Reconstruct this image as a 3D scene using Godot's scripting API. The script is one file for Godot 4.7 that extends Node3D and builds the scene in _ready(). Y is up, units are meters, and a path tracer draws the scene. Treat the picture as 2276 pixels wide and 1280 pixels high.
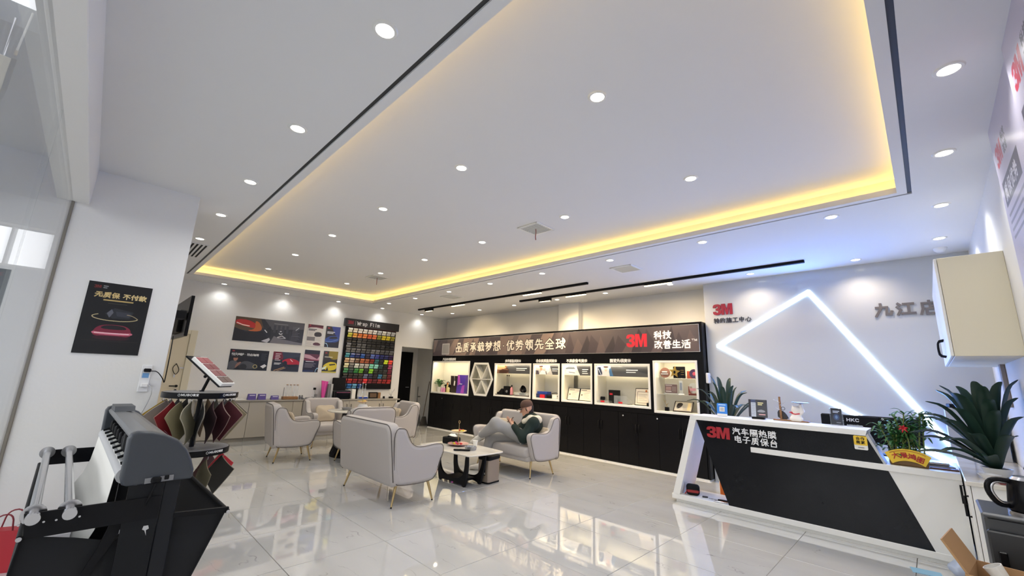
extends Node3D
# A shop interior: lounge, black display wall, reception desk, film board, cutting plotter.

const CEIL := 3.02
var used := {}
var M := {}
var rng := RandomNumberGenerator.new()

class Shape:
	var st := SurfaceTool.new()
	var g := 1
	func _init():
		st.begin(Mesh.PRIMITIVE_TRIANGLES)
		st.set_smooth_group(-1)
	func mesh() -> ArrayMesh:
		st.generate_normals()
		st.index()
		return st.commit()
	func tri(a: Vector3, b: Vector3, c: Vector3):
		st.add_vertex(a)
		st.add_vertex(b)
		st.add_vertex(c)
	func face(p: Array, out: Vector3):
		var n: Vector3 = (p[1] - p[0]).cross(p[2] - p[0])
		var q := p
		if n.dot(out) > 0.0:
			q = p.duplicate()
			q.reverse()
		for i in range(1, q.size() - 1):
			tri(q[0], q[i], q[i + 1])
	func box(c: Vector3, s: Vector3, bv := 0.0, bs := Basis()):
		st.set_smooth_group(-1)
		var h := s / 2.0
		bv = minf(bv, minf(h.x, minf(h.y, h.z)) * 0.98)
		var w := {}
		for sx in [-1, 1]:
			for sy in [-1, 1]:
				for sz in [-1, 1]:
					for a in 3:
						var v := Vector3(sx * (h.x - bv), sy * (h.y - bv), sz * (h.z - bv))
						v[a] = [sx, sy, sz][a] * h[a]
						w[[sx, sy, sz, a]] = c + bs * v
		for a in 3:
			var b := (a + 1) % 3
			var d := (a + 2) % 3
			for s1 in [-1, 1]:
				var q := []
				for k in [[-1, -1], [1, -1], [1, 1], [-1, 1]]:
					var key := [0, 0, 0, a]
					key[a] = s1
					key[b] = k[0]
					key[d] = k[1]
					q.append(w[key])
				var o := Vector3.ZERO
				o[a] = s1
				face(q, bs * o)
				if bv > 0.0:
					for s2 in [-1, 1]:
						var e := []
						for k in [[-1, a], [1, a], [1, b], [-1, b]]:
							var key2 := [0, 0, 0, k[1]]
							key2[a] = s1
							key2[b] = s2
							key2[d] = k[0]
							e.append(w[key2])
						var o2 := Vector3.ZERO
						o2[a] = s1
						o2[b] = s2
						face(e, bs * o2)
		if bv > 0.0:
			for sx in [-1, 1]:
				for sy in [-1, 1]:
					for sz in [-1, 1]:
						face([w[[sx, sy, sz, 0]], w[[sx, sy, sz, 1]], w[[sx, sy, sz, 2]]], bs * Vector3(sx, sy, sz))
		return self
	# box from its two far corners
	func span(a: Vector3, b: Vector3, bv := 0.0):
		return box((a + b) / 2.0, (b - a).abs(), bv)
	func ring_pts(c: Vector3, u: Vector3, v: Vector3, r: float, n: int) -> Array:
		var out := []
		for i in n:
			var t := TAU * i / n
			out.append(c + (u * cos(t) + v * sin(t)) * r)
		return out
	func skin(loops: Array, closed := true, cap0 := true, cap1 := true):
		# loops of equal size joined by quads; smooth along the length
		g += 1
		st.set_smooth_group(g)
		var n: int = loops[0].size()
		var mid := Vector3.ZERO
		for k in loops.size() - 1:
			var la: Array = loops[k]
			var lb: Array = loops[k + 1]
			for i in (n if closed else n - 1):
				var j := (i + 1) % n
				tri(la[i], lb[j], la[j])
				tri(la[i], lb[i], lb[j])
		st.set_smooth_group(-1)
		for e in [[loops[0], loops[min(1, loops.size() - 1)], cap0], [loops[-1], loops[max(0, loops.size() - 2)], cap1]]:
			if e[2]:
				var ca := Vector3.ZERO
				var cb := Vector3.ZERO
				for i in n:
					ca += e[0][i] / n
					cb += e[1][i] / n
				face(e[0], ca - cb)
		return self
	func tube(pts: Array, r, n := 8, caps := true):
		var loops := []
		var up := Vector3.UP
		var last := pts.size() - 1
		for i in pts.size():
			var d: Vector3 = (pts[min(i + 1, last)] - pts[max(i - 1, 0)]).normalized()
			if absf(d.dot(up)) > 0.97:
				up = Vector3.RIGHT if absf(d.x) < 0.9 else Vector3.FORWARD
			var u := up.cross(d).normalized()
			var v := d.cross(u).normalized()
			up = v
			var rr: float = r[i] if r is Array else r
			loops.append(ring_pts(pts[i], u, v, maxf(rr, 0.0004), n))
		return skin(loops, true, caps, caps)
	func bar(a: Vector3, b: Vector3, r0: float, r1 := -1.0, n := 10):
		return tube([a, b], [r0, r0 if r1 < 0.0 else r1], n)
	# profile of (radius, height); sharp corners stay sharp
	func lathe(prof: Array, n := 20, xf := Transform3D()):
		var k := 0
		while k < prof.size() - 1:
			var loops := [_lring(prof[k], n, xf)]
			while k < prof.size() - 1:
				k += 1
				loops.append(_lring(prof[k], n, xf))
				if k < prof.size() - 1:
					var a: Vector2 = (prof[k] - prof[k - 1]).normalized()
					var b: Vector2 = (prof[k + 1] - prof[k]).normalized()
					if a.dot(b) < 0.75:
						break
			skin(loops, true, false, false)
		return self
	func _lring(p: Vector2, n: int, xf: Transform3D) -> Array:
		var out := []
		for i in n:
			var t := -TAU * i / n
			out.append(xf * Vector3(cos(t) * maxf(p.x, 0.0001), p.y, sin(t) * maxf(p.x, 0.0001)))
		return out
	func ball(c: Vector3, r: Vector3, n := 14, m := 9, bs := Basis()):
		var loops := []
		for k in m + 1:
			var ph := -PI / 2 + PI * k / m
			var l := []
			for i in n:
				var t := -TAU * i / n
				var rr := maxf(cos(ph), 0.004)
				l.append(c + bs * Vector3(cos(t) * rr * r.x, sin(ph) * r.y, sin(t) * rr * r.z))
			loops.append(l)
		return skin(loops, true, false, false)
	# polygon in x,y pushed from z0 to z1
	func prism(poly: PackedVector2Array, z0: float, z1: float, xf := Transform3D(), smooth_sides := false):
		var p := poly
		if not Geometry2D.is_polygon_clockwise(p):
			p = p.duplicate()
			p.reverse()
		var t := Geometry2D.triangulate_polygon(p)
		st.set_smooth_group(-1)
		for e in [[z0, -1.0], [z1, 1.0]]:
			for i in range(0, t.size(), 3):
				var q := []
				for j in 3:
					q.append(xf * Vector3(p[t[i + j]].x, p[t[i + j]].y, e[0]))
				face(q, xf.basis * Vector3(0, 0, e[1]))
		if smooth_sides:
			g += 1
			st.set_smooth_group(g)
		var n := p.size()
		var lo := minf(z0, z1)
		var hi := maxf(z0, z1)
		for i in n:
			var a := p[i]
			var b := p[(i + 1) % n]
			var d := b - a
			face([xf * Vector3(a.x, a.y, lo), xf * Vector3(b.x, b.y, lo), xf * Vector3(b.x, b.y, hi), xf * Vector3(a.x, a.y, hi)], xf.basis * Vector3(-d.y, d.x, 0))
		st.set_smooth_group(-1)
		return self
	# soft slab: outline in x,y, rounded rim, domed faces
	func puff(poly: PackedVector2Array, depth: float, rim: float, xf := Transform3D(), dome := 0.0):
		var p := poly
		if Geometry2D.is_polygon_clockwise(p):
			p = p.duplicate()
			p.reverse()
		var n := p.size()
		var nrm := []
		var mid := Vector2.ZERO
		for i in n:
			var a := (p[i] - p[(i + n - 1) % n]).normalized()
			var b := (p[(i + 1) % n] - p[i]).normalized()
			var t := (a + b).normalized()
			nrm.append(Vector2(t.y, -t.x))
			mid += p[i] / n
		rim = minf(rim, depth / 2.0)
		var steps := []
		var h := depth / 2.0
		var inner := PackedVector2Array()
		for i in n:
			inner.append(p[i] - nrm[i] * rim)
		var caps := PackedInt32Array()
		if dome == 0.0:
			caps = Geometry2D.triangulate_polygon(inner)
		if caps.size():
			for e in [-1.0, 1.0]:
				for i in range(0, caps.size(), 3):
					face([xf * Vector3(inner[caps[i]].x, inner[caps[i]].y, e * h), xf * Vector3(inner[caps[i + 1]].x, inner[caps[i + 1]].y, e * h), xf * Vector3(inner[caps[i + 2]].x, inner[caps[i + 2]].y, e * h)], xf.basis * Vector3(0, 0, e))
		for s in ([] if caps.size() else [0.0, 0.35, 0.7]):
			steps.append([0.0, s, -h - dome * (1.0 - s * s)])
		for k in 5:
			var a := PI / 2 * k / 4.0
			steps.append([rim * (1.0 - sin(a)), 1.0, -h + rim * (1.0 - cos(a))])
		for k in 5:
			var a := PI / 2 * (1.0 - k / 4.0)
			steps.append([rim * (1.0 - sin(a)), 1.0, h - rim * (1.0 - cos(a))])
		for s in ([] if caps.size() else [0.7, 0.35, 0.0]):
			steps.append([0.0, s, h + dome * (1.0 - s * s)])
		var loops := []
		for e in steps:
			var l := []
			for i in n:
				var q: Vector2 = p[i] - nrm[i] * (e[0] if e[1] == 1.0 else rim)
				q = mid + (q - mid) * maxf(e[1], 0.004)
				l.append(xf * Vector3(q.x, q.y, e[2]))
			loops.append(l)
		return skin(loops, true, false, false)
	# a sheet of thickness t through rows of points, smooth
	func sheet(rows: Array, t: float):
		var n: int = rows.size()
		var m: int = rows[0].size()
		var nr := []
		for i in n:
			var l := []
			for j in m:
				var du: Vector3 = rows[min(i + 1, n - 1)][j] - rows[max(i - 1, 0)][j]
				var dv: Vector3 = rows[i][min(j + 1, m - 1)] - rows[i][max(j - 1, 0)]
				l.append(du.cross(dv).normalized() * t / 2.0)
			nr.append(l)
		for s in [1.0, -1.0]:
			g += 1
			st.set_smooth_group(g)
			for i in n - 1:
				for j in m - 1:
					var a: Vector3 = rows[i][j] + nr[i][j] * s
					var b: Vector3 = rows[i + 1][j] + nr[i + 1][j] * s
					var c: Vector3 = rows[i + 1][j + 1] + nr[i + 1][j + 1] * s
					var d: Vector3 = rows[i][j + 1] + nr[i][j + 1] * s
					if s < 0.0:
						tri(a, b, c)
						tri(a, c, d)
					else:
						tri(a, c, b)
						tri(a, d, c)
		st.set_smooth_group(-1)
		var rim := []
		for j in m:
			rim.append([0, j])
		for i in range(1, n):
			rim.append([i, m - 1])
		for j in range(m - 2, -1, -1):
			rim.append([n - 1, j])
		for i in range(n - 2, 0, -1):
			rim.append([i, 0])
		var mid: Vector3 = (rows[0][0] + rows[n - 1][m - 1] + rows[0][m - 1] + rows[n - 1][0]) / 4.0
		for k in rim.size():
			var p: Array = rim[k]
			var q: Array = rim[(k + 1) % rim.size()]
			var a: Vector3 = rows[p[0]][p[1]]
			var b: Vector3 = rows[q[0]][q[1]]
			face([a + nr[p[0]][p[1]], b + nr[q[0]][q[1]], b - nr[q[0]][q[1]], a - nr[p[0]][p[1]]], (a + b) / 2.0 - mid)
		return self
	# a blade that follows pts; w = half widths, side = across, fold = keel depth
	func blade(pts: Array, w: Array, side: Vector3, fold := 0.0):
		g += 1
		st.set_smooth_group(g)
		var rows := []
		for i in pts.size():
			var d: Vector3 = (pts[min(i + 1, pts.size() - 1)] - pts[max(i - 1, 0)]).normalized()
			var up := side.cross(d).normalized()
			rows.append([pts[i] - side * w[i] + up * fold * w[i], pts[i] - up * fold * w[i] * 0.5, pts[i] + side * w[i] + up * fold * w[i]])
		for i in pts.size() - 1:
			for k in 2:
				tri(rows[i][k], rows[i][k + 1], rows[i + 1][k + 1])
				tri(rows[i][k], rows[i + 1][k + 1], rows[i + 1][k])
		return self

# ---------------------------------------------------------------- nodes
func numbered(n: String) -> String:
	used[n] = used.get(n, -1) + 1
	return n if used[n] == 0 else "%s_%03d" % [n, used[n]]

func tag(o: Node, label: String, category: String, group := ""):
	o.set_meta("label", label)
	o.set_meta("category", category)
	if group:
		o.set_meta("group", group)
	return o

func thing(n: String, label: String, category: String, at := Vector3.ZERO, turn := 0.0, group := "") -> Node3D:
	var o := Node3D.new()
	o.name = numbered(n)
	add_child(o)
	o.position = at
	o.rotation.y = deg_to_rad(turn)
	tag(o, label, category, group)
	return o

func part(parent: Node, n: String, shape, mat: Material, at := Vector3.ZERO, bs := Basis()) -> MeshInstance3D:
	var o := MeshInstance3D.new()
	o.name = n
	o.mesh = shape.mesh() if shape is Shape else shape
	o.material_override = mat
	o.transform = Transform3D(bs, at)
	parent.add_child(o, true)
	return o

func solo(n: String, label: String, category: String, shape, mat: Material, at := Vector3.ZERO, turn := 0.0, group := "") -> MeshInstance3D:
	var o := MeshInstance3D.new()
	o.name = numbered(n)
	o.mesh = shape.mesh() if shape is Shape else shape
	o.material_override = mat
	add_child(o)
	o.position = at
	o.rotation.y = deg_to_rad(turn)
	tag(o, label, category, group)
	return o

func struct(n: String, shape = null, mat: Material = null) -> Node3D:
	var o: Node3D = MeshInstance3D.new() if shape else Node3D.new()
	o.name = n
	if shape:
		o.mesh = shape.mesh() if shape is Shape else shape
		o.material_override = mat
	add_child(o)
	o.set_meta("kind", "structure")
	return o

func copy(o: Node3D, label: String, at: Vector3, turn: float) -> Node3D:
	var c: Node3D = o.duplicate()
	c.name = numbered(String(o.name))
	add_child(c)
	c.position = at
	c.rotation.y = deg_to_rad(turn)
	c.set_meta("label", label)
	return c

func S() -> Shape:
	return Shape.new()

func V(x: float, y: float, z: float) -> Vector3:
	return Vector3(x, y, z)

func mat(c: Color, rough := 0.6, metal := 0.0, spec := 0.5) -> StandardMaterial3D:
	var m := StandardMaterial3D.new()
	m.albedo_color = c
	m.roughness = rough
	m.metallic = metal
	m.metallic_specular = spec
	return m

func c8(r: int, g: int, b: int) -> Color:
	return Color(r / 255.0, g / 255.0, b / 255.0)

func glow(c: Color, e: float) -> StandardMaterial3D:
	var m := mat(c, 0.5)
	m.emission_enabled = true
	m.emission = c
	m.emission_energy_multiplier = e
	return m

func glass(tint: Color, a := 0.08, rough := 0.02) -> StandardMaterial3D:
	var m := mat(Color(tint.r, tint.g, tint.b, a), rough)
	m.transparency = BaseMaterial3D.TRANSPARENCY_ALPHA
	return m

func printed(im: Image, rough := 0.35) -> StandardMaterial3D:
	var m := mat(Color.WHITE, rough)
	m.albedo_texture = ImageTexture.create_from_image(im)
	return m

func noise_tex(freq: float, seed_: int, ramp: Gradient = null, size := 256, normal := false) -> NoiseTexture2D:
	var n := FastNoiseLite.new()
	n.seed = seed_
	n.frequency = freq
	n.fractal_octaves = 4
	var t := NoiseTexture2D.new()
	t.width = size
	t.height = size
	t.seamless = true
	t.noise = n
	t.as_normal_map = normal
	if ramp:
		t.color_ramp = ramp
	return t

func ramp2(a: Color, b: Color) -> Gradient:
	var g := Gradient.new()
	g.set_color(0, a)
	g.set_color(1, b)
	return g

func rounded(w: float, h: float, r: float, n := 5, cx := 0.0, cy := 0.0) -> PackedVector2Array:
	var out := PackedVector2Array()
	for k in 4:
		var c := Vector2([1, -1, -1, 1][k] * (w / 2 - r) + cx, [1, 1, -1, -1][k] * (h / 2 - r) + cy)
		for i in n + 1:
			var t := PI / 2 * (k + float(i) / n)
			out.append(c + Vector2(cos(t), sin(t)) * r)
	return out

func spaced(p: PackedVector2Array, step: float) -> PackedVector2Array:
	var out := PackedVector2Array()
	for i in p.size():
		var a := p[i]
		var b := p[(i + 1) % p.size()]
		var n := maxi(1, int(a.distance_to(b) / step))
		for k in n:
			out.append(a.lerp(b, float(k) / n))
	return out

func pv(a: Array) -> PackedVector2Array:
	var out := PackedVector2Array()
	for i in range(0, a.size(), 2):
		out.append(Vector2(a[i], a[i + 1]))
	return out

func smoothed(p: PackedVector2Array, times := 2) -> PackedVector2Array:
	for k in times:
		var q := PackedVector2Array()
		for i in p.size():
			var a := p[i]
			var b := p[(i + 1) % p.size()]
			q.append(a.lerp(b, 0.25))
			q.append(a.lerp(b, 0.75))
		p = q
	return p

func curve(a: Array, times := 2) -> Array:
	for k in times:
		var q := [a[0]]
		for i in a.size() - 1:
			q.append(a[i].lerp(a[i + 1], 0.25))
			q.append(a[i].lerp(a[i + 1], 0.75))
		q.append(a[-1])
		a = q
	return a

func quad(w: float, h: float) -> QuadMesh:
	var q := QuadMesh.new()
	q.size = Vector2(w, h)
	return q

const FACE_X := Basis(Vector3(0, 0, -1), Vector3(0, 1, 0), Vector3(1, 0, 0))   # local x runs to -z, local z to +x
const FACE_MX := Basis(Vector3(0, 0, 1), Vector3(0, 1, 0), Vector3(-1, 0, 0))
const UPWARD := Basis(Vector3(1, 0, 0), Vector3(0, 0, -1), Vector3(0, 1, 0))   # local z runs up, local y to -z
const DOWNWARD := Basis(Vector3(1, 0, 0), Vector3(0, 0, 1), Vector3(0, -1, 0))

func lamp_area(parent: Node, at: Vector3, towards: Vector3, size: Vector2, c: Color, e: float, along := Vector3.ZERO):
	var l := AreaLight3D.new()
	l.name = "light"
	parent.add_child(l, true)
	var z := -towards.normalized()
	var x := along.normalized() if along != Vector3.ZERO else (Vector3.UP.cross(z) if absf(z.y) < 0.9 else Vector3.RIGHT).normalized()
	var y := z.cross(x).normalized()
	l.transform = Transform3D(Basis(x, y, z), at)
	l.area_size = size
	l.light_color = c
	l.light_energy = e
	l.shadow_enabled = true
	l.area_range = 20.0
	return l

func lamp_spot(parent: Node, at: Vector3, towards: Vector3, angle: float, c: Color, e: float, size := 0.04, soft := 0.6):
	var l := SpotLight3D.new()
	l.name = "light"
	parent.add_child(l, true)
	var z := -towards.normalized()
	var x := (Vector3.UP.cross(z) if absf(z.y) < 0.9 else Vector3.RIGHT).normalized()
	l.transform = Transform3D(Basis(x, z.cross(x).normalized(), z), at)
	l.spot_angle = angle
	l.spot_angle_attenuation = soft
	l.spot_range = 20.0
	l.spot_attenuation = 2.0
	l.light_color = c
	l.light_energy = e
	l.light_size = size
	l.shadow_enabled = true
	return l

# ---------------------------------------------------------------- the scene
func _ready():
	var cam := Camera3D.new()
	cam.name = "camera"
	add_child(cam)
	cam.transform = Transform3D(Basis.from_euler(Vector3(0.214177, 0.787719, 0.037314)), V(0, 1.4, 0))
	cam.fov = rad_to_deg(2.0 * atan(640.0 / 913.18))
	cam.near = 0.05
	cam.current = true
	var env := Environment.new()
	env.background_mode = Environment.BG_SKY
	var sky := ProceduralSkyMaterial.new()
	sky.sky_top_color = c8(218, 221, 226)
	sky.sky_horizon_color = c8(230, 231, 233)
	sky.ground_bottom_color = c8(120, 122, 124)
	sky.ground_horizon_color = c8(190, 194, 198)
	sky.sky_energy_multiplier = 1.8
	env.sky = Sky.new()
	env.sky.sky_material = sky
	env.tonemap_mode = Environment.TONE_MAPPER_LINEAR
	env.tonemap_exposure = 0.97
	env.sdfgi_enabled = true
	env.ssao_enabled = true
	env.ssil_enabled = true
	var we := WorldEnvironment.new()
	we.name = "world"
	we.environment = env
	add_child(we)
	rng.seed = 7
	read_strokes()
	materials()
	shell()
	ceiling()
	downlights()
	track_lights()
	light_wall()
	display_wall()
	niche_things()
	film_wall()
	side_counter()
	lounge()
	person()
	reception()
	right_side()
	plotter()
	mat_stand()
	print("built")

func materials():
	M.wall = mat(c8(232, 231, 228), 0.85)
	M.wall.heightmap_enabled = true
	M.wall.heightmap_texture = noise_tex(0.09, 3)
	M.wall.heightmap_scale = 0.05
	M.wall.uv1_triplanar = true
	M.wall.uv1_world_triplanar = true
	M.wall.uv1_scale = V(1.3, 1.3, 1.3)
	M.ceil = mat(c8(226, 226, 226), 0.95)
	M.gloss_wall = mat(c8(198, 201, 204), 0.12)
	M.black = mat(c8(15, 15, 18), 0.26, 0.0, 0.3)
	M.black_matt = mat(c8(18, 18, 20), 0.6, 0.0, 0.3)
	M.black_front = mat(c8(12, 13, 17), 0.3, 0.0, 0.32)
	M.black_front.roughness_texture = noise_tex(0.012, 9, ramp2(Color(0.55, 0.55, 0.55), Color(1, 1, 1)))
	M.black_front.uv1_triplanar = true
	M.black_front.uv1_scale = V(0.7, 0.7, 0.7)
	M.dark_trim = mat(c8(52, 52, 54), 0.5)
	M.white = mat(c8(232, 231, 226), 0.4)
	M.white_plastic = mat(c8(235, 235, 235), 0.35)
	M.cream = mat(c8(222, 214, 190), 0.5)
	M.cream_wall = mat(c8(226, 214, 186), 0.6)
	M.taupe = mat(c8(170, 164, 153), 0.45)
	M.taupe_top = mat(c8(150, 145, 136), 0.35)
	M.grout = mat(c8(120, 116, 108), 0.9)
	M.steel = mat(c8(205, 205, 208), 0.22, 1.0)
	M.brass = mat(c8(196, 172, 124), 0.3, 1.0)
	M.gold = mat(c8(212, 176, 92), 0.3, 1.0)
	M.sofa = mat(c8(178, 172, 168), 0.55)
	M.sofa.heightmap_enabled = true
	M.sofa.heightmap_texture = noise_tex(0.25, 5)
	M.sofa.heightmap_scale = 0.03
	M.sofa.uv1_triplanar = true
	M.sofa.uv1_scale = V(3, 3, 3)
	M.piping = mat(c8(82, 76, 72), 0.6)
	M.cushion = mat(c8(184, 170, 148), 0.7)
	M.red = mat(c8(205, 34, 48), 0.4)
	M.dark_red = mat(c8(150, 24, 52), 0.45)
	M.blue = mat(c8(40, 70, 160), 0.4)
	M.purple = mat(c8(70, 50, 140), 0.35)
	M.pink = mat(c8(222, 70, 160), 0.4)
	M.yellow = mat(c8(236, 196, 50), 0.45)
	M.orange = mat(c8(236, 120, 34), 0.5)
	M.wood = mat(c8(178, 132, 84), 0.5)
	M.wood.albedo_texture = noise_tex(0.02, 12, ramp2(c8(170, 160, 150), c8(255, 255, 255)))
	M.wood.uv1_triplanar = true
	M.wood.uv1_scale = V(2, 14, 2)
	M.brown = mat(c8(88, 52, 36), 0.5)
	M.green = mat(c8(38, 78, 40), 0.45)
	M.agave = mat(c8(34, 58, 46), 0.42)
	M.agave.backlight_enabled = true
	M.agave.backlight = c8(14, 24, 12)
	M.leaf = mat(c8(50, 100, 48), 0.45)
	M.leaf.backlight_enabled = true
	M.leaf.backlight = c8(26, 44, 16)
	M.stem = mat(c8(126, 140, 70), 0.5)
	M.pot = mat(c8(226, 224, 218), 0.4)
	M.soil = mat(c8(60, 46, 36), 0.95)
	M.glass = glass(c8(210, 225, 222), 0.06)
	M.clear = glass(c8(230, 238, 240), 0.18)
	M.pane = glass(c8(150, 165, 170), 0.12)
	M.paper = mat(c8(236, 234, 226), 0.7)
	M.card = mat(c8(176, 138, 96), 0.85)
	M.grey = mat(c8(128, 128, 130), 0.5)
	M.light_grey = mat(c8(190, 190, 190), 0.5)
	M.slab = mat(c8(228, 224, 214), 0.12)
	M.slab.albedo_texture = noise_tex(0.01, 21, ramp2(c8(225, 222, 216), c8(255, 255, 255)))
	M.slab.uv1_triplanar = true
	M.lamp = glow(c8(255, 250, 238), 9.0)
	M.warm_lamp = glow(c8(255, 236, 190), 4.0)
	M.cove = glow(c8(255, 214, 120), 2.5)
	M.led = glow(c8(214, 238, 255), 6.0)
	M.niche_led = glow(c8(255, 240, 200), 5.0)

func marble(k: int) -> StandardMaterial3D:
	var n := FastNoiseLite.new()
	n.seed = 40 + k
	n.frequency = 0.0045
	n.fractal_octaves = 3
	n.fractal_gain = 0.35
	var n2 := FastNoiseLite.new()
	n2.seed = 80 + k
	n2.frequency = 0.011
	n2.fractal_octaves = 3
	var sz := 400
	var im := Image.create(sz, sz, false, Image.FORMAT_RGB8)
	for y in sz:
		for x in sz:
			var warp := n2.get_noise_2d(x, y * 1.6) * 46.0
			var a := n.get_noise_2d(x * 0.45 + warp * 0.5, y * 1.15 + warp * 0.25)
			var v := pow(maxf(0.0, 1.0 - absf(a) * 34.0), 1.5) * clampf(n2.get_noise_2d(x * 0.4 + 900, y * 0.6) * 2.6 - 0.2, 0.0, 1.0)
			var cloud := clampf(n.get_noise_2d(x * 0.5 + 300, y * 1.4) * 0.5 + 0.5, 0.0, 1.0)
			var b := 0.80 + 0.05 * (cloud - 0.5) - 0.2 * v
			im.set_pixel(x, y, Color(b, b * 0.998, b * 0.985))
	var m := printed(im, 0.035)
	m.metallic_specular = 0.85
	m.clearcoat_enabled = true
	m.clearcoat = 0.8
	m.clearcoat_roughness = 0.03
	return m

func tile_mesh(w: float) -> ArrayMesh:
	var st := SurfaceTool.new()
	st.begin(Mesh.PRIMITIVE_TRIANGLES)
	st.set_smooth_group(-1)
	var h := w / 2
	var e := h - 0.002
	var rim := [V(-h, -0.006, -h), V(h, -0.006, -h), V(h, -0.006, h), V(-h, -0.006, h)]
	var top := [V(-e, 0, -e), V(e, 0, -e), V(e, 0, e), V(-e, 0, e)]
	var q := []
	q.append(top)
	for i in 4:
		q.append([rim[i], rim[(i + 1) % 4], top[(i + 1) % 4], top[i]])
	for f in q:
		for i in [0, 1, 2, 0, 2, 3]:
			st.set_uv(Vector2(f[i].x / w + 0.5, f[i].z / w + 0.5))
			st.add_vertex(f[i])
	st.generate_normals()
	st.index()
	return st.commit()

func shell():
	# floor of polished stone tiles, joints recessed
	var fl := struct("floor")
	part(fl, "joint_bed", S().span(V(-11.4, -0.12, -7.6), V(0.75, -0.004, 0.42)), M.grout)
	var tm := tile_mesh(0.797)
	var ms := [marble(0), marble(1), marble(2), marble(3)]
	for i in range(-14, 5):
		for k in range(-7, 4):
			var x := -2.66 + 0.8 * i + 0.4
			var z := -2.03 + 0.8 * k - 0.4
			if x < -10.4 or x > 0.95 or z > 0.0 + 0.4 or z < -7.7:
				continue
			var tl := part(fl, "tile", tm, ms[rng.randi() % 4], V(x, 0, z))
			tl.rotation.y = PI * (rng.randi() % 2)
	# wall with the film board (far left), pierced by an opening to a corridor
	var wb := S()
	wb.span(V(-10.1, -0.05, 0.7), V(-9.95, 3.5, -5.82))
	wb.span(V(-10.1, 2.105, -5.82), V(-9.95, 3.5, -7.4))
	struct("wall_back", wb, M.wall)
	var co := S()
	co.span(V(-11.5, -0.05, -5.2), V(-11.2, 3.0, -7.6))
	co.span(V(-11.5, -0.05, -7.12), V(-9.95, 3.0, -7.6))
	co.span(V(-11.5, -0.05, -5.2), V(-10.1, 3.0, -5.4))
	co.span(V(-11.5, 2.6, -5.2), V(-10.1, 3.0, -7.6))
	struct("wall_corridor", co, M.wall)
	struct("floor_corridor", S().span(V(-11.5, -0.1, -5.2), V(-10.05, -0.002, -7.6)), mat(c8(206, 205, 202), 0.08))
	var d2 := struct("door_2")
	part(d2, "door_leaf", S().span(V(-11.2, 0, -6.0), V(-11.16, 2.04, -6.94), 0.004), M.black)
	part(d2, "door_handle", S().bar(V(-11.13, 1.0, -6.86), V(-11.13, 1.0, -6.74), 0.01), M.steel)
	# cream door beside it, near the pillar
	var d1 := struct("door_1")
	part(d1, "door_leaf", S().span(V(-9.95, 0, -0.42), V(-9.91, 1.98, -1.25), 0.004), M.cream_wall)
	var fr := S()
	fr.span(V(-9.95, 0, -1.25), V(-9.885, 2.06, -1.36), 0.006)
	fr.span(V(-9.95, 1.98, -0.32), V(-9.885, 2.06, -1.25), 0.006)
	fr.span(V(-9.95, 0, -0.32), V(-9.885, 1.98, -0.42), 0.006)
	part(d1, "door_frame", fr, M.cream)
	part(d1, "door_handle", S().bar(V(-9.9, 1.02, -1.19), V(-9.86, 1.02, -1.19), 0.022).box(V(-9.855, 1.02, -1.14), V(0.016, 0.02, 0.12), 0.006), M.black_matt)
	part(d1, "lock", S().bar(V(-9.91, 0.94, -1.19), V(-9.89, 0.94, -1.19), 0.022), M.black_matt)
	# wall behind the black display cabinets, with its column
	struct("wall_right_back", S().span(V(-10.1, -0.05, -7.25), V(-2.2, 3.5, -7.45)), M.wall)
	struct("trim_1", S().span(V(-5.66, 0, -7.12), V(-5.12, 3.3, -7.26), 0.004), M.wall)
	struct("wall_light", S().span(V(-2.46, -0.05, -6.9), V(0.6, 3.2, -7.3), 0.003), M.gloss_wall)
	struct("wall_right", S().span(V(0.51, -0.05, -7.3), V(0.7, 3.5, 0.6)), M.wall)
	# pillar on the left, its skirting, the wall beyond it
	struct("wall_left", S().span(V(-4.88, -0.05, -0.48), V(-5.3, 3.3, 0.37), 0.004), M.wall)
	struct("baseboard_left", S().span(V(-4.868, 0, -0.49), V(-4.9, 0.1, 0.34), 0.003), M.light_grey)
	struct("wall_front", S().span(V(-10.1, -0.05, 0.3), V(-5.2, 3.5, 0.37)), M.wall)
	# beam over the glass front
	struct("trim_2", S().span(V(-4.9, 2.7, 0.24), V(0.6, 3.3, 0.36), 0.004), M.wall)
	var w1 := struct("window_1")
	for k in 3:
		part(w1, "pane", S().span(V(-4.87 + 1.79 * k, 0.02, 0.335), V(-4.87 + 1.79 * k + 1.785, 2.7, 0.347)), M.pane)
	var seal := S()
	seal.span(V(-4.885, 0, 0.325), V(-4.865, 2.7, 0.357), 0.004)
	seal.span(V(-4.87, 0, 0.325), V(0.55, 0.02, 0.357))
	part(w1, "seal", seal, mat(c8(128, 122, 112), 0.8))
	# covered bay outside the glass: floor, grey roof with a skylight, wall with a high window
	struct("floor_outside", S().span(V(-8.4, -0.1, 0.42), V(3.5, -0.01, 9.0)), mat(c8(176, 176, 172), 0.8))
	var co2 := S()
	co2.span(V(-8.4, 3.45, 0.37), V(-3.8, 3.6, 2.2))
	co2.span(V(-2.95, 3.45, 0.37), V(3.5, 3.6, 2.2))
	co2.span(V(-3.8, 3.45, 0.37), V(-2.95, 3.6, 0.6))
	co2.span(V(-3.8, 3.45, 0.95), V(-2.95, 3.6, 2.2))
	struct("ceiling_outside", co2, mat(c8(112, 118, 124), 0.7))
	var wo := S()
	wo.span(V(-8.2, 0, 0.37), V(-8.0, 2.53, 2.6))
	wo.span(V(-8.2, 3.08, 0.37), V(-8.0, 3.6, 2.6))
	wo.span(V(-8.2, 2.53, 1.14), V(-8.0, 3.08, 2.6))
	wo.span(V(-8.2, 2.53, 0.37), V(-8.0, 3.08, 0.63))
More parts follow.
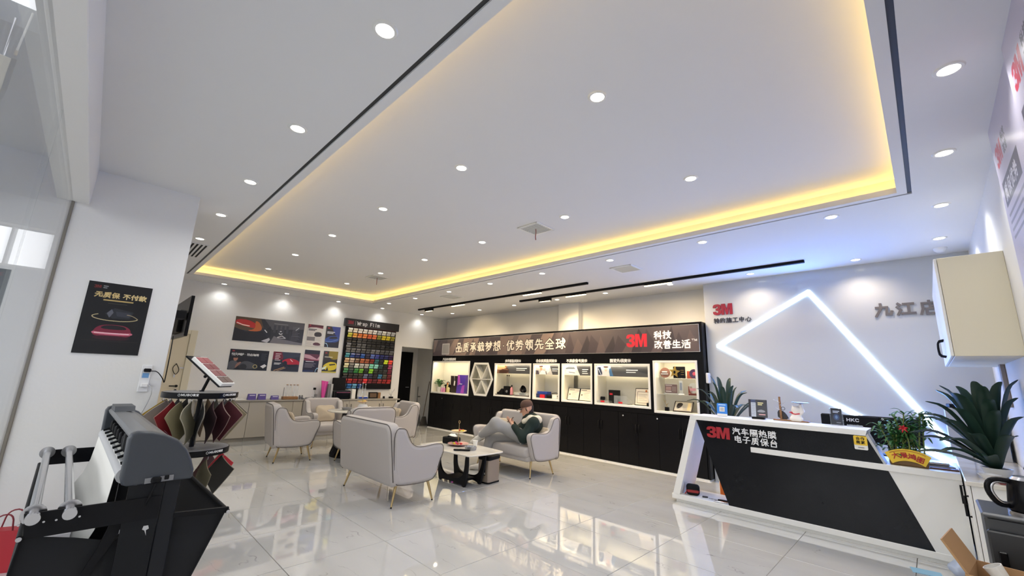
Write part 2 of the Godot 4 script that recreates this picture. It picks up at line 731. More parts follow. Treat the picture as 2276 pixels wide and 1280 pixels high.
	struct("wall_outside", wo, mat(c8(140, 146, 152), 0.8))
	var w2 := struct("window_2")
	part(w2, "mullion", S().span(V(-8.15, 2.53, 0.96), V(-8.05, 3.08, 1.0)), M.light_grey)
	part(w2, "window_frame", S().span(V(-8.15, 2.53, 0.63), V(-8.02, 2.56, 1.14)).span(V(-8.15, 3.05, 0.63), V(-8.02, 3.08, 1.14)), M.light_grey)
	var hl := thing("pendant_rod", "thin white rod hanging outside under the grey roof beyond the glass", "rod", V(-3.53, 0, 0.62))
	part(hl, "rod", S().bar(V(0, 3.14, 0), V(-0.07, 3.46, 0.0), 0.005), M.white)
	part(hl, "tip", S().bar(V(0, 3.12, 0), V(0, 3.15, 0), 0.007), M.brass)
	var sb := thing("sign_box", "small framed box hanging high outside the glass at the left edge", "sign", V(-3.74, 2.98, 0.7), 12.0)
	part(sb, "panel", S().box(V(0, 0, 0), V(0.5, 0.2, 0.06), 0.006), M.cream)
	part(sb, "frame", S().box(V(0, 0.09, -0.035), V(0.5, 0.025, 0.02)).box(V(0, -0.09, -0.035), V(0.5, 0.025, 0.02)).box(V(0.24, 0, -0.035), V(0.025, 0.2, 0.02)).box(V(-0.24, 0, -0.035), V(0.025, 0.2, 0.02)), M.black_matt)
	part(sb, "hanger", S().bar(V(0, 0.1, 0), V(0, 0.48, 0), 0.008), M.steel)

func ceiling():
	var ce := struct("ceiling")
	var x0 := -9.3
	var x1 := 0.095
	var z0 := -0.935
	var z1 := -4.57
	var lo := CEIL
	var t := 0.03
	# lower ceiling round the tray
	var sh := S()
	sh.span(V(-10.1, lo, 0.35), V(0.7, lo + t, z0))
	sh.span(V(-10.1, lo, z1), V(0.7, lo + t, -7.4))
	sh.span(V(-10.1, lo, z0), V(x0, lo + t, z1))
	sh.span(V(x1, lo, z0), V(0.7, lo + t, z1))
	part(ce, "lower_panel", sh, M.ceil)
	# dark recessed gap and the white lip inside it
	var gp := 0.028
	var lw := 0.062
	var gap := S()
	var lip := S()
	for e in [[0.0, gp, gap, lo + 0.012, lo + 0.02], [gp, gp + lw, lip, lo, lo + 0.02], [gp + lw - 0.012, gp + lw, lip, lo + 0.02, lo + 0.05]]:
		var a: float = e[0]
		var b: float = e[1]
		var q: Shape = e[2]
		q.span(V(x0 + a, e[3], z0 - a), V(x1 - a, e[4], z0 - b))
		q.span(V(x0 + a, e[3], z1 + b), V(x1 - a, e[4], z1 + a))
		q.span(V(x0 + a, e[3], z0 - b), V(x0 + b, e[4], z1 + b))
		q.span(V(x1 - b, e[3], z0 - b), V(x1 - a, e[4], z1 + b))
	part(ce, "shadow_gap", gap, M.dark_trim)
	part(ce, "cove_lip", lip, M.ceil)
	# cove walls and the raised tray
	var hi := 3.2
	var o := 0.06
	var cv := S()
	cv.span(V(x0 - o, lo + t, z0 + o), V(x1 + o, hi, z0 + o + 0.05))
	cv.span(V(x0 - o, lo + t, z1 - o), V(x1 + o, hi, z1 - o - 0.05))
	cv.span(V(x0 - o, lo + t, z0 + o), V(x0 - o - 0.05, hi, z1 - o))
	cv.span(V(x1 + o, lo + t, z0 + o), V(x1 + o + 0.05, hi, z1 - o))
	part(ce, "cove_wall", cv, M.ceil)
	part(ce, "upper_panel", S().span(V(-10.1, hi, 0.35), V(0.7, hi + 0.15, -7.45)), M.ceil)
	# warm light strip lying in the cove
	var cl := thing("cove_light", "warm yellow light strip hidden in the ceiling cove around the raised tray", "light")
	var y := lo + 0.045
	var c := c8(255, 212, 118)
	var st := S()
	st.span(V(x0 - 0.02, y - 0.01, z0 + 0.02), V(x1 + 0.02, y, z0 + 0.035))
	st.span(V(x0 - 0.02, y - 0.01, z1 - 0.035), V(x1 + 0.02, y, z1 - 0.02))
	st.span(V(x0 - 0.035, y - 0.01, z0 + 0.02), V(x0 - 0.02, y, z1 - 0.02))
	st.span(V(x1 + 0.02, y - 0.01, z0 + 0.02), V(x1 + 0.035, y, z1 - 0.02))
	part(cl, "strip", st, M.cove)
	var lx := x1 - x0
	var lz := z0 - z1
	var e := 0.12
	lamp_area(cl, V((x0 + x1) / 2, y + 0.012, z0 + 0.027), V(0, 1, -0.3), Vector2(lx, 0.015), c, e * lx, Vector3.RIGHT)
	lamp_area(cl, V((x0 + x1) / 2, y + 0.012, z1 - 0.027), V(0, 1, 0.3), Vector2(lx, 0.015), c, e * lx, Vector3.RIGHT)
	lamp_area(cl, V(x0 - 0.027, y + 0.012, (z0 + z1) / 2), V(0.3, 1, 0), Vector2(lz, 0.015), c, e * lz, Vector3.BACK)
	lamp_area(cl, V(x1 + 0.027, y + 0.012, (z0 + z1) / 2), V(-0.3, 1, 0), Vector2(lz, 0.015), c, e * lz, Vector3.BACK)
	# air grilles
	grille("air_grille", "square white air grille with a red ribbon in the raised ceiling tray", V(-3.2, hi, -3.56), 0.3, true)
	grille("air_grille", "small square air grille with a hanging ribbon at the far end of the ceiling tray", V(-7.35, hi, -3.62), 0.3, true)
	grille("air_grille", "square white ceiling air grille above the black display cabinets", V(-2.95, lo, -5.28), 0.32, false)
	grille("air_grille", "faint flat air grille in the ceiling near the film board corner", V(-6.95, lo, -5.13), 0.32, false)
	var lg := thing("linear_grille", "slatted rectangular air grille in the ceiling beside the white pillar", "vent", V(-7.25, lo, -0.72))
	part(lg, "frame", S().box(V(0, -0.004, 0), V(0.9, 0.008, 0.3), 0.002), M.ceil)
	for k in 6:
		part(lg, "slot", S().box(V(0, -0.009, -0.12 + 0.048 * k), V(0.86, 0.004, 0.022)), M.black_matt)

func grille(n: String, label: String, at: Vector3, w: float, ribbon: bool):
	var g := thing(n, label, "vent", at)
	part(g, "frame", S().box(V(0, -0.006, w / 2), V(w, 0.012, 0.03), 0.003).box(V(0, -0.006, -w / 2), V(w, 0.012, 0.03), 0.003).box(V(w / 2, -0.006, 0), V(0.03, 0.012, w + 0.03), 0.003).box(V(-w / 2, -0.006, 0), V(0.03, 0.012, w + 0.03), 0.003), M.white)
	part(g, "backing", S().box(V(0, -0.001, 0), V(w, 0.002, w)), M.grey)
	for k in 7:
		part(g, "slat", S().box(V(0, -0.007, -w / 2 + w * (k + 1) / 8.0), V(w - 0.03, 0.014, 0.004), 0.0, Basis(Vector3.RIGHT, 0.6)), M.white)
	if ribbon:
		part(g, "ribbon", S().tube(curve([V(0, -0.01, 0), V(0.01, -0.06, 0.005), V(-0.008, -0.1, -0.004), V(0.004, -0.15, 0)]), 0.005, 5), mat(c8(150, 60, 50), 0.7))

const ORD := ["first", "second", "third", "fourth", "fifth", "sixth", "seventh", "eighth", "ninth"]

func downlights():
	var rim = S().lathe([Vector2(0.044, -0.006), Vector2(0.056, -0.006), Vector2(0.062, 0.0)], 24).lathe([Vector2(0.044, 0.004), Vector2(0.044, -0.006)], 24).mesh()
	var lens = S().lathe([Vector2(0.0001, -0.003), Vector2(0.044, -0.003)], 24).mesh()
	var warm := c8(252, 252, 250)
	var rows := [
		[[-1.66, -2.87, -4.08, -5.27, -6.52], [-0.72], CEIL, "row by the pillar, counted from the camera", 1.0, 76.0],
		[[-1.3, -2.71, -4.12, -5.52, -6.98, -8.42], [-2.01], 3.2, "tray row nearer the pillar, counted from the camera", 1.0, 76.0],
		[[-1.29, -2.7, -4.12, -5.52, -6.97, -8.42], [-3.49], 3.2, "tray row nearer the display wall, from the camera", 1.0, 76.0],
		[[-0.47, -1.67, -2.9, -4.12, -5.34, -6.55, -7.78, -8.92], [-4.76], CEIL, "row just outside the tray, from the reception end", 1.0, 76.0],
		[[-0.47, -1.67, -2.88, -4.13, -5.29, -6.54, -7.75, -8.86], [-6.6], CEIL, "row above the display wall, from the reception end", 1.25, 70.0],
		[[-9.78], [-1.61, -2.77, -3.91, -5.05, -6.24], CEIL, "row along the poster wall, from the pillar", 0.38, 64.0],
		[[0.27], [-2.82, -3.88, -5.02, -6.14], CEIL, "row along the right wall, from the camera", 0.8, 66.0],
	]
	for r in rows:
		var k := 0
		for x in r[0]:
			for z in r[1]:
				var o := thing("downlight", "round downlight, %s in the %s" % [ORD[k], r[3]], "downlight", V(x, r[2], z), 0.0, "recessed downlights")
				part(o, "trim_ring", rim, M.white)
				part(o, "lens", lens, M.lamp)
				lamp_spot(o, V(0, -0.012, 0), Vector3.DOWN, r[5], c8(255, 234, 204) if r[4] > 1.0 else warm, 0.7 * r[4], 0.044, 0.8)
				k += 1

func track_lights():
	var c := c8(255, 226, 178)
	for e in [[V(-9.05, CEIL, -5.67), V(-3.89, CEIL, -5.67), [-7.42, -5.15], -8.58, "long black ceiling track with two glowing bars, nearer the tray"], [V(-6.02, CEIL, -6.25), V(-0.95, CEIL, -6.25), [-4.56, -2.93], -5.32, "long black ceiling track with two glowing bars, above the display wall"]]:
		var a: Vector3 = e[0]
		var b: Vector3 = e[1]
		var o := thing("track_light", e[4], "track light", a)
		var l := b.x - a.x
		part(o, "rail", S().box(V(l / 2, -0.018, 0), V(l, 0.036, 0.05), 0.003), M.black_matt)
		var hx: float = e[3] - a.x
		part(o, "spot_head", S().box(V(hx, -0.06, 0), V(0.3, 0.06, 0.07), 0.006), M.black_matt)
		part(o, "spot_lens", S().box(V(hx, -0.091, -0.005), V(0.26, 0.004, 0.04)), M.warm_lamp)
		lamp_spot(o, V(hx, -0.1, -0.01), V(0.25, -0.75, -1.09 - (0.5 if a.x > -7.0 else 1.1) + 0.55), 34.0, c, 1.6, 0.04, 0.8)
		lamp_spot(o, V(hx + 0.1, -0.1, 0.0), V(0.3 if a.x > -7.0 else 0.05, -1.0, 0.05), 40.0, c, 2.2, 0.04, 0.8)
		for x in e[2]:
			part(o, "light_housing", S().box(V(x - a.x, -0.045, 0), V(0.46, 0.02, 0.036), 0.002), M.black_matt)
			part(o, "light_bar", S().box(V(x - a.x, -0.062, 0), V(0.46, 0.016, 0.034), 0.003), M.warm_lamp)
			lamp_area(o, V(x - a.x, -0.075, 0), V(0, -1, 0.0), Vector2(0.46, 0.034), c, 2.2, Vector3.RIGHT)

func light_wall():
	var z := -6.9
	var v := [V(-2.28, 2.0, z), V(-1.045, 2.72, z), V(0.27, 0.54, z)]
	var o := thing("led_triangle", "large glowing white triangle of light bars on the glossy wall behind reception", "light")
	var c := c8(70, 140, 255)
	for k in 3:
		var a: Vector3 = v[k]
		var b: Vector3 = v[(k + 1) % 3]
		var d := b - a
		var bs := Basis(Vector3.BACK, atan2(d.y, d.x))
		part(o, "light_bar", S().box((a + b) / 2 + V(0, 0, 0.008), V(d.length() + 0.03, 0.058, 0.016), 0.003, bs), M.led)
		lamp_area(o, (a + b) / 2 + V(0, 0, 0.02), V(0, 0, 1), Vector2(d.length(), 0.055), c, 0.95 * d.length(), d)
	var t := thing("wall_lettering", "red trade mark over six small dark characters at the wall's top left", "lettering", V(-2.325, 2.49, z + 0.002))
	raised_mark(t, V(0, 0, 0), Basis(), 0.172, 0.012, M.dark_red)
	raised(t, "特约施工中心", V(0, -0.05, 0), Basis(), 0.083, 0.0085, 0.008, mat(c8(44, 46, 60), 0.5), 1.1)
	var j := thing("wall_lettering", "three large grey characters on the upper right of the glossy wall", "lettering", V(-0.375, 2.48, z + 0.002))
	raised(j, "九江店", V(0, 0, 0), Basis(), 0.165, 0.026, 0.014, mat(c8(112, 106, 104), 0.5), 1.24)

# ---------------------------------------------------------------- black display wall
const Z := -6.76
const NICHES := [
	[-9.813, -8.19, 0.908, 1.766, "产品展示隔热测试", -9.36], [-7.27, -6.104, 0.963, 1.713, "光学膜鉴别演示", -6.92], [-6.05, -5.322, 0.963, 1.714, "非金属膜鉴别演示", -5.97],
	[-5.27, -4.538, 0.965, 1.714, "不屏蔽信号演示", -5.15], [-4.488, -3.37, 0.965, 1.714, "隔紫外线演示", -4.15], [-3.314, -2.57, 0.915, 1.77, "", 0.0],
]

func display_wall():
	var o := thing("display_cabinet", "long black display cabinet wall with lit white niches and a printed banner", "cabinet")
	var b := S()
	# sides, top, plinth back, carcass behind doors
	b.span(V(-9.87, 0.02, Z), V(-9.84, 2.385, -7.25), 0.002)
	b.span(V(-2.5, 0.02, Z), V(-2.47, 2.385, -7.25), 0.002)
	b.span(V(-9.84, 2.352, Z), V(-2.5, 2.385, -7.25), 0.002)
	b.span(V(-9.84, 1.78, Z), V(-2.5, 2.352, Z - 0.02))
	b.span(V(-9.84, 0.88, Z), V(-2.5, 0.9, -7.25))
	b.span(V(-9.84, 0.02, Z - 0.03), V(-2.5, 0.88, -7.25))
	# fields between and around the niches
	var xs := [-9.84]
	for n in NICHES:
		b.span(V(n[0], 0.9, Z), V(n[1], n[2], Z - 0.02))
		b.span(V(n[0], n[3], Z), V(n[1], 1.78, Z - 0.02))
	var gaps := [[-9.84, -9.813], [-6.104, -6.05], [-5.322, -5.27], [-4.538, -4.488], [-3.37, -3.314], [-2.57, -2.5]]
	for g in gaps:
		b.span(V(g[0], 0.9, Z), V(g[1], 1.78, Z - 0.02))
	var hx := [Vector2(-8.01, 1.727), Vector2(-7.5, 1.727), Vector2(-7.31, 1.336), Vector2(-7.52, 0.938), Vector2(-7.96, 0.938), Vector2(-8.162, 1.33)]
	b.prism(PackedVector2Array([Vector2(-8.19, 0.9), Vector2(-7.96, 0.9), hx[4], hx[5], hx[0], Vector2(-8.01, 1.78), Vector2(-8.19, 1.78)]), Z, Z - 0.02)
	b.prism(PackedVector2Array([Vector2(-7.27, 0.9), Vector2(-7.52, 0.9), hx[3], hx[2], hx[1], Vector2(-7.5, 1.78), Vector2(-7.27, 1.78)]), Z, Z - 0.02)
	b.prism(PackedVector2Array([hx[0], hx[1], Vector2(-7.5, 1.78), Vector2(-8.01, 1.78)]), Z, Z - 0.02)
	b.prism(PackedVector2Array([hx[3], hx[4], Vector2(-7.96, 0.9), Vector2(-7.52, 0.9)]), Z, Z - 0.02)
	part(o, "carcass", b, M.black)
	part(o, "plinth_strip", S().span(V(-9.86, 0, Z + 0.004), V(-2.48, 0.02, -7.2)), M.white)
	# niches
	var lining := mat(c8(228, 224, 210), 0.6)
	for n in NICHES:
		var x0: float = n[0]
		var x1: float = n[1]
		var y0: float = n[2]
		var y1: float = n[3]
		var f := S()
		var e := 0.036
		f.span(V(x0, y0, Z - 0.02), V(x0 + e, y1, Z + 0.012), 0.003)
		f.span(V(x1 - e, y0, Z - 0.02), V(x1, y1, Z + 0.012), 0.003)
		f.span(V(x0 + e, y0, Z - 0.02), V(x1 - e, y0 + e, Z + 0.012), 0.003)
		f.span(V(x0 + e, y1 - e, Z - 0.02), V(x1 - e, y1, Z + 0.012), 0.003)
		var nf := part(o, "niche", f, M.white)
		var l := S()
		var zb := -7.12
		l.span(V(x0 + e - 0.02, y0, zb), V(x0 + e, y1, Z - 0.02))
		l.span(V(x1 - e, y0, zb), V(x1 - e + 0.02, y1, Z - 0.02))
		l.span(V(x0, y0 + e - 0.02, zb), V(x1, y0 + e, Z - 0.02))
		l.span(V(x0, y1 - 0.006, zb), V(x1, y1 + 0.002, Z - 0.02))
		l.span(V(x0, y0, zb - 0.02), V(x1, y1, zb))
		part(nf, "lining", l, lining)
		part(nf, "light_strip", S().span(V(x0 + 0.06, y1 - 0.014, Z - 0.022), V(x1 - 0.06, y1 - 0.006, Z - 0.034)), M.niche_led)
		lamp_area(nf, V((x0 + x1) / 2, y1 - 0.017, Z - 0.028), V(0, -1, -0.35), Vector2(x1 - x0 - 0.12, 0.012), c8(255, 240, 206), 0.42 * (x1 - x0), Vector3.RIGHT)
		if n[4] != "":
			var step: float = 0.071
			raised(o, n[4], V(n[5], y1 + 0.088 if x0 > -9.0 else y1 + 0.084, Z + 0.001), Basis(), 0.068, 0.0095, 0.006, M.white_plastic, 1.06)
	# hexagonal niche: frame, three bars, deep lining
	var mid := Vector2(-7.735, 1.333)
	var fs := S()
	for k in 6:
		var p: Vector2 = hx[k]
		var q: Vector2 = hx[(k + 1) % 6]
		fs.prism(PackedVector2Array([p, q, q + (mid - q).normalized() * 0.055, p + (mid - p).normalized() * 0.055]), Z - 0.02, Z + 0.012)
	var hn := part(o, "hexagon_niche", fs, M.white)
	for k in 3:
		var p: Vector2 = hx[k]
		var q: Vector2 = hx[k + 3]
		var d := q - p
		part(hn, "divider", S().box(V((p.x + q.x) / 2, (p.y + q.y) / 2, Z - 0.09), V(d.length() - 0.08, 0.016, 0.17), 0.0, Basis(Vector3.BACK, atan2(d.y, d.x))), M.white)
	var hl := S()
	for k in 6:
		var p: Vector2 = hx[k]
		var q: Vector2 = hx[(k + 1) % 6]
		hl.prism(PackedVector2Array([p, q, q + (mid - q).normalized() * 0.03, p + (mid - p).normalized() * 0.03]), Z - 0.2, Z - 0.02)
	hl.prism(PackedVector2Array(hx), Z - 0.22, Z - 0.2)
	part(hn, "lining", hl, mat(c8(196, 194, 180), 0.7))
	# picture boards in the middle niches
	var kinds := [[1, 0], [2, 1], [3, 2], [4, 3]]
	for kd in kinds:
		var n: Array = NICHES[kd[0]]
		var w: float = n[1] - n[0] - 0.076
		var pb := part(o, "picture_board", S().box(V((n[0] + n[1]) / 2, 1.582, Z - 0.05), V(w, 0.19, 0.012)), M.white)
		part(pb, "print", quad(w, 0.19), printed(niche_print(kd[1], w / 0.19).im, 0.3), V((n[0] + n[1]) / 2, 1.582, Z - 0.0425))
	# glass shelves in the award niche
	for y in [1.478, 1.216]:
		part(o, "glass_shelf", S().span(V(-3.278, y, -7.11), V(-2.606, y + 0.008, Z - 0.03), 0.001), M.clear)
	# doors with paired handles
	var x := -2.507
	var k := 0
	while x > -9.8:
		var xl := maxf(x - 0.3725, -9.838)
		var d := part(o, "door", S().span(V(xl + 0.002, 0.03, Z - 0.028), V(x - 0.002, 0.876, Z - 0.002), 0.002), M.black)
		var hxx := xl + 0.03 if k % 2 == 0 else x - 0.03
		part(d, "handle", S().tube([V(hxx, 0.69, Z), V(hxx, 0.69, Z + 0.024), V(hxx, 0.55, Z + 0.024), V(hxx, 0.55, Z)], 0.006, 6), M.black_matt)
		x -= 0.3725
		k += 1
	for q in [[-9.27, 0.79], [-3.9, 0.82], [-3.27, 0.82]]:
		part(o, "lock", S().lathe([Vector2(0.014, 0), Vector2(0.014, 0.008), Vector2(0.0, 0.012)], 10, Transform3D(Basis(Vector3.RIGHT, PI / 2), V(q[0], q[1], Z))), M.steel)
	# the banner
	var bn := part(o, "banner", S().span(V(-9.838, 1.905, Z - 0.002), V(-2.51, 2.35, Z + 0.012), 0.003), M.steel)
	part(bn, "print", quad(7.31, 0.43), printed(banner_print().im, 0.4), V(-6.174, 2.1275, Z + 0.0135))

func banner_print() -> Pic:
	var p := Pic.new(2048, 124, c8(118, 104, 102))
	var u := 2048.0 / 7.31
	var tones := [c8(104, 92, 92), c8(140, 122, 116), c8(90, 80, 84), c8(164, 142, 132), c8(126, 110, 106), c8(78, 70, 76), c8(150, 130, 122)]
	var r := RandomNumberGenerator.new()
	r.seed = 4
	for k in 26:
		var x := 1450.0 * k / 26 - 40
		p.poly(PackedVector2Array([Vector2(x + r.randf_range(-40, 40), 0), Vector2(x + r.randf_range(60, 190), 0), Vector2(x + r.randf_range(-60, 120), 124), Vector2(x + r.randf_range(-90, 20), 124)]), tones[r.randi() % 7])
	p.poly(PackedVector2Array([Vector2(1290, 0), Vector2(2048, 0), Vector2(2048, 124), Vector2(1200, 124)]), c8(84, 76, 80))
	for k in 14:
		var x := 1300.0 + 52 * k
		p.poly(PackedVector2Array([Vector2(x, 124), Vector2(x + r.randf_range(20, 60), r.randf_range(0, 40)), Vector2(x + r.randf_range(60, 120), 124)]), [c8(70, 62, 68), c8(96, 84, 86), c8(60, 54, 60)][k % 3])
	# plain label where the code stood
	p.rect(116, 30, 92, 86, c8(214, 212, 208))
	p.rect(122, 36, 80, 74, c8(168, 164, 162))
	# the slogan: dark outline under pale strokes
	var s := "品质承载梦想·优势领先全球"
	for k in 2:
		var x := 288.0
		for ch in s:
			var wd := 44.0 if ch == "·" else 82.0
			p.text(G, ch, x + (-20.0 if ch == "·" else 0.0), 30, 70, 15.0 if k == 0 else 8.5, c8(46, 38, 40) if k == 0 else c8(242, 236, 224))
			x += wd
	mark_on(p, 1690, 31, 66, c8(206, 44, 62))
	p.text(G, "科技", 1838, 22, 40, 5.5, Color.WHITE, 1.1)
	p.text(G, "改善生活", 1838, 68, 40, 5.5, Color.WHITE, 1.1)
	p.text(G, "TM", 2016, 66, 11, 1.8, Color.WHITE, 1.2)
	return p

func niche_print(k: int, aspect: float) -> Pic:
	var h := 96
	var w := int(h * aspect)
	var p := Pic.new(w, h, c8(78, 78, 80))
	p.poly(PackedVector2Array([Vector2(w * 0.45, 0), Vector2(w, 0), Vector2(w, h * 0.75), Vector2(w * 0.6, h * 0.25)]), c8(62, 62, 65))
	var e: float = w * [0.36, 0.72, 0.58, 0.33][k]
	if k == 0:
		p.poly(pv([0, 0, e * 0.8, 0, e, h, 0, h]), c8(122, 84, 64))
		p.poly(pv([0, 10, e * 0.6, 6, e * 0.8, 40, e * 0.4, 60, 0, 50]), c8(206, 158, 116))
		p.poly(pv([e * 0.2, 60, e * 0.9, 30, e * 1.05, 70, e * 0.8, 96, e * 0.2, 96]), c8(70, 46, 38))
		p.line(Vector2(e * 0.4, 44), Vector2(e * 0.9, 52), 5, c8(170, 120, 90))
	elif k == 1:
		p.poly(pv([0, 0, e * 0.82, 0, e, h, 0, h]), c8(196, 192, 188))
		p.oval(e * 0.32, 34, 16, 22, c8(214, 156, 124))
		p.poly(pv([e * 0.2, 6, e * 0.42, 2, e * 0.44, 18, e * 0.22, 20]), c8(60, 40, 34))
		p.poly(pv([e * 0.2, 96, e * 0.36, 52, e * 0.55, 60, e * 0.62, 96]), c8(238, 238, 240))
		p.poly(pv([0, 54, e * 0.16, 56, e * 0.22, 96, 0, 96]), c8(72, 62, 78))
		p.poly(pv([e * 0.6, 20, e * 0.74, 10, e * 0.84, 60, e * 0.7, 84, e * 0.58, 60]), c8(222, 224, 226))
		p.line(Vector2(e * 0.62, 66), Vector2(e * 0.64, 96), 8, c8(44, 42, 46))
	elif k == 2:
		p.poly(pv([0, 0, e * 0.75, 0, e, h, 0, h]), c8(222, 220, 216))
		p.poly(pv([e * 0.06, 26, e * 0.3, 6, e * 0.6, 6, e * 0.7, 34, e * 0.1, 36]), c8(110, 116, 124))
		p.oval(e * 0.4, 60, e * 0.34, 20, c8(240, 240, 240))
		p.line(Vector2(e * 0.3, 66), Vector2(e * 0.66, 72), 5, c8(60, 56, 58))
	else:
		p.poly(pv([0, 0, e * 0.8, 0, e, h, 0, h]), c8(206, 204, 204))
		p.poly(pv([0, 16, e * 0.2, 10, e * 0.34, 90, e * 0.05, 84]), c8(48, 54, 80))
		p.line(Vector2(e * 0.06, 30), Vector2(e * 0.24, 86), 7, c8(196, 204, 218))
		p.poly(pv([e * 0.74, 26, e * 0.84, 20, e, 96, e * 0.72, 96]), c8(72, 110, 150))
		p.poly(pv([e * 0.26, 96, e * 0.36, 50, e * 0.72, 50, e * 0.78, 96]), c8(226, 214, 212))
		p.oval(e * 0.54, 30, 17, 22, c8(222, 176, 160))
		p.oval(e * 0.54, 10, 30, 9, c8(58, 44, 42))
	var tx: float = w * [0.58, 0.7, 0.66, 0.58][k]
	var tw: float = w * [0.3, 0.26, 0.22, 0.22][k]
	p.lines(tx, h * 0.36, tw, 2 if k != 2 else 3, h * 0.2, 7, c8(238, 238, 236))
	return p

func niche_things():
	var y1 := 0.945
	var y2 := 1.0
	# first niche
	leafy("potted_plant", "small leafy pot plant at the left end of the first niche", V(-9.66, y1, -6.93), 0.075, 0.13, 26, 0.24)
	var hb := thing("handled_case", "small dark case with an arched handle in the first niche", "case", V(-9.4, y1, -7.02))
	part(hb, "body", S().box(V(0, 0.1, 0), V(0.2, 0.2, 0.1), 0.01), M.black_matt)
	part(hb, "handle", S().tube(curve([V(-0.06, 0.2, 0), V(-0.05, 0.27, 0), V(0.05, 0.27, 0), V(0.06, 0.2, 0)]), 0.009, 6), M.black_matt)
	bottle("pink_bottle", "pink capped bottle at the left in the first niche", V(-9.44, y1, -6.86), 0.036, 0.15, mat(c8(196, 130, 170), 0.3), M.white_plastic)
	bottle("pink_bottle", "pink capped bottle beside the yellow bottles in the first niche", V(-9.36, y1, -6.87), 0.034, 0.15, mat(c8(190, 120, 160), 0.3), M.white_plastic)
	bottle("yellow_bottle", "tall pale yellow bottle in the first niche", V(-9.26, y1, -6.9), 0.032, 0.25, mat(c8(206, 186, 120), 0.3), M.orange)
	bottle("yellow_bottle", "short pale yellow bottle next to the black gift bag", V(-9.18, y1, -6.88), 0.034, 0.17, mat(c8(216, 204, 150), 0.3), M.black_matt)
	var bag := thing("gift_bag", "tall black gift bag with a white tag in the first niche", "bag", V(-8.97, y1, -6.95), -4.0)
	part(bag, "body", S().prism(pv([-0.14, 0, 0.13, 0, 0.17, 0.44, -0.17, 0.44]), -0.06, 0.06), mat(c8(40, 28, 26), 0.5))
	part(bag, "tag", S().box(V(0.03, 0.25, 0.064), V(0.055, 0.12, 0.004), 0.0, Basis(Vector3.BACK, -0.15)), M.paper)
	part(bag, "cord", S().tube(curve([V(0.0, 0.44, 0.062), V(0.03, 0.36, 0.068), V(0.03, 0.31, 0.066)]), 0.004, 5), M.light_grey)
	var pbx := thing("purple_box", "purple printed box leaning at the right of the first niche", "box", V(-8.66, y1, -6.92), 6.0)
	part(pbx, "carton", S().prism(pv([-0.16, 0, 0.13, 0, 0.17, 0.47, -0.13, 0.47]), -0.05, 0.05), mat(c8(88, 62, 170), 0.35))
	part(pbx, "stripe", S().prism(pv([-0.11, 0.2, -0.02, 0.24, -0.06, 0.46, -0.12, 0.46]), 0.05, 0.053), mat(c8(196, 90, 190), 0.35))
	part(pbx, "stripe", S().prism(pv([0.0, 0.01, 0.12, 0.01, 0.14, 0.22, 0.05, 0.2]), 0.05, 0.053), mat(c8(170, 80, 190), 0.35))
	part(pbx, "logo", S().box(V(0.0, 0.24, 0.052), V(0.09, 0.016, 0.004)), M.white_plastic)
	# second niche
	var kit := thing("test_instrument", "black test instrument with two thin probes in the second niche", "instrument", V(-6.98, y2, -6.93), 8.0)
	part(kit, "body", S().box(V(0, 0.1, 0), V(0.17, 0.2, 0.12), 0.012), M.black_matt)
	part(kit, "side_unit", S().prism(pv([-0.3, 0, -0.09, 0, -0.09, 0.12, -0.14, 0.14, -0.22, 0.06, -0.3, 0.05]), -0.06, 0.06), M.black_matt)
	part(kit, "dial", S().lathe([Vector2(0.03, 0), Vector2(0.026, 0.012), Vector2(0, 0.012)], 12, Transform3D(Basis(Vector3.RIGHT, PI / 2), V(0.02, 0.08, 0.06))), M.grey)
	for s in [-0.025, 0.025]:
		part(kit, "probe", S().bar(V(s * 0.6, 0.2, 0), V(s, 0.43, 0), 0.004).bar(V(s, 0.42, 0), V(s * 1.05, 0.46, 0), 0.012), M.black_matt)
	solo("rubber_pad", "black corrugated pad under the instrument in the second niche", "pad", S().box(V(0, 0.008, 0), V(0.5, 0.016, 0.16), 0.004), M.black_matt, V(-7.0, y2 - 0.002, -6.86))
	bottle("spray_bottle", "pink spray bottle in the second niche", V(-6.8, y2, -6.88), 0.034, 0.23, mat(c8(224, 150, 160), 0.25), M.black_matt)
	var hl := thing("heat_lamp", "black round heat lamp on a short stand in the second niche", "lamp", V(-6.5, y2, -6.93))
	part(hl, "base", S().box(V(0, 0.035, 0), V(0.12, 0.07, 0.1), 0.008), M.black_matt)
	part(hl, "arm", S().bar(V(0, 0.06, 0), V(0.0, 0.14, 0), 0.012), M.steel)
	part(hl, "shade", S().lathe([Vector2(0.02, -0.09), Vector2(0.05, -0.06), Vector2(0.085, 0.02), Vector2(0.08, 0.02), Vector2(0.04, -0.05), Vector2(0.0, -0.06)], 18, Transform3D(Basis(Vector3.BACK, -1.2), V(0.03, 0.15, 0.02))), M.black)
	var tr := thing("acrylic_tray", "low clear acrylic tray at the right of the second niche", "tray", V(-6.42, y2, -6.85))
	part(tr, "base", S().box(V(0, 0.012, 0), V(0.42, 0.024, 0.12), 0.003), mat(c8(96, 88, 88), 0.2))
	part(tr, "rim", S().box(V(0, 0.05, -0.058), V(0.42, 0.06, 0.004)).box(V(0, 0.05, 0.058), V(0.42, 0.06, 0.004)), M.clear)
	bottle("slim_bottle", "slim grey bottle at the right edge of the second niche", V(-6.2, y2, -6.88), 0.02, 0.2, M.grey, M.black_matt)
	# third niche
	solo("blue_box", "blue box on top of another in the third niche", "box", S().box(V(0, 0.025, 0), V(0.26, 0.05, 0.16), 0.004), M.blue, V(-5.86, y2 + 0.082, -6.92), 6.0)
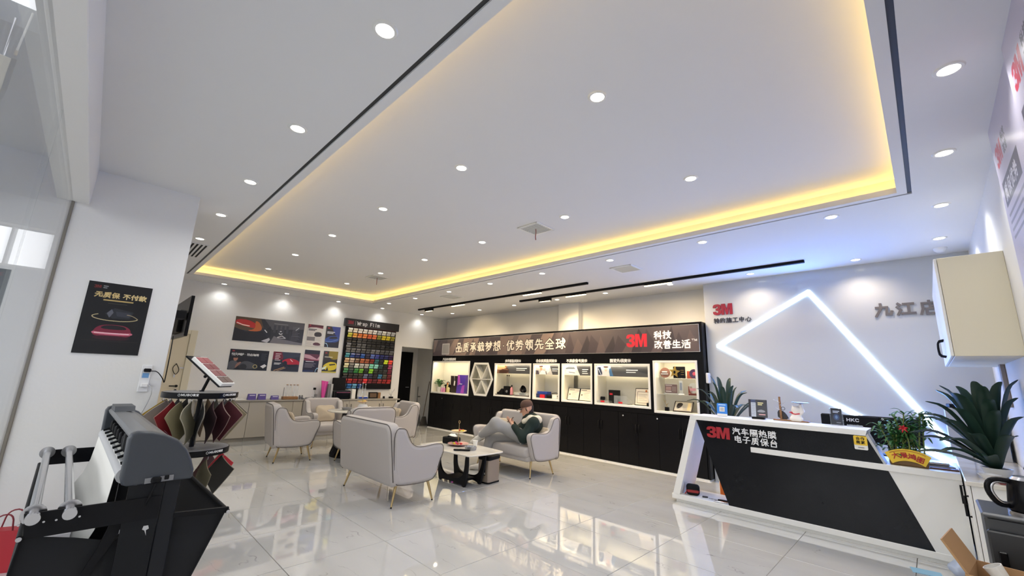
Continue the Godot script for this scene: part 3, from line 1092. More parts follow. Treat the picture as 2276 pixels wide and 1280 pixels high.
	solo("blue_box", "dark blue box lying under the other blue box", "box", S().box(V(0, 0.04, 0), V(0.3, 0.08, 0.18), 0.004), mat(c8(30, 44, 96), 0.4), V(-5.87, y2 + 0.002, -6.92), -3.0)
	solo("red_box", "small red box at the front of the third niche", "box", S().box(V(0, 0.035, 0), V(0.12, 0.07, 0.03), 0.003), M.red, V(-5.82, y2 + 0.002, -6.81))
	solo("black_box", "flat black box beside the red box", "box", S().box(V(0, 0.03, 0), V(0.12, 0.06, 0.1), 0.004), M.black_matt, V(-5.66, y2 + 0.002, -6.87))
	var dv := thing("small_meter", "small white meter with a black frame in the third niche", "meter", V(-5.52, y2 + 0.002, -6.87))
	part(dv, "body", S().box(V(0, 0.04, 0), V(0.13, 0.08, 0.06), 0.006), M.white_plastic)
	part(dv, "cable", S().tube(curve([V(0.06, 0.04, 0.02), V(0.1, 0.09, 0.0), V(0.02, 0.12, -0.03), V(-0.12, 0.1, -0.03)]), 0.006, 6), M.black_matt)
	# fourth niche: two framed certificates
	for k in 2:
		var p := Pic.new(128, 112, c8(240, 234, 214))
		p.poly(pv([30, 40, 128, 10, 128, 30, 40, 62]), c8(222, 216, 204))
		p.rect(10, 10, 60, 6, c8(120, 110, 110))
		p.rect(12, 52, 16, 14, c8(120, 104, 100))
		p.lines(46, 40, 60, 5, 12, 2, c8(150, 144, 138))
		var fc := thing("framed_certificate", ["black framed certificate, left of the pair in the fourth niche", "black framed certificate, right of the pair in the fourth niche"][k], "certificate", V(-5.08 + 0.29 * k, y2, -6.88))
		var bs := Basis(Vector3.RIGHT, -0.28)
		part(fc, "frame", S().box(V(0, 0.123, 0), V(0.285, 0.246, 0.014), 0.003), M.black_matt, Vector3.ZERO, bs)
		part(fc, "print", quad(0.262, 0.222), printed(p.im, 0.3), bs * V(0, 0.123, 0.0085), bs)
	# fifth niche
	var bk := thing("black_carton", "black carton with a small red mark in the fifth niche", "box", V(-4.18, y2, -6.95), 6.0)
	part(bk, "carton", S().box(V(0, 0.12, 0), V(0.19, 0.24, 0.1), 0.003), M.black_matt)
	raised_mark(bk, V(-0.075, 0.15, 0.0505), Basis(), 0.035, 0.001, M.red)
	for e in [[-4.33, "low clear acrylic case at the left front of the fifth niche"], [-3.96, "clear sloping acrylic case in the middle of the fifth niche"]]:
		var ac := thing("acrylic_case", e[1], "case", V(e[0], y2, -6.86))
		var slope: bool = e[0] > -4.1
		var h := 0.15 if slope else 0.05
		part(ac, "cover", S().prism(pv([-0.08, 0, 0.08, 0, 0.08, 0.05, -0.08, h]), -0.13, 0.13, Transform3D(Basis(Vector3.UP, PI / 2), V(0, 0.0, 0))), M.clear)
		part(ac, "base", S().box(V(0, 0.006, 0), V(0.28, 0.012, 0.17), 0.002), M.grey)
		part(ac, "label", S().box(V(0.0, 0.03, 0.0815), V(0.08, 0.03, 0.002)), M.red)
	solo("gadget", "small black gadget on the acrylic case in the fifth niche", "gadget", S().box(V(0, 0.03, 0), V(0.08, 0.06, 0.05), 0.008), M.black_matt, V(-4.4, y2 + 0.051, -6.9))
	var p5 := Pic.new(128, 128, c8(238, 228, 210))
	for k in 4:
		p5.rect(14, 16 + 30 * k, 100, 1, c8(200, 180, 150))
	p5.rect(14, 22, 100, 3, c8(90, 70, 60))
	p5.rect(14, 112, 100, 3, c8(90, 70, 60))
	p5.rect(14, 22, 3, 92, c8(90, 70, 60))
	p5.rect(111, 22, 3, 92, c8(90, 70, 60))
	p5.oval(88, 16, 8, 10, c8(190, 110, 60))
	p5.lines(28, 44, 70, 5, 12, 2, c8(150, 140, 128))
	var c5 := thing("framed_certificate", "dark framed certificate with a seal at the right of the fifth niche", "certificate", V(-3.6, y2, -6.91))
	var b5 := Basis(Vector3.RIGHT, -0.2)
	part(c5, "frame", S().box(V(0, 0.15, 0), V(0.31, 0.3, 0.014), 0.003), M.black_matt, Vector3.ZERO, b5)
	part(c5, "print", quad(0.285, 0.275), printed(p5.im, 0.25), b5 * V(0, 0.15, 0.0085), b5)
	solo("wax_cup", "small black cup by the framed certificate in the fifth niche", "cup", S().lathe([Vector2(0, 0), Vector2(0.022, 0), Vector2(0.024, 0.04), Vector2(0.018, 0.06), Vector2(0.0, 0.06)], 12), M.black_matt, V(-3.455, y2, -6.82))
	# award niche
	var t1 := 1.487
	var t2 := 1.225
	var t3 := 0.952
	var pl := thing("round_plaque", "round dark wooden plaque on the top award shelf", "plaque", V(-3.165, t1, -6.9))
	part(pl, "disc", S().lathe([Vector2(0, 0), Vector2(0.085, 0), Vector2(0.085, 0.02), Vector2(0, 0.02)], 24, Transform3D(Basis(Vector3.RIGHT, PI / 2 - 0.12), V(0, 0.085, 0))), mat(c8(110, 74, 62), 0.35))
	part(pl, "nameplate", S().box(V(0, 0.065, 0.03), V(0.12, 0.014, 0.004)).box(V(0.0, 0.1, 0.026), V(0.09, 0.02, 0.004)), M.light_grey)
	var stp := thing("star_plaque", "black award plaque with a gold star on the top shelf", "award", V(-2.935, t1, -6.9))
	part(stp, "slab", S().box(V(0.01, 0.095, 0), V(0.2, 0.19, 0.02), 0.006), M.black)
	var star := PackedVector2Array()
	for k in 10:
		var r := 0.1 if k % 2 == 0 else 0.045
		star.append(Vector2(-0.06, 0.1) + Vector2(cos(TAU * k / 10 + 0.2), sin(TAU * k / 10 + 0.2)) * r)
	part(stp, "star", S().prism(star, 0.01, 0.022), M.gold)
	part(stp, "hole", S().prism(smoothed(pv([-0.08, 0.07, -0.04, 0.08, -0.045, 0.12, -0.075, 0.125]), 1), 0.022, 0.024), M.black)
	part(stp, "engraving", S().box(V(0.065, 0.13, 0.011), V(0.05, 0.006, 0.003)).box(V(0.065, 0.1, 0.011), V(0.05, 0.006, 0.003)).box(V(0.065, 0.06, 0.011), V(0.05, 0.006, 0.003)), M.gold)
	var rp := thing("red_plaque", "red wooden plaque with a dark bowl on the top award shelf", "award", V(-2.705, t1, -6.9))
	part(rp, "board", S().box(V(-0.01, 0.06, -0.02), V(0.18, 0.12, 0.02), 0.004), mat(c8(150, 60, 34), 0.4))
	part(rp, "bowl", S().lathe([Vector2(0.0, 0.0), Vector2(0.05, 0.008), Vector2(0.075, 0.03), Vector2(0.07, 0.03), Vector2(0.03, 0.014), Vector2(0, 0.012)], 20, Transform3D(Basis(Vector3.RIGHT, PI / 2), V(0.03, 0.076, 0.0))), mat(c8(60, 40, 70), 0.3))
	part(rp, "medal", S().lathe([Vector2(0.03, 0), Vector2(0.026, 0.006), Vector2(0, 0.006)], 14, Transform3D(Basis(Vector3.RIGHT, PI / 2), V(0.03, 0.076, 0.014))), mat(c8(170, 70, 90), 0.3))
	var pp := Pic.new(96, 64, c8(110, 90, 88))
	pp.rect(6, 6, 50, 5, c8(190, 180, 176))
	pp.rect(8, 18, 40, 26, c8(156, 128, 122))
	pp.rect(54, 16, 34, 38, c8(128, 112, 110))
	pp.rect(6, 50, 44, 5, c8(226, 220, 214))
	var ph := thing("photo_plaque", "wide photo plaque on the middle award shelf", "plaque", V(-3.07, t2, -6.9))
	part(ph, "block", S().box(V(0, 0.09, 0), V(0.22, 0.15, 0.024), 0.005).box(V(0, 0.008, 0), V(0.24, 0.016, 0.05), 0.004), M.clear)
	part(ph, "print", quad(0.21, 0.14), printed(pp.im, 0.2), V(0, 0.09, 0.0135))
	var cb := thing("crystal_block", "upright clear crystal block on the middle award shelf", "award", V(-2.9, t2, -6.88), 20.0)
	part(cb, "crystal", S().box(V(0, 0.12, 0), V(0.06, 0.21, 0.05), 0.006), M.clear)
	part(cb, "engraving", S().box(V(0, 0.13, 0.0), V(0.035, 0.12, 0.004)), mat(c8(110, 120, 140), 0.3))
	part(cb, "base", S().box(V(0, 0.008, 0), V(0.09, 0.016, 0.07), 0.003), M.white_plastic)
	var tp := thing("shield_trophy", "glass shield trophy on a red wooden base on the middle shelf", "trophy", V(-2.7, t2, -6.87))
	part(tp, "base", S().box(V(0, 0.016, 0), V(0.13, 0.032, 0.07), 0.004), mat(c8(96, 40, 34), 0.35))
	part(tp, "shield", S().prism(smoothed(pv([-0.03, 0.03, 0.03, 0.03, 0.065, 0.1, 0.06, 0.17, 0.0, 0.2, -0.06, 0.17, -0.065, 0.1]), 1), -0.008, 0.008), M.clear)
	part(tp, "print", S().prism(pv([-0.04, 0.07, 0.04, 0.07, 0.05, 0.11, -0.05, 0.11]), 0.008, 0.01), mat(c8(196, 140, 150), 0.3))
	solo("wooden_plaque", "narrow brown wooden plaque behind the shield trophy", "plaque", S().box(V(0, 0.07, 0), V(0.06, 0.14, 0.016), 0.003), mat(c8(126, 60, 44), 0.4), V(-2.78, t2, -6.95))
	var an := thing("antler_figurine", "small antlered figurine on a black block on the bottom award shelf", "figurine", V(-3.15, t3, -6.88))
	part(an, "base", S().box(V(0, 0.03, 0), V(0.06, 0.06, 0.05), 0.003), M.black)
	part(an, "antlers", S().tube(curve([V(0, 0.06, 0), V(-0.01, 0.1, 0), V(-0.06, 0.19, 0)]), [0.008, 0.007, 0.006, 0.005, 0.005, 0.004, 0.004, 0.003, 0.003, 0.002, 0.002, 0.002].slice(0, curve([V(0, 0, 0), V(0, 1, 0), V(0, 2, 0)]).size()), 6).bar(V(-0.01, 0.09, 0), V(0.03, 0.13, 0), 0.006, 0.002, 6).bar(V(-0.03, 0.13, 0), V(-0.01, 0.18, 0), 0.004, 0.002, 6), M.brass)
	var pa := Pic.new(128, 96, c8(206, 196, 176))
	pa.poly(smoothed(pv([14, 14, 50, 8, 62, 30, 40, 70, 14, 76]), 2), c8(52, 46, 46))
	pa.rect(96, 10, 22, 76, c8(240, 216, 160))
	pa.lines(60, 30, 34, 5, 10, 2, c8(150, 140, 128))
	var aw := thing("framed_award", "dark framed award leaning back on the bottom award shelf", "award", V(-2.895, t3, -6.87), 6.0)
	var ba := Basis(Vector3.RIGHT, -0.75)
	part(aw, "frame", S().box(V(0, 0.11, 0), V(0.3, 0.22, 0.016), 0.004), mat(c8(48, 34, 28), 0.4), Vector3.ZERO, ba)
	part(aw, "print", quad(0.265, 0.185), printed(pa.im, 0.2), ba * V(0, 0.11, 0.0095), ba)

func bottle(n: String, label: String, at: Vector3, r: float, h: float, m: Material, cap: Material):
	var o := thing(n, label, "bottle", at)
	part(o, "body", S().lathe([Vector2(0, 0), Vector2(r, 0.002), Vector2(r, h * 0.62), Vector2(r * 0.75, h * 0.72), Vector2(r * 0.4, h * 0.78), Vector2(r * 0.4, h * 0.84), Vector2(0, h * 0.84)], 14), m)
	part(o, "cap", S().lathe([Vector2(0.0, h * 0.83), Vector2(r * 0.5, h * 0.83), Vector2(r * 0.5, h), Vector2(0, h)], 12), cap)
	return o

func leafy(n: String, label: String, at: Vector3, pr: float, ph: float, count: int, reach: float):
	var o := thing(n, label, "plant", at)
	part(o, "pot", S().lathe([Vector2(0, 0), Vector2(pr * 0.75, 0), Vector2(pr, ph), Vector2(pr * 0.9, ph), Vector2(pr * 0.85, ph * 0.85), Vector2(0, ph * 0.85)], 18), M.pot)
	for k in count:
		var a := rng.randf() * TAU
		var out := Vector3(cos(a), 0, sin(a))
		if out.z < -0.2:
			out.z *= 0.35
		var rr := reach * rng.randf_range(0.4, 1.0)
		var up := reach * rng.randf_range(0.35, 1.0)
		var base := V(0, ph * 0.85, 0) + out * pr * 0.4
		var pts := curve([base, base + V(0, up * 0.6, 0) + out * rr * 0.2, base + V(0, up, 0) + out * rr * 0.6, base + V(0, up * 0.85, 0) + out * rr])
		var w := []
		for i in pts.size():
			var t := float(i) / (pts.size() - 1)
			w.append(0.003 + 0.024 * maxf(0.0, sin(clampf((t - 0.35) / 0.65, 0.0, 1.0) * PI)))
		part(o, "leaf", S().blade(pts, w, out.cross(Vector3.UP).normalized(), 0.25), M.leaf)
	return o

# ---------------------------------------------------------------- wall of posters and the film board
func film_wall():
	var x := -9.949
	# two car silhouettes are reused, drawn in parts of the picture
	var p := Pic.new(384, 140, c8(48, 49, 54))
	p.poly(pv([150, 0, 384, 0, 384, 40, 200, 60]), c8(86, 86, 90))
	p.poly(pv([196, 140, 214, 96, 250, 110, 384, 128, 384, 140]), c8(120, 118, 124))
	p.poly(pv([0, 0, 130, 0, 150, 50, 130, 74, 60, 78, 0, 70]), c8(92, 74, 54))
	p.poly(smoothed(pv([2, 16, 60, 12, 112, 34, 140, 56, 96, 62, 40, 50, 2, 44]), 2), c8(186, 44, 42))
	p.poly(smoothed(pv([100, 14, 128, 24, 148, 66, 120, 80, 60, 78, 110, 66]), 2), c8(196, 104, 50))
	p.path([Vector2(10, 36), Vector2(40, 46), Vector2(74, 50)], 5, c8(246, 230, 214))
	p.poly(pv([0, 64, 60, 84, 150, 74, 196, 96, 178, 140, 0, 140]), c8(30, 31, 35))
	p.poly(pv([150, 74, 190, 40, 196, 100, 186, 120]), c8(38, 40, 46))
	p.path([Vector2(160, 66), Vector2(172, 78)], 5, c8(232, 234, 238))
	p.poly(pv([148, 132, 190, 110, 196, 122, 182, 140]), c8(206, 204, 210))
	p.oval(250, 74, 12, 12, c8(222, 222, 224))
	p.oval(250, 74, 6, 6, c8(48, 49, 54))
	p.path([Vector2(236, 102), Vector2(260, 92), Vector2(280, 104)], 5, c8(206, 206, 210))
	p.rect(236, 104, 46, 4, c8(190, 190, 194))
	for k in 4:
		p.rect(206 + 24 * k, 30, 14, 46, c8(64, 66, 72))
	p.rect(206, 20, 80, 3, c8(150, 150, 152))
	p.lines(316, 30, 44, 7, 9, 2, c8(120, 120, 124))
	p.line(Vector2(336, 50), Vector2(352, 34), 3, c8(210, 210, 214))
	p.lines(310, 88, 56, 4, 8, 2, c8(104, 104, 108))
	p.rect(304, 60, 1, 70, c8(90, 90, 94))
	poster("wall_poster", "wide dark poster with the orange nose of a car, top left of the poster group", V(x, 2.18, -2.611), FACE_X, 1.344, 0.494, p)
	p = Pic.new(112, 164, c8(226, 220, 214))
	p.rect(0, 0, 112, 14, c8(86, 26, 44))
	p.poly(pv([0, 14, 112, 14, 112, 26, 60, 20, 20, 24, 0, 30]), c8(120, 44, 62))
	mark_on(p, 6, 3, 8, c8(206, 60, 70))
	p.lines(6, 34, 60, 2, 8, 5, c8(40, 34, 38))
	p.poly(smoothed(pv([54, 60, 76, 54, 104, 58, 108, 88, 60, 92, 50, 78]), 1), c8(52, 46, 50))
	p.rect(2, 94, 58, 30, c8(128, 122, 120))
	p.lines(8, 56, 40, 4, 9, 2, c8(180, 174, 170))
	p.lines(64, 98, 42, 3, 9, 2, c8(180, 174, 170))
	p.poly(smoothed(pv([48, 146, 66, 134, 92, 136, 108, 148, 100, 158, 56, 158]), 1), c8(96, 56, 64))
	p.lines(4, 136, 38, 3, 8, 2, c8(170, 164, 160))
	poster("wall_poster", "pale leaflet-style poster with two small dark cars, top row", V(x, 2.181, -3.532), FACE_X, 0.337, 0.492, p)
	p = Pic.new(112, 164, c8(22, 26, 40))
	p.poly(pv([40, 0, 112, 0, 112, 90, 70, 60]), c8(34, 62, 150))
	p.poly(smoothed(pv([0, 98, 40, 74, 90, 70, 112, 84, 104, 120, 30, 128, 0, 124]), 2), c8(36, 74, 156))
	p.poly(smoothed(pv([20, 96, 50, 80, 88, 78, 100, 90, 60, 98]), 2), c8(16, 20, 34))
	p.path([Vector2(0, 122), Vector2(50, 118), Vector2(100, 100)], 2, c8(150, 190, 240))
	mark_on(p, 10, 10, 10, c8(196, 50, 64))
	p.lines(10, 42, 60, 2, 10, 6, c8(220, 224, 232))
	p.path([Vector2(0, 134), Vector2(14, 136), Vector2(24, 150), Vector2(26, 164)], 4, c8(190, 230, 255))
	poster("wall_poster", "dark blue poster with a blue car, top right of the poster group", V(x, 2.183, -3.942), FACE_X, 0.334, 0.494, p)
	p = Pic.new(256, 148, c8(24, 25, 29))
	mark_on(p, 12, 8, 10, c8(170, 40, 50))
	p.text(G, "恒久呵护·轻由驰骋", 12, 26, 20, 2.8, c8(232, 232, 232), 0.98)
	p.poly(smoothed(pv([0, 100, 16, 82, 50, 84, 70, 110, 40, 148, 0, 148]), 2), c8(84, 86, 92))
	p.oval(42, 68, 14, 17, c8(170, 120, 100))
	p.poly(smoothed(pv([28, 56, 40, 46, 58, 52, 56, 62, 30, 64]), 1), c8(40, 32, 30))
	p.poly(smoothed(pv([50, 104, 74, 88, 84, 96, 60, 124, 44, 140]), 1), c8(150, 108, 94))
	p.poly(smoothed(pv([70, 110, 90, 84, 130, 82, 190, 112, 196, 136, 70, 142]), 2), c8(78, 80, 84))
	p.oval(96, 126, 24, 22, c8(40, 41, 44))
	p.oval(174, 120, 15, 15, c8(190, 176, 120))
	p.oval(174, 120, 10, 10, c8(36, 36, 38))
	p.poly(pv([208, 118, 236, 100, 252, 112, 230, 132]), c8(232, 232, 232))
	p.lines(206, 24, 40, 6, 9, 2, c8(86, 88, 94))
	poster("wall_poster", "black poster with a white slogan and a man polishing a car, lower left", V(x, 1.555, -2.298), FACE_X, 0.708, 0.412, p)
	p = Pic.new(200, 148, c8(38, 40, 48))
	p.rect(0, 0, 74, 60, c8(120, 30, 44))
	p.poly(pv([60, 0, 200, 0, 200, 30, 80, 56]), c8(52, 58, 70))
	p.poly(smoothed(pv([60, 70, 110, 46, 150, 48, 200, 66, 200, 96, 150, 104, 100, 92]), 2), c8(190, 30, 44))
	p.poly(smoothed(pv([76, 74, 96, 66, 110, 82, 104, 112, 84, 110]), 1), c8(30, 30, 36))
	p.poly(pv([110, 96, 190, 92, 180, 110, 120, 114]), c8(24, 24, 28))
	p.line(Vector2(130, 56), Vector2(146, 70), 6, c8(250, 210, 200))
	p.lines(16, 14, 40, 5, 12, 5, c8(226, 214, 214))
	p.lines(14, 84, 50, 2, 8, 6, c8(200, 200, 204))
	p.line(Vector2(20, 144), Vector2(90, 116), 4, c8(220, 170, 110))
	p.line(Vector2(40, 147), Vector2(100, 122), 3, c8(226, 190, 140))
	poster("wall_poster", "dark poster with a bright red sports car, lower row", V(x, 1.555, -3.01), FACE_X, 0.549, 0.412, p)
	p = Pic.new(112, 164, c8(30, 26, 34))
	p.rect(0, 30, 112, 48, c8(96, 34, 50))
	p.poly(pv([0, 34, 40, 38, 96, 66, 112, 40, 112, 72, 60, 70, 0, 60]), c8(206, 160, 172))
	p.rect(0, 74, 112, 4, c8(190, 80, 100))
	p.lines(14, 84, 60, 1, 8, 5, c8(230, 226, 228))
	p.lines(10, 100, 80, 4, 9, 3, c8(150, 146, 154))
	p.path([Vector2(92, 164), Vector2(96, 146), Vector2(106, 132), Vector2(112, 138)], 4, c8(180, 226, 255))
	p.rect(0, 150, 80, 14, c8(30, 44, 84))
	poster("wall_poster", "dark red and navy poster with lines of print, lower row", V(x, 1.599, -3.536), FACE_X, 0.332, 0.492, p)
	p = Pic.new(112, 166, c8(46, 42, 26))
	p.oval(86, 20, 50, 44, c8(150, 132, 36))
	p.rect(0, 0, 40, 60, c8(52, 48, 34))
	p.poly(pv([0, 78, 112, 70, 112, 166, 0, 166]), c8(34, 32, 26))
	p.poly(smoothed(pv([0, 120, 30, 92, 66, 80, 112, 90, 112, 140, 60, 152, 30, 150]), 2), c8(226, 206, 44))
	p.poly(pv([50, 102, 96, 96, 100, 104, 56, 112]), c8(40, 36, 24))
	p.poly(pv([0, 130, 34, 114, 24, 138, 0, 146]), c8(220, 236, 220))
	p.poly(pv([40, 122, 50, 150, 30, 150]), c8(30, 30, 26))
	mark_on(p, 10, 10, 10, c8(180, 60, 50))
	p.lines(10, 44, 62, 1, 9, 5, c8(230, 228, 200))
	p.rect(0, 156, 112, 10, c8(206, 196, 70))
	poster("wall_poster", "yellow sports car poster with a yellow strip along its foot", V(x, 1.6, -3.956), FACE_X, 0.335, 0.496, p)

	# sample board: ten columns of bent colour chips
	var o := thing("film_sample_board", "tall black wall board holding rows of coloured wrap film chips", "sample board", V(-9.95, 0, -4.9))
	part(o, "board", S().span(V(0, 0.99, 0.675), V(0.05, 2.475, -0.672), 0.004), M.black_matt)
	var hd := part(o, "header", S().span(V(0, 2.475, 0.73), V(0.09, 2.667, -0.73), 0.004), mat(c8(34, 34, 38), 0.45))
	raised_mark(hd, V(0.091, 2.53, 0.67), FACE_X, 0.085, 0.002, M.dark_red)
	part(hd, "divider", S().span(V(0.09, 2.515, 0.475), V(0.093, 2.625, 0.47)), M.light_grey)
	raised(hd, "Wrap Film", V(0.0905, 2.618, 0.43), FACE_X, 0.1, 0.014, 0.002, M.white_plastic, 0.92, 0.72)
	part(hd, "lip", S().span(V(0.05, 2.47, 0.66), V(0.075, 2.476, -0.66)), mat(c8(120, 40, 50), 0.4))
	var prof := [Vector2(0.002, 0.0), Vector2(0.034, -0.002), Vector2(0.046, -0.012), Vector2(0.05, -0.03), Vector2(0.042, -0.048), Vector2(0.024, -0.058), Vector2(0.018, -0.07), Vector2(0.02, -0.1)]
	var poly := PackedVector2Array()
	for q in prof:
		poly.append(q)
	for k in range(prof.size() - 1, -1, -1):
		poly.append(prof[k] - Vector2(0.003, 0.003))
	var chip: ArrayMesh = S().prism(poly, -0.053, 0.053).mesh()
	var cols := [
		[240, 235, 216, 238, 230, 210, 238, 234, 224, 240, 236, 226, 238, 232, 220, 240, 238, 230, 206, 206, 204, 232, 228, 214, 208, 206, 204, 190, 190, 190],
		[206, 204, 56, 232, 164, 56, 232, 124, 60, 240, 136, 66, 214, 96, 58, 236, 126, 78, 146, 140, 58, 228, 202, 58, 224, 202, 60, 160, 150, 60],
		[42, 42, 44, 40, 40, 42, 60, 60, 62, 58, 58, 60, 46, 46, 48, 44, 44, 46, 42, 42, 44, 40, 40, 42, 44, 44, 46, 46, 46, 48],
		[132, 132, 134, 38, 38, 40, 96, 96, 98, 96, 96, 98, 52, 52, 54, 46, 46, 48, 44, 44, 46, 60, 60, 62, 44, 44, 46, 50, 50, 52],
		[112, 112, 114, 104, 104, 106, 98, 98, 104, 88, 88, 90, 78, 78, 80, 116, 116, 118, 116, 116, 118, 88, 88, 90, 86, 86, 88, 108, 108, 110],
		[60, 148, 164, 36, 72, 152, 34, 48, 108, 42, 92, 172, 42, 40, 72, 92, 112, 180, 62, 72, 150, 40, 46, 110, 44, 48, 104, 54, 34, 76],
		[202, 166, 126, 194, 172, 156, 132, 100, 80, 190, 102, 62, 172, 96, 66, 142, 50, 46, 50, 110, 116, 44, 48, 50, 214, 234, 60, 250, 90, 76],
		[240, 230, 182, 120, 118, 118, 226, 226, 216, 190, 186, 176, 192, 186, 176, 140, 224, 196, 150, 220, 206, 52, 84, 88, 42, 42, 44, 172, 72, 112],
		[70, 150, 92, 56, 78, 72, 52, 140, 72, 112, 180, 52, 40, 50, 44, 150, 220, 52, 58, 68, 58, 48, 54, 54, 66, 66, 66, 122, 42, 62],
		[52, 52, 50, 54, 42, 42, 64, 58, 58, 64, 54, 50, 112, 120, 150, 58, 62, 88, 54, 48, 58, 62, 122, 162, 92, 88, 78, 112, 38, 48],
		[192, 52, 52, 186, 56, 52, 152, 42, 50, 126, 42, 50, 246, 72, 78, 132, 42, 52, 102, 38, 48, 152, 56, 56, 152, 46, 46, 172, 42, 46],
		[72, 112, 142, 62, 122, 186, 112, 172, 206, 42, 82, 152],
	]
	for r in cols.size():
		for k in cols[r].size() / 3:
			var c := c8(cols[r][k * 3], cols[r][k * 3 + 1], cols[r][k * 3 + 2])
			part(o, "film_chip", chip, mat(c, 0.22), V(0.05, 2.445 - 0.1214 * r, 0.577 - 0.128 * k))
		part(o, "shelf_rail", S().box(V(0.052, 2.449 - 0.1214 * r, 0.0), V(0.004, 0.006, 1.28)), M.dark_trim)

	# television bracketed to the far side of the pillar, seen from behind
	var tv := thing("television", "black wall television mounted on the far side of the white pillar", "television", V(-5.8, 1.9, -0.62))
	part(tv, "screen", S().box(V(0, 0, -0.012), V(0.98, 0.42, 0.03), 0.004), M.black)
	part(tv, "rear_housing", S().box(V(-0.05, -0.04, 0.02), V(0.5, 0.24, 0.04), 0.008), M.black_matt)
	part(tv, "bracket", S().box(V(0.42, 0, 0.07), V(0.2, 0.08, 0.1), 0.004), M.black_matt)
	# poster on the pillar
	p = Pic.new(320, 480, c8(16, 17, 22))
	mark_on(p, 28, 22, 20, c8(120, 38, 38))
	p.lines(72, 22, 24, 2, 12, 6, c8(150, 150, 152))
	p.text(G, "无质保", 40, 64, 38, 6.5, c8(206, 180, 122), 1.08)
	p.text(G, "不付款", 178, 64, 38, 6.5, c8(214, 190, 134), 1.08)
	p.lines(86, 114, 150, 1, 10, 9, c8(190, 164, 104))
	p.rect(112, 138, 96, 2, c8(96, 90, 76))
	p.poly(pv([110, 210, 150, 168, 250, 186, 236, 236, 150, 240]), c8(40, 42, 50))
	p.poly(pv([118, 206, 138, 176, 150, 200, 134, 236]), c8(96, 98, 108))
	p.poly(pv([160, 190, 240, 194, 232, 226, 170, 222]), c8(58, 60, 70))
	var ring := []
	for k in 25:
		var a := PI * (0.08 + 1.2 * k / 24.0) - 0.2
		ring.append(Vector2(164 + 112 * cos(a), 232 + 24 * sin(a)))
	p.path(ring, 5, c8(196, 178, 132))
	ring = []
	for k in 9:
		ring.append(Vector2(220 + 54 * k / 8.0, 208 + 22.0 * pow(k / 8.0, 2)))
	p.path(ring, 4, c8(170, 154, 118))
	p.poly(smoothed(pv([70, 330, 90, 296, 130, 282, 210, 282, 246, 298, 262, 330, 256, 366, 76, 366]), 2), c8(126, 34, 58))
	p.poly(smoothed(pv([104, 300, 132, 286, 206, 286, 234, 302, 226, 314, 112, 314]), 2), c8(24, 22, 30))
	p.poly(smoothed(pv([64, 330, 110, 336, 220, 336, 270, 330, 264, 352, 72, 352]), 2), c8(206, 110, 130))
	p.rect(80, 338, 170, 5, c8(246, 214, 216))
	p.poly(smoothed(pv([70, 358, 262, 358, 250, 386, 84, 386]), 2), c8(52, 20, 34))
	p.rect(30, 392, 270, 2, c8(52, 46, 44))
	poster("pillar_poster", "black poster with a pink car and gold headline on the white pillar", V(-4.879, 1.765, -0.078), FACE_X, 0.405, 0.597, p)
	# socket, plugs and leads on the pillar
	var so := thing("wall_socket", "tall white double socket with two plugs on the white pillar", "socket", V(-4.879, 1.26, -0.36))
	part(so, "plate", S().span(V(0, -0.1, 0.035), V(0.012, 0.13, -0.035), 0.004), M.white_plastic)
	part(so, "window", S().span(V(0.012, 0.02, 0.022), V(0.014, 0.06, -0.022)), mat(c8(120, 170, 220), 0.3))
	part(so, "plug", S().span(V(0.012, 0.07, 0.02), V(0.045, 0.1, -0.03), 0.006), M.black_matt)
	part(so, "plug", S().span(V(0.012, -0.06, 0.02), V(0.045, -0.025, -0.03), 0.006), M.white_plastic)
	solo("black_lead", "black cable running from the pillar socket round the pillar edge", "cable", S().tube(curve([V(-4.84, 1.34, -0.39), V(-4.82, 1.34, -0.43), V(-4.86, 1.27, -0.485), V(-4.9, 1.23, -0.5), V(-4.885, 1.3, -0.5), V(-4.9, 1.52, -0.5), V(-4.95, 1.66, -0.5)]), 0.004, 6), M.black_matt)
	solo("white_lead", "thin grey cable dropping from the pillar socket behind the plotter", "cable", S().tube(curve([V(-4.84, 1.22, -0.39), V(-4.82, 1.2, -0.42), V(-4.84, 1.1, -0.42), V(-4.86, 0.9, -0.36), V(-4.86, 0.5, -0.3), V(-4.86, 0.05, -0.3)]), 0.004, 6), M.light_grey)
	var kb := thing("key_bunch", "bunch of keys hanging on the cream door", "keys", V(-9.9, 1.32, -1.13))
	part(kb, "hook", S().bar(V(-0.01, 0.1, 0), V(0.02, 0.1, 0), 0.008), M.black_matt)
	part(kb, "cord", S().tube(curve([V(0.015, 0.1, 0), V(0.015, 0.03, 0.05), V(0.015, -0.06, 0.02), V(0.015, -0.1, -0.02), V(0.015, -0.02, -0.06), V(0.015, 0.05, -0.03), V(0.015, 0.1, 0)]), 0.006, 5), M.black_matt)
	part(kb, "key", S().box(V(0.015, -0.12, 0.0), V(0.004, 0.05, 0.02)).box(V(0.02, 0.03, -0.09), V(0.004, 0.02, 0.06)), M.steel)
	# cleaning tools in the opening
	var br := thing("dustpan_set", "long handled grey dustpan standing in the dark corridor opening", "dustpan", V(-10.25, 0, -6.62))
	part(br, "pan", S().prism(smoothed(pv([-0.13, 0, 0.13, 0, 0.11, 0.3, 0.0, 0.34, -0.11, 0.3]), 1), -0.05, 0.05), mat(c8(70, 72, 74), 0.5), Vector3.ZERO, FACE_X)
	part(br, "handle", S().bar(V(0, 0.3, 0), V(0, 1.05, 0.0), 0.014), mat(c8(70, 72, 74), 0.5))
	part(br, "grip", S().box(V(0, 0.78, -0.04), V(0.03, 0.03, 0.1), 0.006), M.dark_trim)
	var bm := thing("broom", "long handled broom leaning by the end of the black cabinets", "broom", V(-10.18, 0, -6.84))
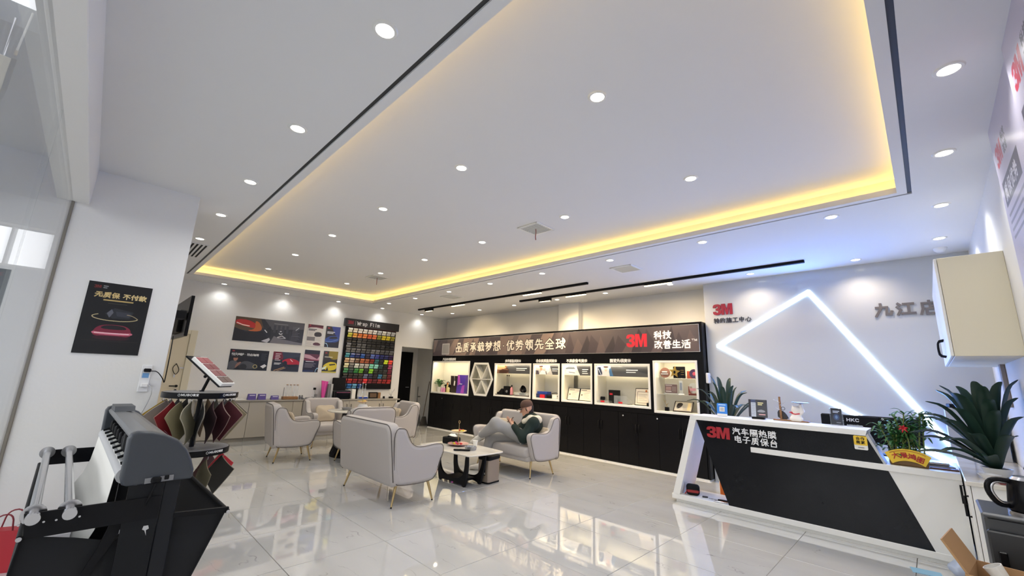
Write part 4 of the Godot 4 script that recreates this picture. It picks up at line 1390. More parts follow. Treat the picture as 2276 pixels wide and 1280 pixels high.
	part(bm, "handle", S().bar(V(0, 0.22, 0.03), V(0, 1.2, -0.1), 0.012), mat(c8(96, 84, 70), 0.5))
	part(bm, "head", S().prism(pv([-0.12, 0, 0.12, 0, 0.05, 0.24, -0.05, 0.24]), -0.025, 0.025), mat(c8(66, 62, 60), 0.8), Vector3.ZERO, FACE_X)

# ---------------------------------------------------------------- low cabinets under the posters
func side_counter():
	var z := -1.535
	for k in 5:
		var o := thing("base_cabinet", ["taupe two-door base cabinet, first from the cream door", "taupe two-door base cabinet, second from the cream door", "taupe two-door base cabinet, middle of the five", "taupe two-door base cabinet, second from the corridor opening", "taupe two-door base cabinet, nearest the corridor opening"][k], "cabinet", V(-9.95, 0, z - 0.4015), 0.0, "base cabinets under the posters")
		part(o, "carcass", S().span(V(0.03, 0.07, 0.4), V(0.4, 0.745, -0.4)), M.taupe)
		part(o, "toe_kick", S().span(V(0.03, 0, 0.4), V(0.37, 0.07, -0.4)), M.taupe_top)
		for s in [1, -1]:
			var d := part(o, "door", S().span(V(0.4, 0.075, s * 0.003), V(0.42, 0.738, s * 0.398), 0.002), M.taupe)
			part(d, "handle", S().tube([V(0.42, 0.66, s * 0.05), V(0.442, 0.66, s * 0.05), V(0.442, 0.5, s * 0.05), V(0.42, 0.5, s * 0.05)], 0.006, 6), M.black_matt)
		z -= 0.803
	solo("countertop", "long grey worktop lying over the taupe base cabinets", "worktop", S().span(V(0, 0.745, 0), V(0.435, 0.775, -4.14), 0.004), M.taupe_top, V(-9.95, 0, -1.5))
	var y := 0.775
	solo("paper_sheet", "white sheet of paper at the left end of the grey worktop", "paper", S().box(V(0, 0.004, 0), V(0.22, 0.008, 0.34), 0.001), M.paper, V(-9.72, y, -2.12), 8.0)
	for k in 3:
		var q: Array = [[-2.39, 0.115, "purple upright display box nearest the cream door on the worktop"], [-2.57, 0.115, "purple upright display box in the middle of the three"], [-2.81, 0.08, "lower purple box, third from the cream door"]][k]
		var o := thing("purple_case", q[2], "box", V(-9.68, y, q[0]), 4.0)
		part(o, "case", S().prism(pv([0, 0, 0.1, 0, 0.075, q[1], 0.045, q[1]]), -0.07, 0.07, Transform3D(Basis(), V(-0.05, 0, 0))), M.purple)
		part(o, "band", S().box(V(0.042, q[1] * 0.75, 0), V(0.004, 0.016, 0.1), 0.0, Basis(Vector3.BACK, 0.22)), mat(c8(206, 200, 226), 0.4))
	var tr := thing("tube_rack", "wooden rack with a row of tall glass tubes on the worktop", "tube rack", V(-9.72, y, -3.13))
	part(tr, "rack_base", S().box(V(0.03, 0.03, 0.02), V(0.12, 0.06, 0.3), 0.006), M.wood)
	for k in 4:
		var tu := thing("glass_tube", "tall capped glass tube, %s in the wooden rack from the cream door" % ORD[k], "tube", V(-9.69, y + 0.06, -3.03 - 0.068 * k), 0.0, "glass tubes in the rack")
		part(tu, "tube", S().lathe([Vector2(0, 0.0), Vector2(0.02, 0.0), Vector2(0.02, 0.24), Vector2(0.017, 0.24)], 12), M.clear)
		part(tu, "tube_cap", S().lathe([Vector2(0, 0.23), Vector2(0.022, 0.23), Vector2(0.022, 0.245), Vector2(0, 0.245)], 12), M.wood)
	part(tr, "rear_post", S().bar(V(-0.02, 0.05, 0.14), V(-0.02, 0.24, 0.14), 0.006), M.grey)
	solo("grey_spool", "small grey spool lying beside the tube rack", "spool", S().lathe([Vector2(0, -0.03), Vector2(0.045, -0.03), Vector2(0.045, -0.02), Vector2(0.03, -0.015), Vector2(0.03, 0.015), Vector2(0.045, 0.02), Vector2(0.045, 0.03), Vector2(0, 0.03)], 14, Transform3D(Basis(Vector3.RIGHT, PI / 2), V(0, 0.045, 0))), M.grey, V(-9.66, y, -3.32))
	for k in 4:
		solo("sample_swatch", "small grey swatch, %s in the row behind the lounge chair" % ORD[k], "swatch", S().box(V(0, 0.012 + 0.004 * k, 0), V(0.1, 0.024 + 0.008 * k, 0.055), 0.004), [M.grey, M.dark_trim, M.light_grey, M.grey][k], V(-9.68, y, -3.4 - 0.065 * k), 8.0 * k)
	var pc := thing("tool_cup", "small grey cup holding scissors on the worktop", "cup", V(-9.72, y, -3.65))
	part(pc, "cup", S().lathe([Vector2(0, 0), Vector2(0.03, 0), Vector2(0.034, 0.1), Vector2(0.03, 0.1), Vector2(0.028, 0.01), Vector2(0, 0.01)], 14), M.grey)
	var sc := thing("scissors", "black handled scissors standing in the small grey cup", "scissors", V(-9.72, y, -3.65))
	part(sc, "blades", S().bar(V(0, 0.03, 0), V(0.0, 0.2, 0.05), 0.004).bar(V(0, 0.03, 0), V(0.0, 0.2, 0.02), 0.004), M.steel)
	part(sc, "handles", S().box(V(0, 0.22, 0.04), V(0.01, 0.05, 0.06), 0.004), M.black_matt)
	var pk := thing("pink_sleeve", "tall bright pink plastic sleeve standing on the worktop", "sleeve", V(-9.76, y, -3.83))
	part(pk, "sleeve", S().prism(pv([-0.035, 0, 0.02, 0, 0.07, 0.38, -0.075, 0.4]), -0.02, 0.02, Transform3D(FACE_X, Vector3.ZERO)), M.pink)
	part(pk, "fold", S().prism(pv([-0.01, 0.02, 0.0, 0.02, 0.02, 0.37, 0.0, 0.37]), 0.02, 0.026, Transform3D(FACE_X, Vector3.ZERO)), mat(c8(236, 110, 186), 0.4))
	for k in 2:
		solo("upright_binder", ["grey binder standing next to the pink sleeve", "pale grey binder standing against the black printer"][k], "binder", S().box(V(0, 0.165, 0), V(0.2, 0.33, 0.05), 0.004), [M.grey, M.light_grey][k], V(-9.78, y, -3.91 - 0.058 * k), 3.0)
	var pr := thing("printer", "black printer with its lid raised on the worktop", "printer", V(-9.7, y, -4.19))
	part(pr, "body", S().box(V(0, 0.095, 0), V(0.32, 0.19, 0.36), 0.02), M.black)
	part(pr, "lid", S().box(V(-0.14, 0.32, 0), V(0.04, 0.3, 0.32), 0.016, Basis(Vector3.BACK, 0.08)), M.black_matt)
	part(pr, "edge_band", S().box(V(0.165, 0.15, 0), V(0.006, 0.012, 0.32)), mat(c8(150, 80, 110), 0.4))
	part(pr, "front_panel", S().box(V(0.162, 0.08, 0), V(0.006, 0.08, 0.28), 0.002), M.black_front)
	var wb := thing("white_carton", "white carton with a dark side beside the printer", "box", V(-9.7, y, -4.46), 8.0)
	part(wb, "carton", S().box(V(0, 0.11, 0), V(0.16, 0.22, 0.1), 0.004), M.paper)
	part(wb, "spine", S().box(V(0.02, 0.115, -0.08), V(0.12, 0.23, 0.04), 0.004), M.black_matt)
	var bs := thing("bottle_tray", "white and blue tray under three clear bottles", "tray", V(-9.7, y, -4.72))
	part(bs, "tray", S().box(V(0, 0.02, 0), V(0.14, 0.04, 0.24), 0.008), M.blue)
	part(bs, "tray_top", S().box(V(0, 0.048, 0), V(0.13, 0.016, 0.23), 0.006), M.white_plastic)
	for k in 3:
		var hh := 0.26 + 0.03 * (k % 2)
		var bo := thing("clear_bottle", ["clear stoppered bottle nearest the printer on the blue tray", "taller clear stoppered bottle in the middle of the blue tray", "clear stoppered bottle nearest the picture frame on the blue tray"][k], "bottle", V(-9.7, y + 0.056, -4.645 - 0.07 * k), 0.0, "clear bottles on the tray")
		part(bo, "bottle", S().lathe([Vector2(0, 0), Vector2(0.026, 0), Vector2(0.026, hh * 0.6), Vector2(0.01, hh * 0.78), Vector2(0.01, hh)], 12), M.clear)
		part(bo, "stopper", S().ball(V(0, hh + 0.012, 0), V(0.014, 0.016, 0.014), 10, 6), M.light_grey)
	solo("glass_cup", "small clear cup at the foot of the film board", "cup", S().lathe([Vector2(0, 0), Vector2(0.024, 0), Vector2(0.03, 0.06), Vector2(0.027, 0.06)], 12), M.clear, V(-9.6, y, -4.58))
	var pf := thing("picture_frame", "small black picture frame standing under the film board", "picture frame", V(-9.74, y, -5.02))
	part(pf, "frame", S().box(V(0, 0.075, 0), V(0.016, 0.15, 0.24), 0.004, Basis(Vector3.BACK, 0.12)), M.black_matt)
	part(pf, "picture", S().box(V(0.011, 0.075, 0.0), V(0.002, 0.1, 0.17), 0.0, Basis(Vector3.BACK, 0.12)), mat(c8(96, 72, 50), 0.4))
	solo("wooden_block", "pale wooden block beside the small picture frame", "block", S().box(V(0, 0.07, 0), V(0.05, 0.14, 0.06), 0.004), M.wood, V(-9.74, y, -5.18))
	solo("black_tin", "small black tin right of the picture frame", "tin", S().lathe([Vector2(0, 0), Vector2(0.026, 0), Vector2(0.026, 0.05), Vector2(0.022, 0.055), Vector2(0, 0.055)], 12), M.black_matt, V(-9.64, y, -5.26))
	var sp := thing("twig_ornament", "white flowered twig ornament at the right end of the worktop", "ornament", V(-9.72, y, -5.5))
	part(sp, "base", S().box(V(0, 0.02, 0), V(0.06, 0.04, 0.1), 0.006), M.black_matt)
	for k in 7:
		var a := 0.9 * k
		var tip := V(0.05 * cos(a), 0.1 + 0.022 * k, 0.09 * sin(a))
		part(sp, "twig", S().tube(curve([V(0, 0.04, 0), V(tip.x * 0.3, tip.y * 0.6, tip.z * 0.2), tip]), 0.002, 4), M.grey)
		part(sp, "flower", S().ball(tip, V(0.01, 0.01, 0.01), 7, 4), M.paper)

# ---------------------------------------------------------------- lounge
# a seat whose front looks to +z, standing on the origin
func seat(n: String, label: String, w: float, at: Vector3, turn: float, group: String) -> Node3D:
	var o := thing(n, label, "sofa" if w > 1.0 else "armchair", at, turn, group)
	var lean := Transform3D(Basis(Vector3.RIGHT, -0.13), V(0, 0.22, -0.245))
	var out := PackedVector2Array()
	var hw := w / 2
	for p in [[-hw, 0.0, 0.06], [hw, 0.0, 0.06], [hw * 0.97, 0.645, 0.1], [-hw * 0.97, 0.645, 0.1]]:
		var c := Vector2(p[0] - signf(p[0]) * p[2], p[1] + (p[2] if p[1] == 0.0 else -p[2]))
		var a0: float = {true: {true: PI, false: 1.5 * PI}, false: {true: PI / 2, false: 0.0}}[p[1] == 0.0][p[0] < 0.0]
		for i in 6:
			out.append(c + Vector2(cos(a0 + PI / 2 * i / 5.0), sin(a0 + PI / 2 * i / 5.0)) * p[2])
	part(o, "backrest", S().puff(spaced(out, 0.06), 0.14, 0.04, lean), M.sofa)
	var edge := []
	for i in range(6, out.size() + 1):
		var q := out[i % out.size()]
		edge.append(lean * V(q.x, q.y, -0.05))
	edge.append(lean * V(out[0].x, out[0].y, -0.05))
	part(o, "piping", S().tube(edge, 0.0045, 6), M.piping)
	var side := smoothed(pv([-0.23, 0.0, 0.17, 0.0, 0.25, 0.06, 0.29, 0.2, 0.34, 0.32, 0.32, 0.395, 0.22, 0.405, 0.06, 0.385, -0.04, 0.39, -0.11, 0.43, -0.16, 0.52, -0.2, 0.6, -0.34, 0.6, -0.32, 0.3, -0.28, 0.04]), 2)
	var turned := Basis(Vector3(0, 0, 1), Vector3(0, 1, 0), Vector3(-1, 0, 0))
	for s in [-1, 1]:
		var xf := Transform3D(turned, V(s * (hw - 0.055), 0.22, 0))
		part(o, "arm", S().puff(side, 0.105, 0.035, xf), M.sofa)
		var e := []
		for q in side:
			e.append(Transform3D(turned, V(s * (hw - 0.008), 0.22, 0)) * V(q.x * 0.985, q.y * 0.985 + 0.003, 0))
		e.append(e[0])
		part(o, "piping", S().tube(e, 0.004, 5), M.piping)
	part(o, "seat", S().puff(spaced(rounded(w - 0.2, 0.56, 0.07, 5, 0, -0.04), 0.06), 0.15, 0.05, Transform3D(UPWARD, V(0, 0.345, 0)), 0.012), M.sofa)
	part(o, "seat_base", S().puff(rounded(w - 0.2, 0.5, 0.06, 5, 0, -0.03), 0.09, 0.03, Transform3D(UPWARD, V(0, 0.26, 0)), 0.0), M.sofa)
	for sx in [-1, 1]:
		for sz in [-1, 1]:
			var a := V(sx * (hw - 0.11), 0.225, sz * 0.2)
			var b := V(sx * (hw - 0.07), 0.0, sz * 0.26)
			var l := part(o, "leg", S().bar(a, b.lerp(a, 0.06), 0.016, 0.009, 12), M.brass)
			part(l, "foot", S().bar(b.lerp(a, 0.06), b, 0.0095, 0.0095, 10), M.black_matt)
	return o

func pillow(label: String, at: Vector3, bs: Basis, w := 0.36, h := 0.3):
	var o := thing("throw_pillow", label, "pillow", at, 0.0, "beige throw pillows")
	o.transform.basis = bs
	var q := PackedVector2Array()
	for k in 40:
		var t := TAU * k / 40
		var c := Vector2(signf(cos(t)) * pow(absf(cos(t)), 0.42), signf(sin(t)) * pow(absf(sin(t)), 0.42))
		q.append(Vector2(c.x * w / 2 * (1.0 + 0.06 * absf(c.x * c.y)), c.y * h / 2 * (1.0 + 0.08 * absf(c.x * c.y))))
	part(o, "cover", S().puff(q, 0.05, 0.024, Transform3D(), 0.042), M.cushion)
	part(o, "seam", S().tube(Array(q).map(func(p): return V(p.x, p.y, 0)) + [V(q[0].x, q[0].y, 0)], 0.003, 4), M.cushion)
	return o

func lounge():
	seat("loveseat", "grey two-seat sofa with its back to the camera, by the coffee table", 1.3, V(-4.78, 0, -2.76), 180.0, "grey lounge seats")
	seat("loveseat", "grey two-seat sofa with the seated man, in front of the black cabinets", 1.3, V(-4.77, 0, -4.93), 0.0, "grey lounge seats")
	seat("armchair", "grey armchair nearest the poster cabinets' left end, seen from its side", 0.74, V(-7.46, 0, -2.5), 173.0, "grey lounge seats")
	seat("armchair", "grey armchair with a beige pillow facing the camera before the taupe cabinets", 0.74, V(-8.42, 0, -3.42), 88.0, "grey lounge seats")
	seat("armchair", "grey armchair behind the near sofa with its back to the camera", 0.74, V(-6.62, 0, -3.3), -92.0, "grey lounge seats")
	seat("armchair", "grey armchair beside the corridor opening, turned to the round table", 0.74, V(-7.44, 0, -4.3), -4.0, "grey lounge seats")
	pillow("beige pillow on the armchair facing the camera", V(-8.5, 0.58, -3.42), Basis(Vector3.UP, PI / 2) * Basis(Vector3.RIGHT, -0.3))
	pillow("beige pillow in the armchair beside the corridor opening", V(-7.5, 0.58, -4.36), Basis(Vector3.UP, -0.1) * Basis(Vector3.RIGHT, -0.3))
	pillow("beige pillow just showing in the left side armchair", V(-7.44, 0.58, -2.44), Basis(Vector3.UP, PI) * Basis(Vector3.RIGHT, -0.3))
	pillow("large beige pillow at the seated man's knee side", V(-5.16, 0.585, -4.97), Basis(Vector3.UP, 0.15) * Basis(Vector3.RIGHT, -0.3), 0.4, 0.3)
	pillow("beige pillow behind the seated man's back", V(-4.3, 0.54, -5.03), Basis(Vector3.UP, -0.1) * Basis(Vector3.RIGHT, -0.25), 0.3, 0.26)
	# round table
	var rt := thing("round_table", "round white stone table on a black ribbed pedestal", "table", V(-7.22, 0, -3.4))
	part(rt, "table_top", S().lathe([Vector2(0, 0.715), Vector2(0.41, 0.715), Vector2(0.43, 0.725), Vector2(0.43, 0.735), Vector2(0.41, 0.74), Vector2(0, 0.74)], 48), M.slab)
	for k in 28:
		var a := TAU * k / 28
		var d := Vector3(cos(a), 0, sin(a))
		part(rt, "rib", S().tube([d * 0.3 + V(0, 0.03, 0), d * 0.26 + V(0, 0.15, 0), d * 0.19 + V(0, 0.45, 0), d * 0.17 + V(0, 0.7, 0)], [0.03, 0.028, 0.022, 0.02], 6), M.black)
	part(rt, "core", S().lathe([Vector2(0, 0.02), Vector2(0.3, 0.02), Vector2(0.26, 0.15), Vector2(0.19, 0.45), Vector2(0.17, 0.71), Vector2(0, 0.71)], 28), M.black)
	part(rt, "base_ring", S().lathe([Vector2(0, 0), Vector2(0.32, 0), Vector2(0.32, 0.03), Vector2(0, 0.03)], 36), M.black_matt)
	var y := 0.74
	solo("ash_dish", "grey stone dish on the round table", "dish", S().lathe([Vector2(0, 0), Vector2(0.07, 0), Vector2(0.09, 0.04), Vector2(0.075, 0.04), Vector2(0.06, 0.015), Vector2(0, 0.015)], 18), M.grey, V(-7.3, y, -3.3))
	solo("crystal_ashtray", "faceted clear ashtray on the round table", "ashtray", S().lathe([Vector2(0, 0), Vector2(0.06, 0), Vector2(0.1, 0.05), Vector2(0.07, 0.1), Vector2(0.05, 0.06), Vector2(0, 0.05)], 8), M.light_grey, V(-7.16, y, -3.52))
	solo("white_cloth", "crumpled white cloth behind the dish on the round table", "cloth", S().ball(V(0, 0.03, 0), V(0.08, 0.04, 0.06), 9, 5), M.paper, V(-7.05, y, -3.6))
	cake_stand("gold fruit stand with a small plate on the round table", V(-7.36, y, -3.6), 0.12, 0.2)
	# coffee table
	var ct := thing("coffee_table", "white stone coffee table on black looped legs between the two sofas", "table", V(-4.7, 0, -3.79))
	var top := smoothed(spaced(pv([-0.56, 0.3, 0.0, 0.34, 0.56, 0.31, 0.58, 0.0, 0.56, -0.3, 0.0, -0.34, -0.56, -0.31, -0.58, 0.0]), 0.12), 2)
	part(ct, "table_top", S().puff(top, 0.018, 0.008, Transform3D(UPWARD, V(0, 0.424, 0))), M.slab)
	part(ct, "under_plate", S().puff(smoothed(pv([-0.46, 0.22, 0.46, 0.22, 0.46, -0.22, -0.46, -0.22]), 2), 0.014, 0.005, Transform3D(UPWARD, V(0, 0.407, 0))), M.black_matt)
	var u := smoothed(pv([-0.34, 0.4, -0.29, 0.4, -0.27, 0.2, -0.2, 0.1, 0.0, 0.075, 0.2, 0.1, 0.27, 0.2, 0.29, 0.4, 0.34, 0.4, 0.33, 0.2, 0.3, 0.1, 0.28, 0.0, 0.24, 0.0, 0.2, 0.03, -0.2, 0.03, -0.24, 0.0, -0.28, 0.0, -0.3, 0.1, -0.33, 0.2]), 2)
	for s in [1, -1]:
		part(ct, "leg_loop", S().prism(u, -0.014, 0.014, Transform3D(Basis(Vector3.RIGHT, s * 0.06), V(0.03, 0, s * 0.13))), M.black_matt)
	part(ct, "stretcher", S().box(V(0.03, 0.06, 0), V(0.36, 0.03, 0.24), 0.008), M.black_matt)
	y = 0.433
	var tb := thing("tissue_box", "black tissue box with a white tissue on the coffee table", "tissue box", V(-5.05, y, -3.9), 20.0)
	part(tb, "box", S().box(V(0, 0.045, 0), V(0.24, 0.09, 0.13), 0.012), M.black_matt)
	part(tb, "tissue", S().sheet([[V(-0.07, 0.088, -0.03), V(-0.07, 0.088, 0.03)], [V(-0.04, 0.125, -0.04), V(-0.03, 0.115, 0.04)], [V(0.03, 0.13, -0.035), V(0.03, 0.105, 0.045)], [V(0.075, 0.095, -0.03), V(0.07, 0.1, 0.035)]], 0.002), M.paper)
	cake_stand("two-tier fruit plate with a ring handle on the coffee table", V(-4.84, y, -3.86), 0.15, 0.3)
	solo("paper_cup", "white paper cup on the coffee table", "cup", S().lathe([Vector2(0, 0), Vector2(0.026, 0), Vector2(0.036, 0.085), Vector2(0.038, 0.09), Vector2(0.034, 0.085), Vector2(0.025, 0.01), Vector2(0, 0.01)], 18), M.paper, V(-4.6, y, -3.97))
	solo("glass_ashtray", "round cut-glass ashtray on the coffee table", "ashtray", S().lathe([Vector2(0, 0), Vector2(0.075, 0), Vector2(0.085, 0.045), Vector2(0.07, 0.045), Vector2(0.055, 0.015), Vector2(0, 0.015)], 10), mat(c8(150, 152, 156), 0.1, 0.4), V(-4.48, y, -3.79))
	var rc := thing("remote_control", "black remote lying on the coffee table", "remote", V(-4.48, y, -3.64), 40.0)
	part(rc, "body", S().puff(smoothed(pv([-0.11, 0.025, 0.11, 0.02, 0.11, -0.02, 0.0, -0.018, -0.05, -0.035, -0.11, -0.03]), 2), 0.02, 0.007, Transform3D(UPWARD, V(0, 0.011, 0))), M.black_matt)
	part(rc, "keypad", S().box(V(0.02, 0.0225, 0), V(0.1, 0.003, 0.018)), M.dark_trim)
	# pedal bin
	var bn := thing("waste_bin", "beige waste bin with a black liner beside the coffee table", "bin", V(-4.44, 0, -4.1), 8.0)
	part(bn, "body", S().puff(rounded(0.2, 0.24, 0.03, 4), 0.31, 0.004, Transform3D(UPWARD, V(0, 0.17, 0))), mat(c8(160, 146, 132), 0.35, 0.3))
	part(bn, "base", S().puff(rounded(0.21, 0.25, 0.03, 4), 0.02, 0.004, Transform3D(UPWARD, V(0, 0.01, 0))), M.black_matt)
	part(bn, "liner", S().puff(rounded(0.215, 0.255, 0.035, 4), 0.05, 0.012, Transform3D(UPWARD * Basis(Vector3.RIGHT, 0.04), V(0, 0.32, 0))), M.black_matt)
	part(bn, "label_plate", S().prism(rounded(0.022, 0.14, 0.011, 4), 0.0, 0.003, Transform3D(Basis(), V(0.03, 0.17, 0.121))), M.black_matt)
	part(bn, "label_mark", S().box(V(0.03, 0.125, 0.125), V(0.014, 0.024, 0.002)), M.paper)

func cake_stand(label: String, at: Vector3, r: float, h: float):
	var o := thing("fruit_stand", label, "fruit stand", at)
	part(o, "lower_plate", S().lathe([Vector2(0, 0.01), Vector2(r * 0.5, 0.01), Vector2(r, 0.03), Vector2(r * 0.96, 0.034), Vector2(r * 0.5, 0.018), Vector2(0, 0.018)], 24), mat(c8(206, 160, 150), 0.3))
	part(o, "upper_plate", S().lathe([Vector2(0, h * 0.6), Vector2(r * 0.4, h * 0.6), Vector2(r * 0.75, h * 0.6 + 0.02), Vector2(r * 0.72, h * 0.6 + 0.024), Vector2(r * 0.4, h * 0.6 + 0.008), Vector2(0, h * 0.6 + 0.008)], 24), mat(c8(214, 190, 140), 0.3))
	part(o, "stem", S().bar(V(0, 0.0, 0), V(0, h, 0), 0.004), M.brass)
	var ring := []
	for k in 13:
		ring.append(V(0.018 * sin(TAU * k / 12), h + 0.018 - 0.018 * cos(TAU * k / 12), 0))
	part(o, "ring", S().tube(ring, 0.004, 6), M.brass)
	for k in 9:
		var a := 0.8 * k
		var low := k < 5
		var tint: int = k % 5
		solo("sweet", "small %s sweet on the %s plate of the %s" % [["red", "crimson", "yellow", "lime", "pink"][tint], "lower" if low else "upper", "round table's fruit stand" if r < 0.14 else "coffee table's fruit stand"], "sweet", S().ball(V(0, 0.014, 0), V(0.022, 0.014, 0.018), 8, 5), [M.red, mat(c8(206, 60, 70), 0.3), M.yellow, mat(c8(190, 206, 90), 0.4), M.pink][tint], at + V(cos(a) * r * 0.42, 0.0185 if low else h * 0.6 + 0.0085, sin(a) * r * 0.42), 0.0, "sweets on the fruit stands")
	return o

# ---------------------------------------------------------------- the seated man
# joints joined by tapered capsules, meshed as surface nets; bones = [a, b, ra, rb]
func blob(sh: Shape, bones: Array, cell: float, k: float):
	var lo := Vector3(1e9, 1e9, 1e9)
	var hi := -lo
	for b in bones:
		var r: float = maxf(b[2], b[3]) + cell * 3.0
		lo = lo.min(b[0].min(b[1]) - Vector3(r, r, r))
		hi = hi.max(b[0].max(b[1]) + Vector3(r, r, r))
	var nx := int((hi.x - lo.x) / cell) + 2
	var ny := int((hi.y - lo.y) / cell) + 2
	var nz := int((hi.z - lo.z) / cell) + 2
	var f := PackedFloat32Array()
	f.resize(nx * ny * nz)
	f.fill(9.0)
	for b in bones:
		var a: Vector3 = b[0]
		var d: Vector3 = b[1] - b[0]
		var dd := maxf(d.length_squared(), 1e-9)
		var ra: float = b[2]
		var rb: float = b[3]
		var r := maxf(ra, rb) + k + cell * 2.0
		var p0 := (a.min(b[1]) - Vector3(r, r, r) - lo) / cell
		var p1 := (a.max(b[1]) + Vector3(r, r, r) - lo) / cell
		for x in range(maxi(0, int(p0.x)), mini(nx, int(p1.x) + 2)):
			for y in range(maxi(0, int(p0.y)), mini(ny, int(p1.y) + 2)):
				for z in range(maxi(0, int(p0.z)), mini(nz, int(p1.z) + 2)):
					var q := lo + Vector3(x, y, z) * cell - a
					var t := clampf(q.dot(d) / dd, 0.0, 1.0)
					var v := (q - d * t).length() - lerpf(ra, rb, t)
					var i := (x * ny + y) * nz + z
					var o := f[i]
					var h := maxf(k - absf(o - v), 0.0)
					f[i] = minf(o, v) - h * h * 0.25 / k
	var vid := PackedInt32Array()
	vid.resize(nx * ny * nz)
	vid.fill(-1)
	var verts := PackedVector3Array()
	var sx := ny * nz
	var off := [0, 1, nz, nz + 1, sx, sx + 1, sx + nz, sx + nz + 1]
	var pos := [Vector3(0, 0, 0), Vector3(0, 0, 1), Vector3(0, 1, 0), Vector3(0, 1, 1), Vector3(1, 0, 0), Vector3(1, 0, 1), Vector3(1, 1, 0), Vector3(1, 1, 1)]
	var edges := [[0, 1], [2, 3], [4, 5], [6, 7], [0, 2], [1, 3], [4, 6], [5, 7], [0, 4], [1, 5], [2, 6], [3, 7]]
	for x in nx - 1:
		for y in ny - 1:
			for z in nz - 1:
				var i := (x * ny + y) * nz + z
				var c := 0
				if f[i] > cell * 2.0:
					continue
				for j in 8:
					if f[i + off[j]] < 0.0:
						c += 1
				if c == 0 or c == 8:
					continue
				var s := Vector3.ZERO
				var n := 0
				for e in edges:
					var va := f[i + off[e[0]]]
					var vb := f[i + off[e[1]]]
					if (va < 0.0) != (vb < 0.0):
						s += pos[e[0]].lerp(pos[e[1]], va / (va - vb))
						n += 1
				vid[i] = verts.size()
				verts.append(lo + (Vector3(x, y, z) + s / n) * cell)
	sh.g += 1
	sh.st.set_smooth_group(sh.g)
	var step := [sx, nz, 1]
	for x in range(1, nx - 1):
		for y in range(1, ny - 1):
			for z in range(1, nz - 1):
				var i := (x * ny + y) * nz + z
				if absf(f[i]) > cell * 2.0:
					continue
				for a in 3:
					var ins := f[i] < 0.0
					if ins == (f[i + step[a]] < 0.0):
						continue
					var b: int = step[(a + 1) % 3]
					var c2: int = step[(a + 2) % 3]
					var q := [vid[i - b - c2], vid[i - c2], vid[i], vid[i - b]]
					if q.min() < 0:
						continue
					if ins:
						q.reverse()
					sh.tri(verts[q[0]], verts[q[1]], verts[q[2]])
					sh.tri(verts[q[0]], verts[q[2]], verts[q[3]])
	sh.st.set_smooth_group(-1)
	return sh

func hand_bones(wr: Vector3, fwd: Vector3, up: Vector3, thumb: Vector3) -> Array:
	var out := [[wr, wr + fwd * 0.045, 0.022, 0.027], [wr + fwd * 0.05 + thumb * 0.015, wr + fwd * 0.075 + thumb * 0.02, 0.018, 0.014], [wr + fwd * 0.05 - thumb * 0.015, wr + fwd * 0.072 - thumb * 0.022, 0.018, 0.014]]
	for k in 4:
		var s := 0.028 - 0.019 * k
		var l: float = [0.036, 0.04, 0.037, 0.029][k]
		var a := wr + fwd * 0.075 + thumb * s
		var b := a + (fwd * 0.8 + up * 0.6) * l
		var c := b + (fwd * 0.1 + up * 0.95) * l * 0.7
		out.append([a, b, 0.009, 0.0085])
		out.append([b, c, 0.0085, 0.007])
	var ta := wr + fwd * 0.03 + thumb * 0.028
	var tb := ta + (thumb * 0.7 + fwd * 0.6 + up * 0.3) * 0.034
	out.append([ta, tb, 0.011, 0.01])
	out.append([tb, tb + (fwd * 0.5 + up * 0.8) * 0.028, 0.01, 0.008])
	return out

